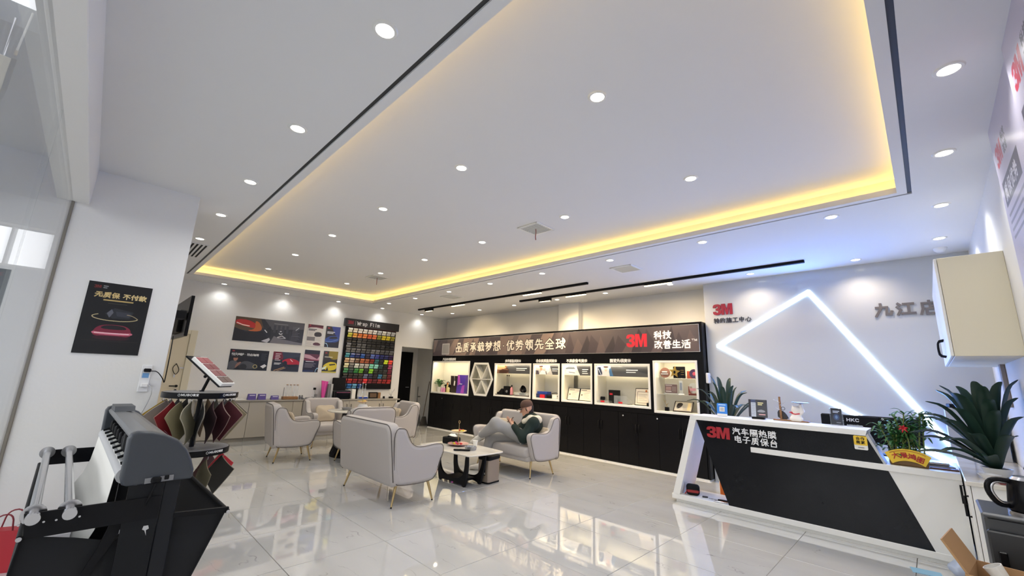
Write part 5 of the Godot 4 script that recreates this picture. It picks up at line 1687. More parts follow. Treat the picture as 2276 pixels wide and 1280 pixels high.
func person():
	var o := thing("person", "seated man in a brown cap and green hoodie looking at his phone", "person")
	var hip := V(-4.52, 0.5, -4.93)
	var chest := V(-4.44, 0.7, -4.96)
	var neck := V(-4.45, 0.83, -4.92)
	var head := V(-4.475, 0.925, -4.875)
	var sl := V(-4.3, 0.745, -4.84)
	var el := V(-4.34, 0.535, -4.68)
	var wl := V(-4.55, 0.69, -4.66)
	var sr := V(-4.56, 0.74, -5.05)
	var er := V(-4.76, 0.555, -4.96)
	var wr := V(-4.69, 0.71, -4.79)
	var hl := V(-4.46, 0.5, -4.85)
	var kl := V(-4.76, 0.715, -4.5)
	var al := V(-5.06, 0.5, -4.475)
	var hr := V(-4.62, 0.49, -4.96)
	var kr := V(-4.99, 0.475, -4.63)
	var ar := V(-5.03, 0.1, -4.5)
	var ahead := V(-0.707, -0.25, 0.66).normalized()      # the way the face looks
	var side := V(0.68, 0.0, 0.73).normalized()           # towards his left
	var up := side.cross(-ahead).normalized()
	if up.y < 0:
		up = -up
	# body: one continuous skin, head and hands included
	var skin := mat(c8(206, 158, 132), 0.55)
	skin.subsurf_scatter_enabled = true
	skin.subsurf_scatter_strength = 0.15
	var b := S()
	blob(b, [[hip, chest, 0.11, 0.12], [chest, neck, 0.1, 0.055], [neck, head, 0.05, 0.05], [chest, sl, 0.09, 0.055], [sl, el, 0.048, 0.04], [el, wl, 0.038, 0.026], [chest, sr, 0.09, 0.055], [sr, er, 0.048, 0.04], [er, wr, 0.038, 0.026], [hip, hl, 0.11, 0.09], [hl, kl, 0.075, 0.055], [kl, al, 0.052, 0.036], [hip, hr, 0.11, 0.09], [hr, kr, 0.075, 0.055], [kr, ar, 0.052, 0.036]], 0.014, 0.05)
	var face := [[head - ahead * 0.01 + up * 0.035, head - ahead * 0.02 + up * 0.03, 0.082, 0.086], [head + up * 0.01 + ahead * 0.02, head - up * 0.07 + ahead * 0.045, 0.066, 0.036], [head - up * 0.03, neck, 0.052, 0.05],
		[head + ahead * 0.082 + up * 0.012, head + ahead * 0.104 - up * 0.022, 0.009, 0.013], [head + ahead * 0.074 - up * 0.05 - side * 0.018, head + ahead * 0.074 - up * 0.05 + side * 0.018, 0.009, 0.009],
		[head + side * 0.082 - ahead * 0.01 + up * 0.02, head + side * 0.086 - ahead * 0.016 - up * 0.022, 0.013, 0.01], [head - side * 0.082 - ahead * 0.01 + up * 0.02, head - side * 0.086 - ahead * 0.016 - up * 0.022, 0.013, 0.01]]
	blob(b, face, 0.006, 0.02)
	var fl := (V(-4.67, 0.745, -4.72) - wl).normalized()
	var fr := (V(-4.69, 0.745, -4.71) - wr).normalized()
	blob(b, hand_bones(wl, fl, V(0, 0.7, -0.5).normalized(), V(-0.2, 0.5, 0.6).normalized()), 0.004, 0.012)
	blob(b, hand_bones(wr, fr, V(0.4, 0.8, 0.2).normalized(), V(-0.6, 0.4, 0.2).normalized()), 0.004, 0.012)
	part(o, "body", b, skin)
	for s in [-1, 1]:
		part(o, "eye", S().ball(head + ahead * 0.078 + up * 0.018 + side * 0.03 * s, V(0.011, 0.008, 0.011), 8, 6), M.black_matt)
	part(o, "mouth", S().bar(head + ahead * 0.083 - up * 0.05 - side * 0.018, head + ahead * 0.083 - up * 0.05 + side * 0.018, 0.004, 0.004, 6), mat(c8(170, 96, 90), 0.5))
	part(o, "hair", blob(S(), [[head - ahead * 0.045 + up * 0.02, head - ahead * 0.045 - up * 0.03, 0.07, 0.058], [head + side * 0.07 + up * 0.02, head + side * 0.074 - up * 0.012, 0.02, 0.012], [head - side * 0.07 + up * 0.02, head - side * 0.074 - up * 0.012, 0.02, 0.012]], 0.008, 0.02), mat(c8(34, 28, 26), 0.7))
	# clothes
	var pants := mat(c8(152, 151, 149), 0.85)
	part(o, "trousers", blob(S(), [[hip - V(0, 0.02, 0), hip + V(0.02, 0.08, -0.02), 0.15, 0.145], [hip, hl, 0.14, 0.115], [hl, kl, 0.108, 0.082], [kl, al.lerp(kl, 0.06), 0.08, 0.056], [hip, hr, 0.14, 0.115], [hr, kr, 0.108, 0.085], [kr, ar.lerp(kr, 0.05), 0.082, 0.064], [kl + V(0.05, -0.06, 0), al.lerp(kl, 0.4) - V(0, 0.03, 0), 0.06, 0.05]], 0.013, 0.05), pants)
	var green := mat(c8(18, 36, 30), 0.85)
	part(o, "hoodie", blob(S(), [[hip + V(0.015, 0.09, -0.01), chest, 0.158, 0.168], [chest, neck - V(0, 0.03, 0), 0.15, 0.1], [chest, sl, 0.13, 0.085], [sl, el, 0.08, 0.072], [el, wl.lerp(el, 0.1), 0.07, 0.045], [chest, sr, 0.13, 0.085], [sr, er, 0.08, 0.072], [er, wr.lerp(er, 0.1), 0.07, 0.045]], 0.013, 0.045), green)
	var cream := mat(c8(226, 216, 192), 0.9)
	part(o, "hood", blob(S(), [[neck + V(0.1, -0.03, 0.09), neck + V(0.0, -0.075, 0.12), 0.05, 0.034], [neck + V(0.1, -0.03, 0.09), neck + V(0.13, -0.05, -0.04), 0.052, 0.06], [neck + V(0.13, -0.05, -0.04), neck + V(0.04, -0.05, -0.13), 0.06, 0.05], [neck + V(0.04, -0.05, -0.13), neck + V(-0.06, -0.08, -0.08), 0.048, 0.03], [neck + V(0.0, -0.075, 0.12), neck + V(-0.07, -0.11, 0.05), 0.034, 0.024]], 0.01, 0.03), cream)
	for k in 2:
		var loop := []
		var c := hip + V(-0.01 - 0.035 * k, 0.045 + 0.0 * k, 0.025 + 0.03 * k)
		var ax := V(-0.55, 0.35, 0.75).normalized()
		var u := ax.cross(Vector3.UP).normalized()
		var v := u.cross(ax).normalized()
		for i in 25:
			loop.append(c + (u * cos(TAU * i / 24) * 0.2 + v * sin(TAU * i / 24) * 0.196))
		part(o, "hem_stripe", S().tube(loop, 0.011, 6), cream)
	part(o, "chest_logo", S().ball(V(-4.37, 0.6, -4.8), V(0.012, 0.012, 0.012), 8, 5), M.paper)
	# cap
	var cb := Basis(side, up, side.cross(up)).orthonormalized()
	if cb.z.dot(ahead) < 0:
		cb = Basis(-side, up, (-side).cross(up)).orthonormalized()
	var brown := mat(c8(84, 58, 46), 0.8)
	var cap := part(o, "cap", S().lathe([Vector2(0.098, 0.0), Vector2(0.1, 0.02), Vector2(0.094, 0.055), Vector2(0.075, 0.085), Vector2(0.045, 0.102), Vector2(0.0, 0.108)], 22, Transform3D(cb, head + up * 0.04 - ahead * 0.012)), brown)
	part(cap, "brim", S().puff(smoothed(pv([-0.075, 0.05, -0.06, 0.14, 0.0, 0.17, 0.06, 0.14, 0.075, 0.05]), 2), 0.007, 0.003, Transform3D(cb * Basis(Vector3(1, 0, 0), Vector3(0, -0.18, 0.98), Vector3(0, 0.98, 0.18)), head + up * 0.046)), brown)
	part(cap, "badge", S().ball(head + up * 0.09 + ahead * 0.066 + side * 0.02, V(0.016, 0.018, 0.012), 10, 6), M.paper)
	var gl := part(o, "glasses", S().tube([head + ahead * 0.094 + up * 0.02 - side * 0.06, head + ahead * 0.1 + up * 0.02, head + ahead * 0.094 + up * 0.02 + side * 0.06, head + side * 0.088 + up * 0.024], 0.0025, 5), M.grey)
	for s in [-1, 1]:
		var ring := []
		for i in 13:
			ring.append(head + ahead * 0.096 + up * (0.012 + 0.02 * sin(TAU * i / 12)) + side * (0.032 * s + 0.022 * cos(TAU * i / 12)))
		part(gl, "rim", S().tube(ring, 0.0022, 4), M.grey)
	# shoes
	for e in [[al, V(-0.78, -0.45, 0.42).normalized(), V(0, 0, 0)], [ar, V(-0.7, 0.0, 0.71).normalized(), V(0, -0.03, 0)]]:
		var a: Vector3 = e[0] + e[2]
		var d: Vector3 = e[1]
		var h := part(o, "shoe", blob(S(), [[a - d * 0.03 - V(0, 0.02, 0), a + d * 0.07 - V(0, 0.03, 0), 0.045, 0.042], [a + d * 0.07 - V(0, 0.03, 0), a + d * 0.16 - V(0, 0.035, 0), 0.042, 0.032], [a, a + V(0, 0.03, 0), 0.042, 0.04]], 0.009, 0.03), mat(c8(206, 202, 192), 0.6))
		part(h, "sole", blob(S(), [[a - d * 0.04 - V(0, 0.052, 0), a + d * 0.16 - V(0, 0.055, 0), 0.026, 0.022]], 0.009, 0.02), mat(c8(150, 140, 120), 0.7))
	var phone := thing("mobile_phone", "dark mobile phone held in the seated man's hands", "phone", V(-4.675, 0.755, -4.715))
	phone.transform.basis = Basis(Vector3.UP, -0.75) * Basis(Vector3.RIGHT, -0.9)
	part(phone, "case", S().box(V(0, 0, 0), V(0.075, 0.15, 0.009), 0.004), mat(c8(120, 84, 60), 0.4))
	part(phone, "screen", S().box(V(0, 0, 0.005), V(0.068, 0.14, 0.001)), M.black)

# ---------------------------------------------------------------- reception
func agave(label: String, at: Vector3, pot_r: float, pot_h: float, dirs: Array, wide: float):
	var o := thing("agave_plant", label, "plant", at)
	part(o, "pot", S().lathe([Vector2(0, 0), Vector2(pot_r * 0.8, 0), Vector2(pot_r, pot_h), Vector2(pot_r * 0.92, pot_h), Vector2(pot_r * 0.88, pot_h * 0.92), Vector2(0, pot_h * 0.92)], 24), M.white)
	part(o, "soil", S().lathe([Vector2(0, pot_h * 0.93), Vector2(pot_r * 0.88, pot_h * 0.93)], 20), M.soil)
	for d in dirs:
		# azimuth, reach outwards, rise, droop of the tip
		var out := Vector3(cos(d[0]), 0, sin(d[0]))
		var b := V(0, pot_h * 0.9, 0) + out * pot_r * 0.25
		var pts := curve([b, b + out * d[1] * 0.25 + V(0, d[2] * 0.45, 0), b + out * d[1] * 0.65 + V(0, d[2] * 0.9, 0), b + out * d[1] + V(0, d[2] - d[3], 0)])
		var w := []
		for i in pts.size():
			var t := float(i) / (pts.size() - 1)
			w.append(wide * (0.55 + 0.45 * sin(minf(t * 1.5, 1.0) * PI / 2)) * (1.0 if t < 0.6 else pow(maxf(1.0 - (t - 0.6) / 0.4, 0.0), 0.7) + 0.02))
		part(o, "leaf", S().blade(pts, w, out.cross(Vector3.UP).normalized(), 0.32), M.agave)
	return o

func reception():
	var z := -5.3
	var zb := -5.74
	var o := thing("reception_desk", "white reception desk with a slanted black front and raised lettering", "desk")
	part(o, "top_slab", S().prism(pv([-2.15, 0.98, -0.492, 0.98, -0.476, 1.03, -2.136, 1.03]), zb, z), M.white)
	part(o, "side_panel", S().prism(pv([-2.395, 0.0905, -2.315, 0.0905, -2.07, 0.979, -2.15, 0.979]), zb, z), M.white)
	part(o, "plinth", S().span(V(-2.41, 0.035, zb), V(0.095, 0.09, z), 0.003), M.white)
	part(o, "toe_strip", S().span(V(-2.37, 0.0, zb + 0.03), V(0.095, 0.035, z - 0.03)), M.white)
	part(o, "front_panel", S().prism(pv([-2.07, 0.98, -0.478, 0.98, -0.385, 0.745, -0.365, 0.69, -0.136, 0.09, -1.761, 0.09]), z - 0.03, z - 0.006), M.black_front)
	part(o, "band", S().span(V(-1.49, 0.692, z - 0.03), V(0.095, 0.745, z + 0.012), 0.002), M.white)
	part(o, "right_panel", S().prism(pv([-0.364, 0.692, 0.095, 0.692, 0.095, 0.09, -0.135, 0.09]), z - 0.03, z - 0.003), M.white)
	part(o, "end_panel", S().span(V(0.075, 0.0, -6.1), V(0.095, 0.705, z - 0.03)), M.white)
	part(o, "lower_counter", S().span(V(-1.49, 0.705, -6.12), V(0.095, 0.745, z - 0.03), 0.002), M.white)
	part(o, "inner_carcass", S().span(V(-1.42, 0.09, zb), V(-0.5, 0.7, -5.5)), M.white)
	part(o, "edge_strip", S().prism(pv([-0.492, 0.98, -0.476, 1.0, -0.372, 0.745, -0.39, 0.745]), -5.5, z - 0.004), M.light_grey)
	var sq := Basis(Vector3(1.2, 0, 0), Vector3(0, 1, 0), Vector3(0, 0, 1))
	raised_mark(o, V(-1.95, 0.795, z - 0.006), sq, 0.125, 0.012, mat(c8(160, 16, 30), 0.4))
	raised(o, "汽车隔热膜", V(-1.665, 0.935, z - 0.006), Basis(), 0.078, 0.0082, 0.01, M.white_plastic, 1.13)
	raised(o, "电子质保台", V(-1.655, 0.85, z - 0.006), Basis(), 0.078, 0.0082, 0.01, M.white_plastic, 1.13)
	var st := thing("yellow_sticker", "yellow square sticker with dark characters on the black desk front", "sticker", V(-0.535, 0.912, z - 0.0055))
	part(st, "backing", S().prism(rounded(0.1, 0.125, 0.01, 3), 0, 0.002), M.paper)
	part(st, "yellow_field", S().prism(rounded(0.1, 0.085, 0.01, 3, 0, 0.02), 0.002, 0.0035), M.yellow)
	raised(st, "合作", V(-0.032, 0.053, 0.0035), Basis(), 0.029, 0.0038, 0.001, M.black_matt, 1.2)
	raised(st, "商家", V(-0.032, 0.02, 0.0035), Basis(), 0.029, 0.0038, 0.001, M.black_matt, 1.2)
	part(st, "small_print", S().box(V(0, -0.043, 0.003), V(0.045, 0.007, 0.002)), M.grey)
	# inside the open end
	var cs := thing("zip_case", "small black zip case with a red band in the desk's open end", "case", V(-2.2, 0.09, -5.42), 20.0)
	part(cs, "shell", S().puff(rounded(0.15, 0.12, 0.035, 5, 0, 0.062), 0.1, 0.03), M.black_matt)
	part(cs, "band", S().puff(rounded(0.154, 0.03, 0.012, 3, 0, 0.05), 0.104, 0.03), mat(c8(150, 36, 36), 0.6))
	part(cs, "strap", S().box(V(-0.08, 0.025, 0.04), V(0.03, 0.012, 0.02), 0.004, Basis(Vector3.BACK, 0.9)), mat(c8(150, 36, 36), 0.6))
	solo("card_holder", "small black and white card beside the zip case", "card", S().box(V(0, 0.006, 0), V(0.06, 0.012, 0.04), 0.002), M.dark_trim, V(-2.06, 0.091, -5.42), 20.0)
	var kn := thing("cutting_knife", "black handled knife lying in the desk's open end", "knife", V(-1.87, 0.095, -5.4), 10.0)
	part(kn, "blade", S().box(V(-0.09, 0.006, 0.0), V(0.09, 0.002, 0.02)), M.steel)
	part(kn, "handle", S().box(V(0.02, 0.008, 0), V(0.12, 0.016, 0.025), 0.006), M.black_matt)
	solo("metal_scraper", "shiny metal scraper in front of the knife", "scraper", S().box(V(0, 0.006, 0), V(0.14, 0.012, 0.035), 0.004), M.steel, V(-1.86, 0.092, -5.345), 14.0)
	var ob := thing("orange_carton", "orange carton on the floor seen through the desk's open end", "box", V(-1.93, 0.0, -5.98), 12.0)
	part(ob, "carton", S().box(V(0, 0.21, 0), V(0.26, 0.42, 0.2), 0.004), M.orange)
	part(ob, "label", S().box(V(0.0, 0.28, 0.101), V(0.14, 0.16, 0.002)), mat(c8(244, 170, 90), 0.5))
	part(ob, "mark", S().box(V(0.0, 0.28, 0.103), V(0.08, 0.1, 0.001)), mat(c8(210, 70, 24), 0.5))
	# on the upper top
	var y := 1.03
	var pay := thing("payment_stand", "small blue counter card standing at the left of the desk top", "stand", V(-1.84, y, -5.53), 8.0)
	var tilt := Basis(Vector3.RIGHT, -0.15)
	part(pay, "card", S().prism(rounded(0.115, 0.155, 0.012, 4, 0, 0.078), 0, 0.006), mat(c8(42, 130, 220), 0.3), Vector3.ZERO, tilt)
	part(pay, "white_field", S().box(V(0, 0.085, 0.007), V(0.056, 0.056, 0.002)), M.paper, Vector3.ZERO, tilt)
	part(pay, "inner_field", S().box(V(0, 0.085, 0.0085), V(0.04, 0.04, 0.001)), M.light_grey, Vector3.ZERO, tilt)
	part(pay, "foot_field", S().box(V(0, 0.016, 0.007), V(0.112, 0.03, 0.002)), M.paper, Vector3.ZERO, tilt)
	part(pay, "caption", S().box(V(0, 0.136, 0.007), V(0.08, 0.012, 0.002)), mat(c8(190, 220, 246), 0.4), Vector3.ZERO, tilt)
	var lp := Pic.new(110, 120, c8(62, 62, 68))
	lp.rect(0, 0, 14, 120, c8(40, 34, 44))
	lp.rect(14, 20, 30, 100, c8(190, 196, 206))
	lp.rect(14, 0, 30, 20, c8(70, 80, 110))
	for k in 7:
		lp.rect(18, 28 + 12 * k, 22, 2, c8(120, 126, 140))
	lp.lines(56, 18, 34, 2, 12, 8, c8(220, 208, 150))
	lp.poly(smoothed(pv([50, 78, 72, 66, 98, 74, 100, 86, 56, 88]), 1), c8(150, 152, 158))
	lp.rect(60, 98, 40, 8, c8(210, 160, 160))
	var lf := thing("leaflet_stand", "black leaflet stand with a dark booklet on the desk top", "leaflet stand", V(-1.47, y, -5.62), 4.0)
	part(lf, "base", S().box(V(0, 0.012, 0), V(0.13, 0.024, 0.07), 0.004), M.black_matt)
	part(lf, "booklet", S().box(V(0.0, 0.12, 0.0), V(0.19, 0.2, 0.012), 0.002, tilt), M.black_matt)
	part(lf, "print", quad(0.186, 0.196), printed(lp.im, 0.25), V(0, 0.12, 0) + tilt * V(0, 0, 0.0075), tilt)
	# ornament: wooden key post, slate and beckoning cat on a plank
	var ct := thing("cat_ornament", "white beckoning cat on a plank with a wooden key post", "ornament", V(-1.16, y, -5.7), 0.0)
	part(ct, "plank", S().box(V(0, 0.008, 0), V(0.34, 0.016, 0.1), 0.004), M.wood)
	part(ct, "post", S().box(V(-0.1, 0.14, -0.01), V(0.022, 0.25, 0.014), 0.003), M.wood)
	part(ct, "slate", S().prism(smoothed(pv([-0.135, 0.016, -0.02, 0.016, -0.05, 0.08, -0.09, 0.115, -0.135, 0.11]), 1), -0.03, -0.018), M.dark_trim)
	for e in [[-0.1, 0.2, -0.16, 0.23], [-0.1, 0.17, -0.045, 0.2], [-0.1, 0.12, -0.14, 0.14]]:
		part(ct, "peg", S().bar(V(e[0], e[1], -0.004), V(e[2], e[3], 0.004), 0.003, 0.003, 6), M.steel)
	var ring := []
	for k in 13:
		ring.append(V(-0.07 + 0.018 * cos(TAU * k / 12), 0.135 + 0.018 * sin(TAU * k / 12), 0.004))
	part(ct, "key_ring", S().tube(ring, 0.003, 5), M.dark_trim)
	var fur := mat(c8(236, 230, 220), 0.35)
	part(ct, "cat_body", blob(S(), [[V(0.05, 0.05, 0), V(0.05, 0.09, 0), 0.052, 0.04], [V(0.05, 0.125, 0.0), V(0.06, 0.128, 0), 0.042, 0.042], [V(0.03, 0.16, 0), V(0.022, 0.175, 0), 0.014, 0.005], [V(0.085, 0.16, 0), V(0.092, 0.175, 0), 0.014, 0.005], [V(0.085, 0.08, 0.0), V(0.115, 0.12, 0.01), 0.02, 0.018], [V(0.115, 0.12, 0.01), V(0.105, 0.185, 0.01), 0.018, 0.016], [V(0.02, 0.03, 0.03), V(0.09, 0.03, 0.03), 0.03, 0.03]], 0.006, 0.015), fur)
	part(ct, "collar", S().tube([V(0.015, 0.09, 0.03), V(0.05, 0.083, 0.045), V(0.09, 0.09, 0.03)], 0.006, 6), M.red)
	part(ct, "bow", S().ball(V(0.01, 0.1, 0.03), V(0.02, 0.008, 0.008), 8, 5), M.red)
	part(ct, "dish", S().lathe([Vector2(0, 0.0), Vector2(0.03, 0.0), Vector2(0.085, 0.012), Vector2(0.08, 0.014), Vector2(0.0, 0.006)], 20, Transform3D(Basis(), V(0.1, 0.2, 0.01))), mat(c8(96, 120, 170), 0.2))
	var dp := Pic.new(64, 110, c8(26, 30, 44))
	dp.lines(12, 16, 40, 2, 9, 5, c8(190, 200, 220))
	dp.oval(32, 60, 18, 22, c8(46, 66, 104))
	dp.oval(32, 60, 8, 12, c8(90, 120, 160))
	dp.rect(30, 96, 26, 3, c8(150, 156, 170))
	var ds := thing("leaflet_stand", "narrow dark blue leaflet holder at the right of the desk top", "leaflet stand", V(-0.745, y, -5.69), -4.0)
	part(ds, "base", S().box(V(0, 0.005, 0), V(0.1, 0.01, 0.07), 0.003), M.clear)
	part(ds, "leaflets", S().box(V(0, 0.09, 0), V(0.094, 0.165, 0.014), 0.002, tilt), M.black_matt)
	part(ds, "print", quad(0.092, 0.162), printed(dp.im, 0.2), V(0, 0.09, 0) + tilt * V(0, 0, 0.008), tilt)
	part(ds, "acrylic_side", S().box(V(0.052, 0.085, 0.0), V(0.004, 0.17, 0.04), 0.001).box(V(-0.052, 0.085, 0.0), V(0.004, 0.17, 0.04), 0.001), M.clear)
	solo("card_tray", "flat clear tray of cards at the right end of the desk top", "tray", S().box(V(0, 0.01, 0), V(0.13, 0.02, 0.06), 0.004), M.clear, V(-0.6, y, -5.67), 8.0)
	# monitors on the lower counter, seen from behind
	for e in [[-0.675, -5.95, 0.49, "black computer monitor behind the desk top, marked on its back", true], [-0.36, -6.06, 0.5, "second black computer monitor behind the bamboo plant", false]]:
		var mo := thing("computer_monitor", e[3], "monitor", V(e[0], 0.745, e[1]), 2.0)
		part(mo, "screen_back", S().box(V(0, 0.245, 0), V(e[2], 0.285, 0.03), 0.012), M.black_matt)
		part(mo, "rear_housing", S().box(V(0, 0.2, 0.025), V(0.26, 0.16, 0.03), 0.01), M.black_matt)
		part(mo, "stand", S().box(V(0, 0.06, 0.03), V(0.06, 0.12, 0.02), 0.004), M.black_matt)
		part(mo, "foot", S().box(V(0, 0.006, 0.03), V(0.22, 0.012, 0.14), 0.004), M.black_matt)
		if e[4]:
			raised(mo, "HKC", V(-0.02, 0.355, 0.0155), Basis(), 0.034, 0.007, 0.001, M.white_plastic, 1.1)
		else:
			raised(mo, "D", V(-0.05, 0.375, 0.0155), Basis(), 0.02, 0.005, 0.001, M.white_plastic, 1.1)
	# arched yellow planter sign with lucky bamboo
	var lb := thing("lucky_bamboo", "leafy lucky bamboo with a red flower behind a yellow arched plaque", "plant", V(-0.22, 0.745, -5.4))
	var arc := PackedVector2Array()
	for k in 17:
		var a := -0.62 + 1.24 * k / 16.0
		arc.append(Vector2(sin(a) * 0.265, cos(a) * 0.265 - 0.115))
	for k in 17:
		var a := 0.62 - 1.24 * k / 16.0
		arc.append(Vector2(sin(a) * 0.185, cos(a) * 0.185 - 0.135))
	var pq := part(lb, "plaque", S().prism(arc, 0.05, 0.072), M.yellow)
	for k in 4:
		var a := -0.36 + 0.24 * k
		raised(pq, "大展鸿图"[k], V(sin(a) * 0.255 - 0.022, cos(a) * 0.255 - 0.135, 0.072), Basis(Vector3.BACK, -a), 0.05, 0.0065, 0.003, mat(c8(170, 30, 26), 0.5))
	part(pq, "border", S().tube(range(17).map(func(k): return V(sin(-0.5 + k / 16.0) * 0.252, cos(-0.5 + k / 16.0) * 0.252 - 0.115, 0.072)), 0.003, 4), mat(c8(190, 120, 40), 0.5))
	part(lb, "trough", S().box(V(0, 0.03, 0), V(0.26, 0.06, 0.09), 0.01), mat(c8(120, 90, 50), 0.5))
	for k in 16:
		var a := rng.randf() * TAU
		var x := -0.11 + 0.0147 * k
		var hgt := rng.randf_range(0.2, 0.44)
		var out := Vector3(cos(a), 0, sin(a)) * rng.randf_range(0.03, 0.11)
		out.z *= 0.6
		var pts := curve([V(x, 0.05, 0.02 * sin(k * 2.0)), V(x, 0.05 + hgt * 0.4, 0.02 * sin(k * 2.0)) + out * 0.2, V(x, 0.05 + hgt, 0.0) + out])
		part(lb, "stalk", S().tube(pts, 0.006, 6), M.stem)
		var tip: Vector3 = pts[-1]
		for j in 16:
			var az := rng.randf() * TAU
			var d := Vector3(cos(az), 0, sin(az) * 0.8)
			var b := tip - V(0, 0.012 * j * rng.randf_range(0.6, 1.4), 0)
			var l := rng.randf_range(0.07, 0.13)
			var lp2 := curve([b, b + d * l * 0.5 + V(0, 0.035, 0), b + d * l + V(0, rng.randf_range(-0.03, 0.03), 0)])
			var w := []
			for i in lp2.size():
				w.append(0.0125 * sin(PI * clampf(0.12 + 0.88 * i / (lp2.size() - 1.0), 0.0, 0.995)))
			part(lb, "leaf", S().blade(lp2, w, d.cross(Vector3.UP).normalized(), 0.25), M.leaf)
	for k in 14:
		var a := TAU * k / 14
		var c := V(0.0, 0.335, 0.07)
		var rr := 0.6 + 0.4 * sin(k * 2.7)
		part(lb, "petal", S().blade(curve([c, c + V(cos(a) * 0.022, sin(a) * 0.022, 0.02) * rr, c + V(cos(a) * 0.048, sin(a) * 0.036 - 0.01, 0.005) * rr]), [0.001, 0.003, 0.004, 0.005, 0.005, 0.005, 0.005, 0.005, 0.004, 0.003, 0.002, 0.001], V(-sin(a), cos(a), 0), 0.1), M.red)
	part(lb, "flower_stalk", S().tube(curve([V(0, 0.06, 0.03), V(0.03, 0.2, 0.05), V(0.0, 0.33, 0.06)]), 0.005, 6), M.stem)
	# papers on the lower counter
	solo("document_folder", "thin grey folder on the counter right of the bamboo", "folder", S().box(V(0, 0.008, 0), V(0.24, 0.016, 0.18), 0.003), M.grey, V(-0.06, 0.746, -5.62), 12.0)
	solo("clip_board", "steel clip lying on the grey folder", "clip", S().box(V(0, 0.012, 0), V(0.14, 0.024, 0.04), 0.006), M.steel, V(-0.03, 0.763, -5.58), 12.0)
	solo("brown_notebook", "thin brown notebook at the counter's front edge", "notebook", S().box(V(0, 0.006, 0), V(0.18, 0.012, 0.08), 0.003), M.brown, V(0.0, 0.746, -5.45), 4.0)
	var dirs := []
	for k in 22:
		var a := TAU * k / 22.0 + rng.randf_range(-0.1, 0.1)
		var ring_: int = k % 3
		dirs.append([a, [0.44, 0.3, 0.13][ring_] * rng.randf_range(0.85, 1.1), [0.4, 0.52, 0.64][ring_] * rng.randf_range(0.85, 1.08), [0.08, 0.02, 0.0][ring_]])
	agave("dark green agave in a tall pot behind the desk's left end", V(-2.02, 0, -6.22), 0.17, 0.93, dirs, 0.033)
	# wall devices above it
	solo("call_box", "small white box mounted on the side of the black cabinet", "box", S().box(V(0, 0, 0), V(0.05, 0.16, 0.09), 0.012), M.white_plastic, V(-2.44, 1.5, -6.82))
	solo("switch_plate", "white switch plate low on the glossy wall behind the agave", "switch", S().box(V(0, 0, 0.005), V(0.09, 0.09, 0.01), 0.004), M.white_plastic, V(-2.3, 1.34, -6.9))

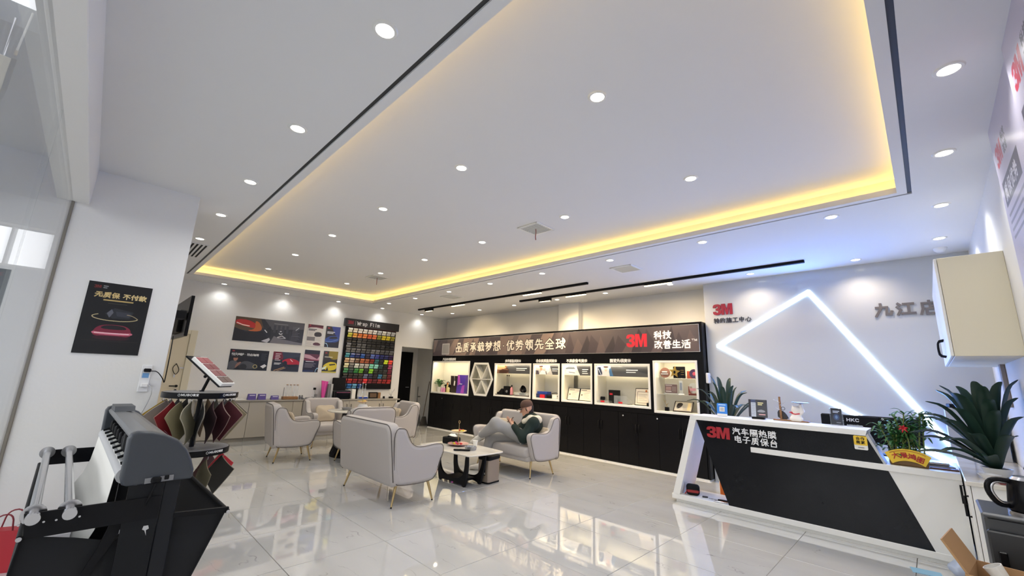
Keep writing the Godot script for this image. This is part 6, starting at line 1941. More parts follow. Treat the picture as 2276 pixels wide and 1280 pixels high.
# ---------------------------------------------------------------- right hand wall
func right_side():
	var wc := thing("wall_cabinet", "cream wall cabinet hung on the right wall by the glossy wall", "cabinet")
	part(wc, "carcass", S().span(V(0.165, 1.68, -4.6), V(0.51, 2.45, -6.45), 0.003), M.cream)
	for k in 2:
		var d := part(wc, "door", S().span(V(0.145, 1.682, -4.605 - 0.92 * k), V(0.163, 2.448, -5.52 - 0.92 * k), 0.003), M.white)
		var hz := -5.46 - 0.14 * k
		part(d, "handle", S().tube(curve([V(0.145, 1.73, hz), V(0.105, 1.74, hz), V(0.1, 1.8, hz), V(0.105, 1.87, hz), V(0.145, 1.88, hz)], 1), 0.008, 6), M.black_matt)
	var rc := thing("counter_cabinet", "white low counter cabinet against the right wall", "cabinet")
	part(rc, "carcass", S().span(V(0.125, 0.08, -4.72), V(0.505, 0.745, -6.88), 0.002), M.white)
	part(rc, "toe_kick", S().span(V(0.16, 0, -4.74), V(0.505, 0.08, -6.88)), M.light_grey)
	for k in 4:
		var d := part(rc, "door", S().span(V(0.105, 0.085, -4.73 - 0.5 * k), V(0.122, 0.74, -5.22 - 0.5 * k), 0.002), M.white)
		part(d, "handle", S().tube([V(0.105, 0.66, -4.77 - 0.5 * k), V(0.08, 0.66, -4.77 - 0.5 * k), V(0.08, 0.52, -4.77 - 0.5 * k), V(0.105, 0.52, -4.77 - 0.5 * k)], 0.008, 6), M.black_matt)
	solo("counter_slab", "pale stone worktop on the white counter cabinet", "worktop", S().span(V(0.1, 0.745, -4.7), V(0.505, 0.775, -6.89), 0.003), M.slab)
	# tall grey end board and lower box at the corner
	var gp := thing("file_cabinet", "grey glossy file cabinet on the counter in the far right corner", "cabinet", V(0.28, 0.775, -6.6))
	part(gp, "body", S().box(V(0, 0.24, 0), V(0.4, 0.48, 0.4), 0.004), M.light_grey)
	part(gp, "gap", S().box(V(-0.05, 0.24, 0.201), V(0.012, 0.46, 0.004)), M.black_matt)
	part(gp, "drawer_line", S().box(V(0.06, 0.16, 0.201), V(0.2, 0.008, 0.004)), M.dark_trim)
	solo("router_box", "flat black device lying on top of the grey file cabinet", "device", S().box(V(0, 0.02, 0), V(0.22, 0.04, 0.14), 0.006), M.black_matt, V(0.22, 1.256, -6.58), 10.0)
	solo("wall_panel", "narrow grey board hanging under the cream wall cabinet", "board", S().box(V(0, 0, 0), V(0.03, 0.4, 0.12), 0.004), mat(c8(150, 138, 130), 0.5), V(0.494, 1.5, -5.9))
	solo("ceiling_sensor", "round white sensor on the ceiling above the cream wall cabinet", "sensor", S().lathe([Vector2(0, -0.05), Vector2(0.03, -0.045), Vector2(0.055, -0.02), Vector2(0.06, 0.0)], 18), M.white_plastic, V(0.28, CEIL, -6.6))
	# agave on the counter
	var dirs := [[PI * 0.95, 0.42, 0.24, 0.05], [PI * 0.9, 0.34, 0.52, 0.02], [PI * 1.05, 0.38, 0.4, 0.04], [PI * 0.8, 0.36, 0.16, 0.06], [PI * 0.7, 0.26, 0.58, 0.0], [PI * 0.62, 0.32, 0.3, 0.03], [PI * 1.15, 0.28, 0.6, 0.0], [PI * 1.3, 0.2, 0.64, 0.0], [PI * 0.5, 0.2, 0.64, 0.0], [PI * 0.45, 0.26, 0.46, 0.0], [PI * 0.3, 0.16, 0.68, 0.0], [PI * 0.2, 0.2, 0.56, 0.0], [PI * 0.6, 0.1, 0.68, 0.0], [PI * 1.5, 0.16, 0.66, 0.0], [PI * 0.06, 0.19, 0.7, 0.0], [PI * 1.0, 0.22, 0.64, 0.0], [PI * 0.85, 0.48, 0.12, 0.03], [PI * 1.75, 0.14, 0.64, 0.0], [PI * 0.75, 0.4, 0.4, 0.04], [PI * 0.55, 0.38, 0.14, 0.02], [PI * 0.88, 0.4, 0.44, 0.05], [PI * 0.68, 0.34, 0.48, 0.02], [PI * 0.98, 0.46, 0.3, 0.08], [PI * 0.4, 0.34, 0.3, 0.02], [PI * 0.48, 0.3, 0.56, 0.02], [PI * 0.26, 0.24, 0.42, 0.0], [PI * 0.72, 0.44, 0.26, 0.06]]
	agave("large dark agave in a pot on the pale stone counter", V(0.3, 0.775, -5.25), 0.09, 0.06, dirs, 0.043)
	solo("white_bowl", "small white bowl on the pale stone counter", "bowl", S().lathe([Vector2(0, 0), Vector2(0.035, 0), Vector2(0.065, 0.035), Vector2(0.06, 0.035), Vector2(0.03, 0.008), Vector2(0, 0.008)], 20), M.white_plastic, V(0.24, 0.775, -4.98))
	solo("red_folder", "flat dark red folder on the pale stone counter", "folder", S().box(V(0, 0.006, 0), V(0.2, 0.012, 0.14), 0.003), mat(c8(116, 40, 44), 0.5), V(0.36, 0.776, -4.84), 10.0)
	# small fridge with kettle and coffee jug
	var fg := thing("mini_fridge", "black mini fridge with a white sticker at the right edge", "fridge", V(0.285, 0, -3.5))
	part(fg, "body", S().box(V(0, 0.4, -0.02), V(0.34, 0.8, 0.34), 0.012), mat(c8(64, 66, 68), 0.4))
	part(fg, "door", S().box(V(0, 0.38, 0.165), V(0.34, 0.72, 0.03), 0.008), mat(c8(44, 46, 48), 0.35))
	part(fg, "top_plate", S().box(V(0, 0.81, 0.0), V(0.36, 0.022, 0.38), 0.008), mat(c8(92, 94, 96), 0.3))
	part(fg, "handle", S().box(V(-0.13, 0.5, 0.185), V(0.03, 0.3, 0.016), 0.004), M.black)
	part(fg, "sticker", S().box(V(0.06, 0.66, 0.1815), V(0.1, 0.055, 0.002)), M.paper)
	part(fg, "badge", S().box(V(0.0, 0.75, 0.1815), V(0.02, 0.012, 0.002)), M.steel)
	var kt := thing("electric_kettle", "black electric kettle with a chrome handle on the mini fridge", "kettle", V(0.29, 0.822, -3.42))
	part(kt, "base", S().lathe([Vector2(0, 0), Vector2(0.085, 0), Vector2(0.085, 0.015), Vector2(0.07, 0.02), Vector2(0, 0.02)], 24), M.steel)
	part(kt, "jug", S().lathe([Vector2(0, 0.02), Vector2(0.08, 0.02), Vector2(0.082, 0.05), Vector2(0.074, 0.13), Vector2(0.066, 0.165), Vector2(0.0, 0.17)], 26), M.black)
	part(kt, "lid", S().lathe([Vector2(0.06, 0.166), Vector2(0.05, 0.18), Vector2(0, 0.185)], 22), M.steel)
	part(kt, "handle", S().tube(curve([V(-0.06, 0.155, 0.02), V(-0.13, 0.16, 0.05), V(-0.15, 0.11, 0.055), V(-0.12, 0.04, 0.045), V(-0.075, 0.035, 0.02)]), 0.012, 8), M.black)
	part(kt, "handle_inlay", S().tube(curve([V(-0.075, 0.148, 0.026), V(-0.12, 0.148, 0.046), V(-0.135, 0.105, 0.05), V(-0.11, 0.05, 0.04), V(-0.08, 0.047, 0.024)]), 0.008, 8), M.steel)
	var jg := thing("coffee_jug", "chrome jug with a black lid behind the kettle", "jug", V(0.37, 0.822, -3.6))
	part(jg, "body", S().lathe([Vector2(0, 0), Vector2(0.06, 0), Vector2(0.066, 0.1), Vector2(0.07, 0.17), Vector2(0.06, 0.2), Vector2(0, 0.2)], 24), M.steel)
	part(jg, "lid", S().lathe([Vector2(0.066, 0.19), Vector2(0.07, 0.2), Vector2(0.06, 0.23), Vector2(0, 0.24)], 22), M.black)
	# printed boards on the right wall
	for e in [[0.462, -3.74, -2.81, "tall pale printed board on the right wall, nearer the cream cabinet"], [0.445, -2.8, -1.5, "tall pale printed board on the right wall, nearest the camera"]]:
		var w: float = e[2] - e[1]
		var h := 1.8
		var p := Pic.new(int(220 * w), 400, c8(196, 190, 206))
		p.poly(pv([0, 300, p.w, 180, p.w, 400, 0, 400]), c8(206, 202, 212))
		mark_on(p, 16, 36, 28, c8(196, 40, 64))
		p.text(G, "科技", 72, 36, 13, 2.0, c8(80, 78, 92), 1.1)
		p.text(G, "改善", 72, 52, 13, 2.0, c8(80, 78, 92), 1.1)
		p.rect(16, 84, p.w * 0.62, 34, c8(76, 72, 84))
		p.text(G, "质保优势", 24, 90, 22, 3.0, c8(222, 220, 226), 1.15)
		p.lines(18, 128, p.w * 0.6, 4, 10, 4, c8(130, 126, 140))
		for k in 6:
			p.rect(p.w * 0.78, 130 + 14 * k, 4, 9, c8(80, 76, 110))
		p.poly(pv([p.w * 0.78 - 6, 130, p.w * 0.78 + 10, 130, p.w * 0.78 + 2, 112]), c8(70, 66, 100))
		p.line(Vector2(30, 230), Vector2(p.w * 0.76, 210), 2, c8(120, 116, 140))
		p.text(G, "电子", 24, 206, 15, 2.2, c8(76, 80, 130), 1.1)
		p.text(G, "质保", 90, 256, 17, 2.4, c8(66, 72, 130), 1.1)
		p.lines(24, 280, p.w * 0.5, 5, 12, 3, c8(140, 136, 150))
		poster("wall_board", e[3], V(e[0] + 0.03, 3.02 - h / 2, (e[1] + e[2]) / 2), FACE_MX, w, h, p, 0.03)
	# floor clutter at the right edge
	var cbx := thing("cardboard_box", "open cardboard box on the floor at the bottom right corner", "box", V(0.2, 0, -3.02), -8.0)
	for e in [[V(0, 0.31, 0.14), V(0.34, 0.62, 0.008)], [V(0, 0.31, -0.14), V(0.34, 0.62, 0.008)], [V(-0.17, 0.31, 0), V(0.008, 0.62, 0.28)], [V(0.17, 0.31, 0), V(0.008, 0.62, 0.28)]]:
		part(cbx, "side", S().box(e[0], e[1]), M.card)
	part(cbx, "bottom", S().box(V(0, 0.004, 0), V(0.34, 0.008, 0.28)), M.card)
	part(cbx, "flap", S().box(V(-0.2, 0.68, 0), V(0.008, 0.14, 0.27), 0.0, Basis(Vector3.BACK, 0.5)), M.card)
	part(cbx, "flap", S().box(V(0.21, 0.66, 0), V(0.008, 0.12, 0.27), 0.0, Basis(Vector3.BACK, -0.7)), M.card)
	solo("paper_stack", "white papers inside the open cardboard box", "papers", S().box(V(0, 0.28, 0), V(0.3, 0.55, 0.24), 0.01), M.paper, V(0.2, 0.01, -3.02), -8.0)
	solo("plastic_bag", "crumpled blue-white plastic bag by the desk's right corner", "bag", blob(S(), [[V(-0.03, 0.06, 0), V(0.05, 0.08, 0.02), 0.07, 0.06], [V(0.02, 0.1, -0.02), V(-0.01, 0.17, 0.0), 0.05, 0.025], [V(0.06, 0.05, 0.05), V(0.09, 0.04, 0.06), 0.05, 0.04], [V(-0.06, 0.05, 0.04), V(-0.09, 0.06, 0.02), 0.045, 0.03]], 0.012, 0.02), mat(c8(176, 186, 206), 0.3), V(0.04, 0.0, -5.1))
	var mg := thing("white_mug", "white paper cup lying on the papers in the cardboard box", "cup", V(0.06, 0.535, -3.06))
	part(mg, "cup", S().lathe([Vector2(0, -0.04), Vector2(0.025, -0.04), Vector2(0.035, 0.04), Vector2(0.032, 0.04)], 16, Transform3D(Basis(Vector3.BACK, 0.5), V(0.06, 0.07, 0))), M.paper)
	part(mg, "spoon", S().bar(V(0.06, 0.06, 0.02), V(0.15, 0.045, 0.06), 0.005, 0.009, 6), M.white_plastic)
	solo("blue_card", "pale blue card lying on the floor at the bottom edge", "card", S().box(V(0, 0.002, 0), V(0.18, 0.004, 0.12)), mat(c8(150, 196, 222), 0.5), V(-0.2, 0.001, -4.98), 10.0)

# ---------------------------------------------------------------- cutting plotter in front of the pillar
func zy(a: Array) -> PackedVector2Array:
	# pairs (z, y) for FACE_X, whose local x runs to -z
	var out := PackedVector2Array()
	for i in range(0, a.size(), 2):
		out.append(Vector2(-a[i], a[i + 1]))
	return out

func plotter():
	var o := thing("cutting_plotter", "grey vinyl cutting plotter on a black stand with paper and cloth basket", "plotter", V(-2.5, 0, 0), 1.5)
	var L := -1.65
	var shell := mat(c8(58, 62, 68), 0.42)
	var cover := mat(c8(112, 114, 116), 0.38, 0.25)
	var xf := Transform3D(FACE_X, Vector3.ZERO)
	var side := zy([-0.186, 0.888, -0.179, 0.911, -0.177, 0.992, -0.175, 1.075, -0.185, 1.096, -0.207, 1.104, -0.253, 1.101, -0.302, 1.087, -0.356, 1.058, -0.395, 1.014, -0.418, 0.967, -0.433, 0.924, -0.435, 0.893, -0.426, 0.882, -0.307, 0.882, -0.204, 0.88])
	var e1 := part(o, "end_panel", S().puff(side, 0.07, 0.012, Transform3D(FACE_X, V(-0.035, 0, 0))), shell)
	part(e1, "power_plate", S().box(V(0.002, 0.897, -0.31), V(0.004, 0.022, 0.1), 0.0, Basis(Vector3.RIGHT, 0.04)), M.grey)
	part(e1, "power_plug", S().box(V(0.012, 0.897, -0.298), V(0.02, 0.026, 0.036), 0.006), M.black_matt)
	part(e1, "power_switch", S().box(V(0.005, 0.902, -0.335), V(0.006, 0.018, 0.016), 0.002), M.black_matt)
	part(o, "end_panel", S().puff(side, 0.07, 0.012, Transform3D(FACE_X, V(L + 0.035, 0, 0))), shell)
	var outer := [-0.19, 1.075, -0.2, 1.088, -0.253, 1.09, -0.3, 1.078, -0.35, 1.05, -0.386, 1.008, -0.408, 0.965, -0.422, 0.92]
	var inner := [-0.408, 0.918, -0.395, 0.96, -0.372, 1.0, -0.34, 1.036, -0.295, 1.062, -0.253, 1.073, -0.21, 1.072, -0.195, 1.06]
	part(o, "top_cover", S().prism(zy(outer + inner), L + 0.06, -0.06, xf, false), cover)
	raised_mark(o, V(-0.24, 1.045, -0.357), Basis(Vector3(-1, 0, 0), Vector3(0, 0.74, 0.67), Vector3(0, 0.67, -0.74)), 0.035, 0.001, mat(c8(110, 50, 70), 0.5))
	part(o, "inner_wall", S().span(V(L + 0.06, 0.92, -0.3), V(-0.06, 1.06, -0.31)), M.black_matt)
	part(o, "bed", S().span(V(L + 0.06, 0.885, -0.2), V(-0.06, 0.925, -0.41), 0.004), shell)
	part(o, "platen", S().tube([V(L + 0.07, 0.915, -0.2), V(-0.07, 0.915, -0.2)], 0.034, 18), M.light_grey)
	part(o, "carriage_rail", S().span(V(L + 0.06, 0.99, -0.26), V(-0.06, 1.02, -0.28)), M.dark_trim)
	for k in 9:
		var x := -0.14 - 0.165 * k
		var r := part(o, "pinch_roller", S().box(V(x, 0.985, -0.235), V(0.05, 0.06, 0.05), 0.006), M.black_matt)
		part(r, "lever", S().bar(V(x, 0.97, -0.22), V(x, 0.955, -0.18), 0.007, 0.007, 6), M.black_matt)
	part(o, "carriage", S().box(V(-0.5, 1.0, -0.24), V(0.09, 0.09, 0.07), 0.008), M.black_matt)
	part(o, "control_panel", S().prism(pv([-0.15, 0, 0.15, 0, 0.12, 0.03, -0.12, 0.03]), -0.05, 0.05, Transform3D(Basis(Vector3.UP, 0.0), V(-1.42, 1.09, -0.25))), shell)
	# paper threaded through, hanging to the basket
	var rows := []
	for q in [[-0.3, 0.93], [-0.22, 0.951], [-0.185, 0.945], [-0.166, 0.915], [-0.163, 0.86], [-0.158, 0.78], [-0.14, 0.7], [-0.11, 0.63], [-0.1, 0.56], [-0.13, 0.48], [-0.18, 0.4], [-0.2, 0.34]]:
		var row := []
		for k in 7:
			row.append(V(-0.1 - 0.23 * k, q[1] + 0.012 * sin(k * 1.7 + q[1] * 9.0) * clampf((0.9 - q[1]) * 4.0, 0.0, 1.0), q[0] + 0.012 * sin(k * 1.3) * clampf((0.9 - q[1]) * 4.0, 0.0, 1.0)))
		rows.append(row)
	part(o, "paper", S().sheet(rows, 0.0012), M.paper)
	# roll holders
	for x in [-0.005, L + 0.005]:
		part(o, "holder_plate", S().prism(zy([0.075, 0.826, 0.06, 0.735, -0.2, 0.735, -0.33, 0.735, -0.33, 0.826]), -0.006, 0.006, Transform3D(FACE_X, V(x, 0, 0))), M.black_matt)
		part(o, "brace", S().prism(zy([-0.2, 0.82, -0.25, 0.82, -0.2, 0.66, -0.12, 0.5, -0.1, 0.5, -0.16, 0.66]), -0.004, 0.004, Transform3D(FACE_X, V(x - 0.02 * signf(x - L / 2), 0, 0))), M.black_matt)
	for z in [0.05, -0.047]:
		var r := part(o, "roll_tube", S().tube([V(0.045, 0.815, z), V(L - 0.03, 0.815, z)], 0.0165, 18), M.steel)
		part(r, "end_cap", S().tube([V(0.02, 0.815, z), V(0.05, 0.815, z)], 0.021, 18), M.steel)
		for x in [-0.03, L + 0.03]:
			part(r, "flange", S().tube([V(x - 0.005, 0.815, z), V(x + 0.005, 0.815, z)], 0.036, 20), M.steel)
		for s in [-0.032, 0.032]:
			part(r, "screw", S().bar(V(0.0, 0.79, z + s), V(0.006, 0.79, z + s), 0.004, 0.004, 6), M.steel)
	# stand
	for x in [-0.01, L + 0.02]:
		var hole := []
		for k in 15:
			var a := PI / 2 + TAU * k / 14.0
			hole += [-0.295 + 0.016 * cos(a), 0.785 + 0.021 * sin(a)]
		var key := [-0.29, 0.708, -0.305, 0.708, -0.309, 0.695, -0.3, 0.69, -0.304, 0.668, -0.295, 0.69, -0.287, 0.695, -0.2895, 0.7078]
		var lg := part(o, "leg_plate", S().prism(zy([-0.212, 0.88, -0.332, 0.88, -0.332, 0.06, -0.222, 0.06]), -0.003, 0.003, Transform3D(FACE_X, V(x, 0, 0))), mat(c8(26, 27, 29), 0.5, 0.0, 0.3))
		part(lg, "cap_plate", S().prism(zy(hole.slice(0, 28)), 0.003, 0.006, Transform3D(FACE_X, V(x, 0, 0))), M.light_grey)
		part(lg, "key_plate", S().prism(zy(key), 0.003, 0.006, Transform3D(FACE_X, V(x, 0, 0))), M.light_grey)
		part(o, "leg_post", S().span(V(x - 0.03, 0.04, -0.335), V(x - 0.002, 0.885, -0.392), 0.003), mat(c8(34, 35, 38), 0.5, 0.0, 0.3))
		part(o, "foot", S().span(V(x - 0.05, 0.02, 0.05), V(x, 0.06, -0.62), 0.006), M.black_matt)
		for z in [0.02, -0.59]:
			part(o, "castor", S().tube([V(x - 0.04, 0.02, z), V(x - 0.01, 0.02, z)], 0.02, 12), M.black_matt)
	part(o, "cross_bar", S().span(V(L, 0.2, -0.34), V(-0.02, 0.26, -0.38), 0.004), M.black_matt)
	# basket of black cloth between two rods
	for x in [-0.012, L + 0.012]:
		part(o, "basket_arm", S().prism(zy([-0.39, 0.742, -0.605, 0.728, -0.607, 0.702, -0.39, 0.722]), -0.008, 0.008, Transform3D(FACE_X, V(x, 0, 0))), M.black_matt)
	for q in [[-0.6, 0.715], [0.072, 0.745]]:
		part(o, "basket_rod", S().tube([V(0.004, q[1], q[0]), V(L, q[1], q[0])], 0.008, 10), M.black_matt)
		part(o, "rod_cap", S().tube([V(0.0, q[1] - 0.004, q[0]), V(0.012, q[1] - 0.004, q[0])], 0.0085, 10), M.steel)
	var cloth := mat(c8(16, 17, 20), 0.85)
	var u := [[0.068, 0.738], [0.078, 0.6], [0.065, 0.42], [0.0, 0.25], [-0.15, 0.17], [-0.3, 0.17], [-0.42, 0.26], [-0.5, 0.44], [-0.56, 0.6], [-0.6, 0.71]]
	rows = []
	for q in u:
		var row := []
		for k in 6:
			row.append(V(-0.03 - 0.318 * k, q[1], q[0]))
		rows.append(row)
	part(o, "basket_cloth", S().sheet(rows, 0.003), cloth)
	var ends := []
	for q in u:
		ends += [q[0], q[1]]
	ends += [-0.39, 0.72, -0.2, 0.66, -0.08, 0.7]
	part(o, "basket_end", S().prism(zy(ends), -0.0015, 0.0015, Transform3D(FACE_X, V(-0.045, 0, 0))), cloth)
	part(o, "power_lead", S().tube(curve([V(0.02, 0.885, -0.298), V(0.01, 0.84, -0.29), V(0.0, 0.8, -0.28), V(-0.02, 0.74, -0.27)]), 0.004, 6), M.black_matt)
	# red gift bag in the corner by the glass
	var rb := thing("red_bag", "red paper bag with dark red cords on the floor by the glass", "bag", V(-4.62, 0, 0.2), 70.0)
	part(rb, "bag", S().prism(pv([-0.09, 0, 0.09, 0, 0.1, 0.26, -0.1, 0.26]), -0.05, 0.05), mat(c8(170, 26, 40), 0.5))
	for s in [-1, 1]:
		part(rb, "cord", S().tube(curve([V(-0.05, 0.26, 0.05 * s), V(-0.04, 0.36, 0.06 * s), V(0.04, 0.37, 0.06 * s), V(0.05, 0.26, 0.05 * s)]), 0.005, 5), mat(c8(120, 20, 34), 0.5))

# ---------------------------------------------------------------- carousel of mat samples
func mat_stand():
	var c := V(-4.56, 0, -0.735)
	var o := thing("sample_carousel", "black two-tier sample carousel with hooks beside the plotter", "display stand", c)
	part(o, "base", S().lathe([Vector2(0, 0), Vector2(0.26, 0), Vector2(0.26, 0.012), Vector2(0.03, 0.03), Vector2(0, 0.03)], 32), M.black_matt)
	part(o, "pole", S().bar(V(0, 0.02, 0), V(0, 1.19, 0), 0.018, 0.018, 14), M.black_matt)
	for y in [1.165, 0.705]:
		var d := part(o, "disc", S().lathe([Vector2(0, y - 0.034), Vector2(0.27, y - 0.034), Vector2(0.275, y - 0.03), Vector2(0.275, y + 0.012), Vector2(0, y + 0.014)], 48), M.black)
		part(d, "top_sheet", S().lathe([Vector2(0.0, y + 0.016), Vector2(0.268, y + 0.014)], 40), M.grey)
		# lettering round the rim, towards the camera and to its right
		for a0 in ([0.62, -0.55] if y > 1.0 else [-0.36]):
			var x := 0.0
			var ring := []
			var a1: float = a0 + 0.09
			var rd0 := V(cos(a1), 0, sin(a1))
			var t0 := V(sin(a1), 0, -cos(a1))
			for k in 13:
				ring.append(rd0 * 0.2765 + V(0, y - 0.004 + 0.009 * sin(TAU * k / 12), 0) + t0 * 0.009 * cos(TAU * k / 12))
			part(d, "logo", S().tube(ring, 0.0016, 4), M.white_plastic)
			for k in 6:
				var a: float = a0 - 0.075 * k
				var rd := V(cos(a), 0, sin(a))
				var bs := Basis(V(sin(a), 0, -cos(a)), Vector3.UP, rd)
				raised(d, "MUBO牧宝"[k], rd * 0.2755 + V(0, y + 0.007, 0) - bs.x * 0.009, bs, 0.018, 0.003, 0.001, M.white_plastic)
	part(o, "tilt_post", S().bar(V(0.0, 1.17, 0), V(0.03, 1.33, -0.04), 0.012, 0.012, 10), M.black_matt)
	part(o, "tilt_knob", S().ball(V(0.03, 1.31, -0.0), V(0.014, 0.014, 0.014), 8, 6), M.black_matt)
	# tilted sample case on top, falling to the right as the camera sees it
	var right := V(0.7, 0, -0.71)
	var ax := (right * 0.8 + V(0, -0.6, 0)).normalized()
	var nrm := (right * 0.6 + V(0, 0.8, 0)).normalized()
	var bs := Basis(ax, nrm, ax.cross(nrm))
	var sc := thing("sample_case", "tilted white case of leather swatches on top of the carousel", "sample case", c + V(0.03, 1.335, -0.04))
	sc.transform.basis = bs
	part(sc, "back_board", S().box(V(-0.03, 0.0, 0), V(0.42, 0.014, 0.17), 0.003), M.black_matt)
	part(sc, "case", S().box(V(0.0, 0.024, 0), V(0.37, 0.034, 0.165), 0.004), M.white)
	for k in 4:
		for j in 2:
			part(sc, "swatch", S().box(V(-0.132 + 0.088 * k, 0.0425, -0.037 + 0.074 * j), V(0.08, 0.006, 0.068), 0.002), mat([c8(150, 70, 74), c8(120, 50, 54), c8(132, 76, 76), c8(100, 78, 72)][k], 0.5))
	# mats hung by a corner, each bent a little
	var upper := [
		[c8(82, 78, 68), "olive grey"], [c8(160, 150, 120), "beige"], [c8(74, 22, 32), "wine red"], [c8(64, 20, 30), "deep red"], [c8(44, 18, 24), "dark maroon"], [c8(24, 24, 26), "black"], [c8(112, 108, 86), "khaki"],
		[c8(132, 124, 94), "sand"], [c8(150, 34, 44), "bright red"], [c8(122, 114, 104), "taupe grey"], [c8(150, 120, 40), "mustard"], [c8(30, 30, 32), "jet black"], [c8(70, 66, 60), "brown grey"], [c8(46, 40, 42), "dark brown"], [c8(36, 34, 36), "charcoal"], [c8(60, 60, 66), "steel grey"], [c8(90, 70, 50), "tan brown"], [c8(40, 44, 40), "dark green"], [c8(100, 96, 92), "stone grey"], [c8(54, 48, 50), "umber"],
	]
	for k in upper.size():
		hang_mat(c, 1.13, -1.5 + TAU * k / upper.size(), upper[k][0], "%s sample mat hanging from the carousel's upper tier" % upper[k][1], 1.0, k)
	var lower := [[c8(170, 30, 40), "scarlet"], [c8(52, 50, 46), "graphite"], [c8(112, 104, 78), "dull khaki"], [c8(22, 22, 26), "black"], [c8(26, 34, 62), "navy blue"], [c8(24, 30, 54), "dark navy"], [c8(30, 28, 34), "plum black"], [c8(40, 40, 44), "slate"], [c8(60, 30, 34), "russet"]]
	for k in lower.size():
		hang_mat(c, 0.67, -1.75 + TAU * k / lower.size(), lower[k][0], "%s sample mat hanging from the carousel's lower tier" % lower[k][1], 0.92, k + 5)

func hang_mat(c: Vector3, y: float, a: float, col: Color, label: String, k: float, n: int):
	var rd := V(cos(a), 0, sin(a))
	var tg := V(-sin(a), 0, cos(a))
	var o := thing("sample_mat", label, "mat", c + rd * 0.24 + V(0, y, 0), 0.0, "sample mats on the carousel")
	var p := [V(0, -0.02, 0), V(0.13, -0.14, 0) * k, V(-0.02, -0.36, 0) * k, V(-0.14, -0.21, 0) * k]
	var rows := []
	var bend := 0.014 * sin(n * 2.1 + 0.7) + 0.006
	for i in 7:
		var u := i / 6.0
		var row := []
		for j in 7:
			var v := j / 6.0
			var q: Vector3 = (p[0].lerp(p[1], u)).lerp(p[3].lerp(p[2], u), v)
			row.append(rd * q.x + V(0, q.y, 0) + tg * (bend * sin(PI * (u + v)) * 1.2 + bend * 1.5 * (u - v)))
		rows.append(row)
	part(o, "mat_body", S().sheet(rows, 0.006), mat(col, 0.8))
	var e := []
	for i in 7:
		e.append(rows[i][0])
	for j in range(1, 7):
		e.append(rows[6][j])
	for i in range(5, -1, -1):
		e.append(rows[i][6])
	for j in range(5, -1, -1):
		e.append(rows[0][j])
	part(o, "edge_trim", S().tube(e, 0.0036, 4), mat(col.lerp(c8(200, 190, 168), 0.6 if n % 3 != 1 else 0.15), 0.8))
	part(o, "hook", S().tube(curve([V(0, 0.01, 0), rd * 0.02 + V(0, 0.005, 0), rd * 0.02 + V(0, -0.025, 0), V(0, -0.03, 0)]), 0.0025, 5), M.steel)

# ---------------------------------------------------------------- prints and lettering
class Pic:
	var im: Image
	var w: int
	var h: int
	func _init(w_: int, h_: int, c: Color):
		w = w_
		h = h_
		im = Image.create(w, h, false, Image.FORMAT_RGB8)
		im.fill(c)
	func rect(x: float, y: float, a: float, b: float, c: Color):
		im.fill_rect(Rect2i(int(x), int(y), maxi(1, int(a)), maxi(1, int(b))), c)
	func poly(p: PackedVector2Array, c: Color):
		var lo := 1e9
		var hi := -1e9
		for q in p:
			lo = minf(lo, q.y)
			hi = maxf(hi, q.y)
		for y in range(maxi(0, int(lo)), mini(h, int(hi) + 1)):
			var xs := []
			var yy := y + 0.5
			for i in p.size():
				var a := p[i]
				var b := p[(i + 1) % p.size()]
				if (a.y <= yy) != (b.y <= yy):
					xs.append(a.x + (yy - a.y) * (b.x - a.x) / (b.y - a.y))
			xs.sort()
			for k in range(0, xs.size() - 1, 2):
				var x0 := maxi(0, int(round(xs[k])))
				var x1 := mini(w, int(round(xs[k + 1])))
				if x1 > x0:
					im.fill_rect(Rect2i(x0, y, x1 - x0, 1), c)
	func line(a: Vector2, b: Vector2, t: float, c: Color):
		var d := (b - a).normalized() if a != b else Vector2.RIGHT
		var n := Vector2(-d.y, d.x) * t / 2.0
		d *= t / 2.0
		poly(PackedVector2Array([a - d + n, b + d + n, b + d - n, a - d - n]), c)
	func path(p: Array, t: float, c: Color):
		for i in p.size() - 1:
			line(p[i], p[i + 1], t, c)
	func oval(cx: float, cy: float, rx: float, ry: float, c: Color):
		var p := PackedVector2Array()
		for i in 32:
			p.append(Vector2(cx + rx * cos(TAU * i / 32), cy + ry * sin(TAU * i / 32)))
		poly(p, c)
	# rows of unreadably small print
	func lines(x: float, y: float, a: float, n: int, step: float, t: float, c: Color):
		for k in n:
			rect(x, y + k * step, a * [1.0, 0.82, 0.93, 0.7][k % 4], t, c)
	func text(glyph: Dictionary, s: String, x: float, y: float, size: float, t: float, c: Color, gap := 1.12, wide := 1.0):
		for ch in s:
			for st in glyph.get(ch, []):
				for i in st.size() - 1:
					line(Vector2(x + st[i].x * size * wide, y + st[i].y * size), Vector2(x + st[i + 1].x * size * wide, y + st[i + 1].y * size), t, c)
			x += size * gap * wide

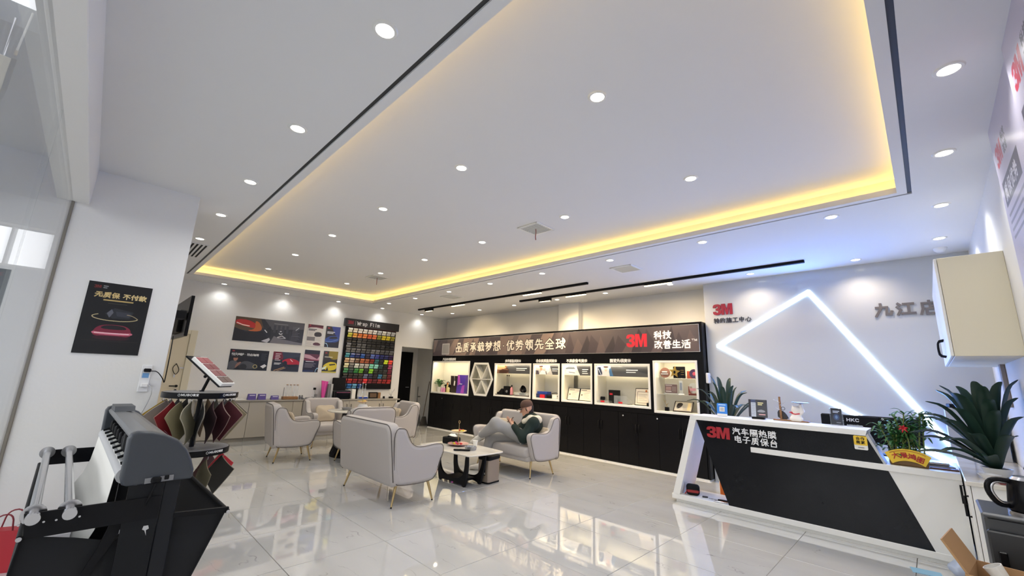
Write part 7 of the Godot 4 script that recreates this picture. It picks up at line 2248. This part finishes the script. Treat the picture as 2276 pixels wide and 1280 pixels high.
# strokes on a 20 x 20 grid
const STROKES := {
	"品": "6,1 14,1 14,8 6,8 6,1|1,11 9,11 9,19 1,19 1,11|11,11 19,11 19,19 11,19 11,11",
	"质": "17,1 4,3 4,9 1,19|4,6 18,5|11,3 11,8|7,15 7,9 16,9 16,15|11,11 11,14 5,19|12,15 17,19",
	"承": "4,2 15,2 11,5|10,5 10,18 8,19|7,8 13,8|6,11 14,11|6,14 14,14|2,7 6,7 5,11 1,16|17,6 13,9|13,8 15,12 19,16",
	"载": "2,4 11,4|6,1 6,8|1,8 19,8|1,11 10,11|5,8 3,14 11,14|7,11 7,19|1,17 11,17|13,1 14,9 17,17 19,18 19,15|18,10 13,18|15,2 18,5",
	"梦": "1,4 9,4|5,1 5,10|5,5 1,9|5,5 9,8|11,4 19,4|15,1 15,10|15,5 11,9|15,5 19,8|8,10 3,15|7,11 16,11 12,16 5,19|8,14 11,16",
	"想": "1,4 10,4|5,1 5,12|5,5 1,10|5,5 9,8|12,11 12,1 18,1 18,11 12,11|12,4 18,4|12,8 18,8|2,14 1,18|6,13 6,18 14,18 14,16|10,13 12,15|17,13 19,16",
	"·": "10,10 10.2,10",
	"优": "6,1 1,9|4,5 4,19|8,6 19,6|12,1 12,7 7,19|13,6 13,17 18,17 19,14|15,2 18,4",
	"势": "1,4 8,4|5,1 5,9 3,9|1,8 9,6|10,3 16,3 16,8 19,9|13,1 12,6 9,9|10,6 14,8|3,12 16,12 15,18 12,18|9,10 8,14 2,19",
	"领": "5,1 1,7|5,1 9,6|5,5 6,7|2,9 8,9 4,15|4,13 8,17|10,2 19,2|14,2 13,5|11,14 11,5 18,5 18,14|14,8 14,13 10,19|15,14 19,18",
	"先": "6,1 3,7|4,4 16,4|10,1 10,10|1,10 19,10|7,10 6,15 1,19|13,10 13,17 18,17 19,14",
	"全": "10,1 1,9|10,1 19,9|5,9 15,9|4,13 16,13|2,18 18,18|10,9 10,18",
	"球": "1,3 8,3|4,3 4,16|1,9 8,9|1,17 8,14|9,6 19,6|14,1 14,18 12,18|10,9 12,11|13,12 9,16|18,8 14,12|14,11 19,16|16,2 18,4",
	"科": "8,1 2,3|1,7 9,7|5,3 5,19|5,8 1,14|5,9 9,12|11,4 13,6|11,9 13,11|10,14 19,12|16,1 16,19",
	"技": "1,5 8,5|4,1 4,18 2,17|1,12 8,9|9,5 19,5|14,1 14,9|10,9 17,9 15,14 9,19|11,10 14,15 19,19",
	"改": "2,3 8,3 8,9 2,9|2,9 2,17 8,14|12,1 9,8|11,5 19,5|17,5 15,12 9,19|11,8 14,14 19,19",
	"善": "6,1 8,3|14,1 12,3|3,4 17,4|4,7 16,7|1,10 19,10|10,3 10,10|6,11 7,13|14,11 13,13|5,14 15,14 15,19 5,19 5,14",
	"生": "5,2 2,9|4,6 17,6|3,12 17,12|1,18 19,18|10,1 10,18",
	"活": "2,2 4,4|1,7 3,9|1,18 4,12|17,1 8,3|6,8 19,8|13,3 13,12|8,12 18,12 18,19 8,19 8,12",
	"产": "10,1 10,3|3,4 17,4|6,6 8,9|14,6 12,9|18,10 4,10 4,14 1,19",
	"展": "4,2 17,2 17,6 4,6|4,2 4,12 1,19|7,9 18,9|10,7 10,12|14,7 14,12|6,12 19,12|9,12 9,18 12,16|17,13 13,15|11,12 14,16 19,19",
	"示": "4,3 16,3|1,8 19,8|10,8 10,18 8,18|5,11 2,16|14,11 18,16",
	"隔": "2,2 2,19|2,2 6,2 4,7 6,11 4,13|8,2 19,2|9,4 18,4 18,8 9,8 9,4|8,19 8,10 19,10 19,19 17,19|11,11 12,13|16,11 15,13|10,14 17,14|13,14 13,18",
	"热": "1,5 8,5|5,1 5,13 3,12|1,10 8,8|13,1 12,8 8,13|10,5 17,5 17,12 19,13|10,8 14,11|3,16 2,19|8,16 9,18|13,16 14,18|17,16 19,19",
	"测": "2,2 4,4|1,7 3,9|1,18 4,12|6,14 6,3 11,3 11,14|9,6 8,13 5,19|9,14 11,18|14,4 14,13|18,1 18,18 16,18",
	"试": "2,2 4,5|1,8 4,8 4,17 7,14|7,6 19,6|8,10 13,10|11,10 11,16|7,17 13,15|14,1 15,9 18,18 19,15|17,2 18,4",
	"性": "4,1 4,19|2,5 1,9|6,5 7,8|10,3 8,9|9,6 18,6|9,11 18,11|7,18 19,18|14,1 14,18",
	"能": "5,1 2,6 9,6|7,3 9,7|2,19 2,9 9,9 9,18 7,18|2,12 9,12|2,15 9,15|12,1 12,8 18,8 18,6|18,2 12,5|12,10 12,18 18,18 18,16|18,12 12,14",
	"对": "1,4 8,4 6,11 1,18|3,8 9,16|10,7 19,7|16,1 16,18 14,18|12,10 14,13",
	"比": "3,2 3,18 9,14|3,9 8,9|12,2 12,17 18,17 19,13|18,6 12,9",
	"演": "2,2 4,4|1,7 3,9|1,18 4,12|12,1 13,3|6,6 6,4 19,4 19,6|8,7 17,7|8,9 17,9 17,15 8,15 8,9|8,12 17,12|12,7 12,15|9,16 6,19|15,16 18,19",
	"光": "10,1 10,8|4,3 6,7|16,3 14,7|1,9 19,9|7,9 6,14 1,19|13,9 13,17 18,17 19,14",
	"学": "4,1 6,4|9,1 10,4|16,1 14,4|2,8 2,5 18,5 18,8|6,8 14,8 10,11 10,18 8,18|1,13 19,13",
	"膜": "1,19 2,12 2,2 7,2 7,18 5,18|2,7 7,7|2,12 7,12|9,4 19,4|12,1 12,6|16,1 16,6|10,7 18,7 18,12 10,12 10,7|9,15 19,15|14,12 13,15 9,19|14,15 19,19",
	"鉴": "3,2 3,8|7,1 7,9|11,1 9,6|10,4 18,4|13,5 15,8|10,9 2,13|10,9 18,13|6,13 14,13|4,16 16,16|10,13 10,19|1,19 19,19|6,17 7,18|14,17 13,18",
	"别": "2,2 10,2 10,7 2,7 2,2|1,11 10,11 9,18 7,18|5,7 4,13 1,19|14,4 14,13|18,1 18,18 16,18",
	"非": "8,1 8,19|12,1 12,19|2,5 8,5|2,10 8,10|1,15 8,15|12,5 18,5|12,10 18,10|12,15 19,15",
	"金": "10,1 1,8|10,1 19,8|6,8 14,8|3,12 17,12|10,8 10,18|5,14 7,17|15,14 13,17|1,18 19,18",
	"属": "3,2 17,2 17,5 3,5|3,2 3,12 1,19|15,6 7,8|7,9 16,9 16,12 7,12 7,9|11,6 11,18|5,19 5,14 18,14 18,19|9,17 14,17",
	"不": "2,3 18,3|11,3 1,13|10,7 10,19|12,8 18,13",
	"屏": "4,2 17,2 17,6 4,6|4,2 4,12 1,19|8,7 9,9|15,7 14,9|6,10 18,10|5,14 19,14|9,10 9,14 6,19|15,10 15,19",
	"蔽": "1,4 19,4|7,1 7,6|13,1 13,6|5,7 5,19|2,8 3,10|8,8 7,10|1,19 1,11 9,11 9,19|14,6 10,13|13,9 19,9|17,9 15,14 10,19|12,11 15,15 19,19",
	"信": "6,1 1,9|4,5 4,19|12,1 14,3|8,5 19,5|9,8 18,8|9,11 18,11|9,14 18,14 18,19 9,19 9,14",
	"号": "5,2 15,2 15,7 5,7 5,2|1,10 19,10|7,10 6,13 16,13 15,18 12,18",
	"紫": "4,1 4,8|4,4 8,4|1,8 9,7|12,1 12,7 18,7 18,5|18,2 12,4|10,9 6,12 13,12|14,10 5,15 16,15|10,15 10,19|5,16 3,18|14,16 17,18",
	"外": "6,1 1,10|5,5 10,5 7,13 1,19|3,9 6,12|14,1 14,19|14,8 19,12",
	"线": "6,1 2,6 6,6 1,12 8,11|1,17 8,15|9,6 18,5|9,11 19,9|13,1 15,12 18,18 19,15|18,11 9,19|16,2 18,4",
	"特": "3,3 2,8|2,6 8,6|5,1 5,19|1,14 8,11|10,4 18,4|14,1 14,8|9,8 19,8|9,12 19,12|16,9 16,18 14,18|11,14 13,16",
	"约": "6,1 2,6 6,6 1,12 8,11|1,17 8,15|12,1 9,8|11,5 18,5 17,18 14,17|11,9 14,13",
	"施": "5,1 6,3|1,4 10,4|4,4 4,11 1,19|4,9 9,9 8,18 6,18|13,1 11,6|12,4 19,4|11,11 18,9 18,14 16,14|14,6 14,15|11,8 11,18 18,18 19,16",
	"工": "3,3 17,3|10,3 10,17|1,17 19,17",
	"中": "3,5 17,5 17,12 3,12 3,5|10,1 10,19",
	"心": "3,9 1,15|7,7 7,18 15,18 15,14|10,3 12,7|16,7 19,13",
	"九": "2,6 14,6 13,17 18,17 19,13|7,1 7,8 1,19",
	"江": "2,2 4,4|1,7 3,9|1,18 4,12|8,3 18,3|13,3 13,17|6,17 19,17",
	"店": "10,1 10,3|3,4 18,4|3,4 3,12 1,19|11,6 11,12|11,8 17,8|7,12 17,12 17,19 7,19 7,12",
	"汽": "2,2 4,4|1,7 3,9|1,18 4,12|9,1 6,7|8,4 19,4|8,7 17,7|7,10 16,10 17,17 19,18 19,15",
	"车": "3,4 17,4|9,1 4,10 16,10|1,14 19,14|10,7 10,19",
	"电": "3,4 17,4 17,13 3,13 3,4|3,8 17,8|10,1 10,18 18,18 19,15",
	"子": "4,2 16,2 10,7 10,18 7,18|1,10 19,10",
	"保": "6,1 1,9|4,5 4,19|9,2 17,2 17,8 9,8 9,2|7,11 19,11|13,8 13,19|13,11 7,18|13,11 19,18",
	"台": "9,1 4,8 16,8|13,4 17,9|4,11 16,11 16,19 4,19 4,11",
	"合": "10,1 1,9|10,1 19,9|6,9 14,9|4,12 16,12 16,19 4,19 4,12",
	"作": "6,1 1,9|4,5 4,19|11,1 8,8|10,5 19,5|13,5 13,19|13,10 18,10|13,14 18,14",
	"商": "10,1 10,3|1,4 19,4|7,5 8,7|13,5 12,7|2,19 2,8 18,8 18,19 16,19|8,9 6,12|12,9 14,12|7,13 13,13 13,17 7,17 7,13",
	"家": "10,1 10,3|2,6 2,3 18,3 18,6|5,7 15,7|11,7 3,12|8,9 11,14 10,18 8,18|9,12 2,16|11,14 3,19|16,8 12,11 19,18",
	"大": "1,7 19,7|10,1 10,8 1,19|10,8 19,19",
	"鸿": "2,2 3,4|1,7 3,9|1,18 3,12|4,4 10,4|7,4 7,14|4,15 10,13|14,1 13,4|18,9 18,4 11,4 11,11 19,11 18,18 16,18|14,6 15,8|10,15 17,15",
	"图": "2,2 18,2 18,19 2,19 2,2|9,4 5,9|8,6 14,6 5,13|8,8 15,12|9,12 12,13|8,15 12,17",
	"无": "4,3 16,3|1,9 19,9|10,3 9,10 1,19|12,9 12,17 18,17 19,14",
	"付": "6,1 1,9|4,5 4,19|8,6 19,6|16,1 16,18 13,18|10,9 12,13",
	"款": "1,4 10,4|5,1 5,8|2,8 9,8|1,11 10,11|6,11 6,18 4,18|3,13 1,17|8,13 10,16|13,1 11,7|12,5 19,5 18,9|15,7 14,12 10,19|15,12 19,19",
	"恒": "4,1 4,19|2,5 1,9|6,5 7,8|9,3 19,3|11,6 18,6 18,15 11,15 11,6|11,10 18,10|8,18 19,18",
	"久": "8,1 2,9|7,4 15,4 10,12 1,19|11,10 19,19",
	"呵": "1,4 6,4 6,14 1,14 1,4|8,3 19,3|9,7 14,7 14,13 9,13 9,7|17,3 17,18 15,18",
	"护": "1,5 8,5|4,1 4,18 2,17|1,12 8,9|13,1 14,4|10,12 10,5 18,5 18,11 10,11 8,19",
	"轻": "1,4 9,4|5,1 3,8 9,8|6,6 6,19|1,14 9,12|11,3 18,3 11,10|14,6 19,10|12,12 18,12|15,12 15,18|10,18 19,18",
	"由": "3,6 17,6 17,18 3,18 3,6|3,12 17,12|10,1 10,18",
	"驰": "2,3 7,3 6,9|3,3 3,9 8,9 7,17 5,17|1,14 6,13|10,10 18,7 18,13 16,13|14,3 14,15|11,6 11,18 18,18 19,15",
	"骋": "2,3 7,3 6,9|3,3 3,9 8,9 7,17 5,17|1,14 6,13|14,1 14,10|10,4 18,4 18,10 10,10 10,4|10,7 18,7|9,12 19,12|13,12 12,15 17,15 16,19 14,19",
	"牧": "3,3 2,8|2,6 8,6|5,1 5,19|1,14 8,11|12,1 9,8|11,5 19,5|17,5 15,12 9,19|11,8 14,14 19,19",
	"宝": "10,1 10,3|2,6 2,3 18,3 18,6|4,8 16,8|5,13 15,13|2,18 18,18|10,8 10,18|13,15 15,17",
	"M": "2,19 2,2 10,15 18,2 18,19",
	"U": "3,2 3,15 6,18 14,18 17,15 17,2",
	"B": "3,2 3,18 14,18 17,16 17,11 14,10 3,10|3,2 13,2 16,4 16,8 14,10",
	"O": "6,2 14,2 18,6 18,14 14,18 6,18 2,14 2,6 6,2",
	"W": "1,2 5,18 10,6 15,18 19,2", "r": "4,18 4,7|4,10 8,7 13,7", "a": "4,8 13,7 14,10 14,18 6,18 4,15 6,12 14,12", "p": "4,7 4,23|4,8 12,7 15,10 15,15 12,18 4,18",
	"F": "4,18 4,2 16,2|4,10 14,10", "i": "8,7 8,18|8,3 8,4", "l": "8,2 8,18", "m": "2,18 2,7|2,9 6,7 9,9 9,18|9,9 14,7 17,9 17,18",
	"H": "3,2 3,18|17,2 17,18|3,10 17,10", "K": "3,2 3,18|16,2 4,11|8,9 17,18", "C": "17,5 14,2 6,2 3,5 3,15 6,18 14,18 17,15",
	"T": "2,2 18,2|10,2 10,18", "D": "3,2 3,18 12,18 17,13 17,7 12,2 3,2",
}
var G := {}
# the bold numeral and letter of the trade mark, on a 1.7 x 1 field, y up
const MARK_3 := [0.0, 0.68, 0.02, 0.86, 0.12, 0.97, 0.28, 1.0, 0.48, 1.0, 0.62, 0.95, 0.70, 0.83, 0.70, 0.66, 0.64, 0.56, 0.56, 0.51, 0.66, 0.46, 0.72, 0.34, 0.71, 0.18, 0.62, 0.05, 0.48, 0.0, 0.26, 0.0, 0.1, 0.04, 0.02, 0.14, 0.0, 0.32, 0.26, 0.32, 0.29, 0.22, 0.38, 0.2, 0.45, 0.24, 0.46, 0.34, 0.42, 0.4, 0.32, 0.42, 0.24, 0.42, 0.24, 0.6, 0.34, 0.6, 0.42, 0.63, 0.45, 0.71, 0.42, 0.79, 0.35, 0.81, 0.28, 0.78, 0.26, 0.68]
const MARK_M := [0.73, 0.0, 0.73, 1.0, 1.07, 1.0, 1.2, 0.45, 1.33, 1.0, 1.68, 1.0, 1.68, 0.0, 1.43, 0.0, 1.43, 0.66, 1.28, 0.0, 1.12, 0.0, 0.97, 0.66, 0.97, 0.0]

func read_strokes():
	for ch in STROKES:
		var all := []
		for s in STROKES[ch].split("|"):
			var one := []
			for p in s.split(" "):
				var xy = p.split(",")
				one.append(Vector2(float(xy[0]) / 20.0, float(xy[1]) / 20.0))
			all.append(one)
		G[ch] = all

func mark_on(p: Pic, x: float, y: float, h: float, c: Color):
	for a in [MARK_3, MARK_M]:
		var q := PackedVector2Array()
		for i in range(0, a.size(), 2):
			q.append(Vector2(x + a[i] * h, y + (1.0 - a[i + 1]) * h))
		p.poly(q, c)

# raised characters, each its own part; local x to the right, y up, z out of the wall; at = top left corner
func raised(parent: Node, s: String, at: Vector3, bs: Basis, size: float, t: float, depth: float, m: Material, gap := 1.12, wide := 1.0):
	var x := 0.0
	for ch in s:
		if G.has(ch):
			var sh := S()
			var dz := depth
			for st in G[ch]:
				for i in st.size() - 1:
					var a := Vector3(st[i].x * size * wide, -st[i].y * size, dz / 2)
					var b := Vector3(st[i + 1].x * size * wide, -st[i + 1].y * size, dz / 2)
					var d := b - a
					sh.box((a + b) / 2, Vector3(d.length() + t, t, dz), 0.0, Basis(Vector3.BACK, atan2(d.y, d.x)))
					dz += 0.00018
			part(parent, "character", sh, m, at + bs * Vector3(x, 0, 0), bs)
		x += size * gap * wide

func raised_mark(parent: Node, at: Vector3, bs: Basis, h: float, depth: float, m: Material):
	var k := 0
	for a in [MARK_3, MARK_M]:
		var q := PackedVector2Array()
		for i in range(0, a.size(), 2):
			q.append(Vector2(a[i], a[i + 1]) * h)
		part(parent, ["numeral", "letter"][k], S().prism(q, 0.0, depth), m, at, bs)
		k += 1

# a printed board on a wall: thin backing and the print on its face
func poster(n: String, label: String, at: Vector3, bs: Basis, w: float, h: float, pic: Pic, depth := 0.008, edge: Material = null):
	var o := thing(n, label, "poster", at)
	o.transform.basis = bs
	part(o, "backing_board", S().box(V(0, 0, depth / 2), V(w, h, depth)), edge if edge else M.white_plastic)
	part(o, "print", quad(w, h), printed(pic.im, 0.3), V(0, 0, depth + 0.001))
	return o
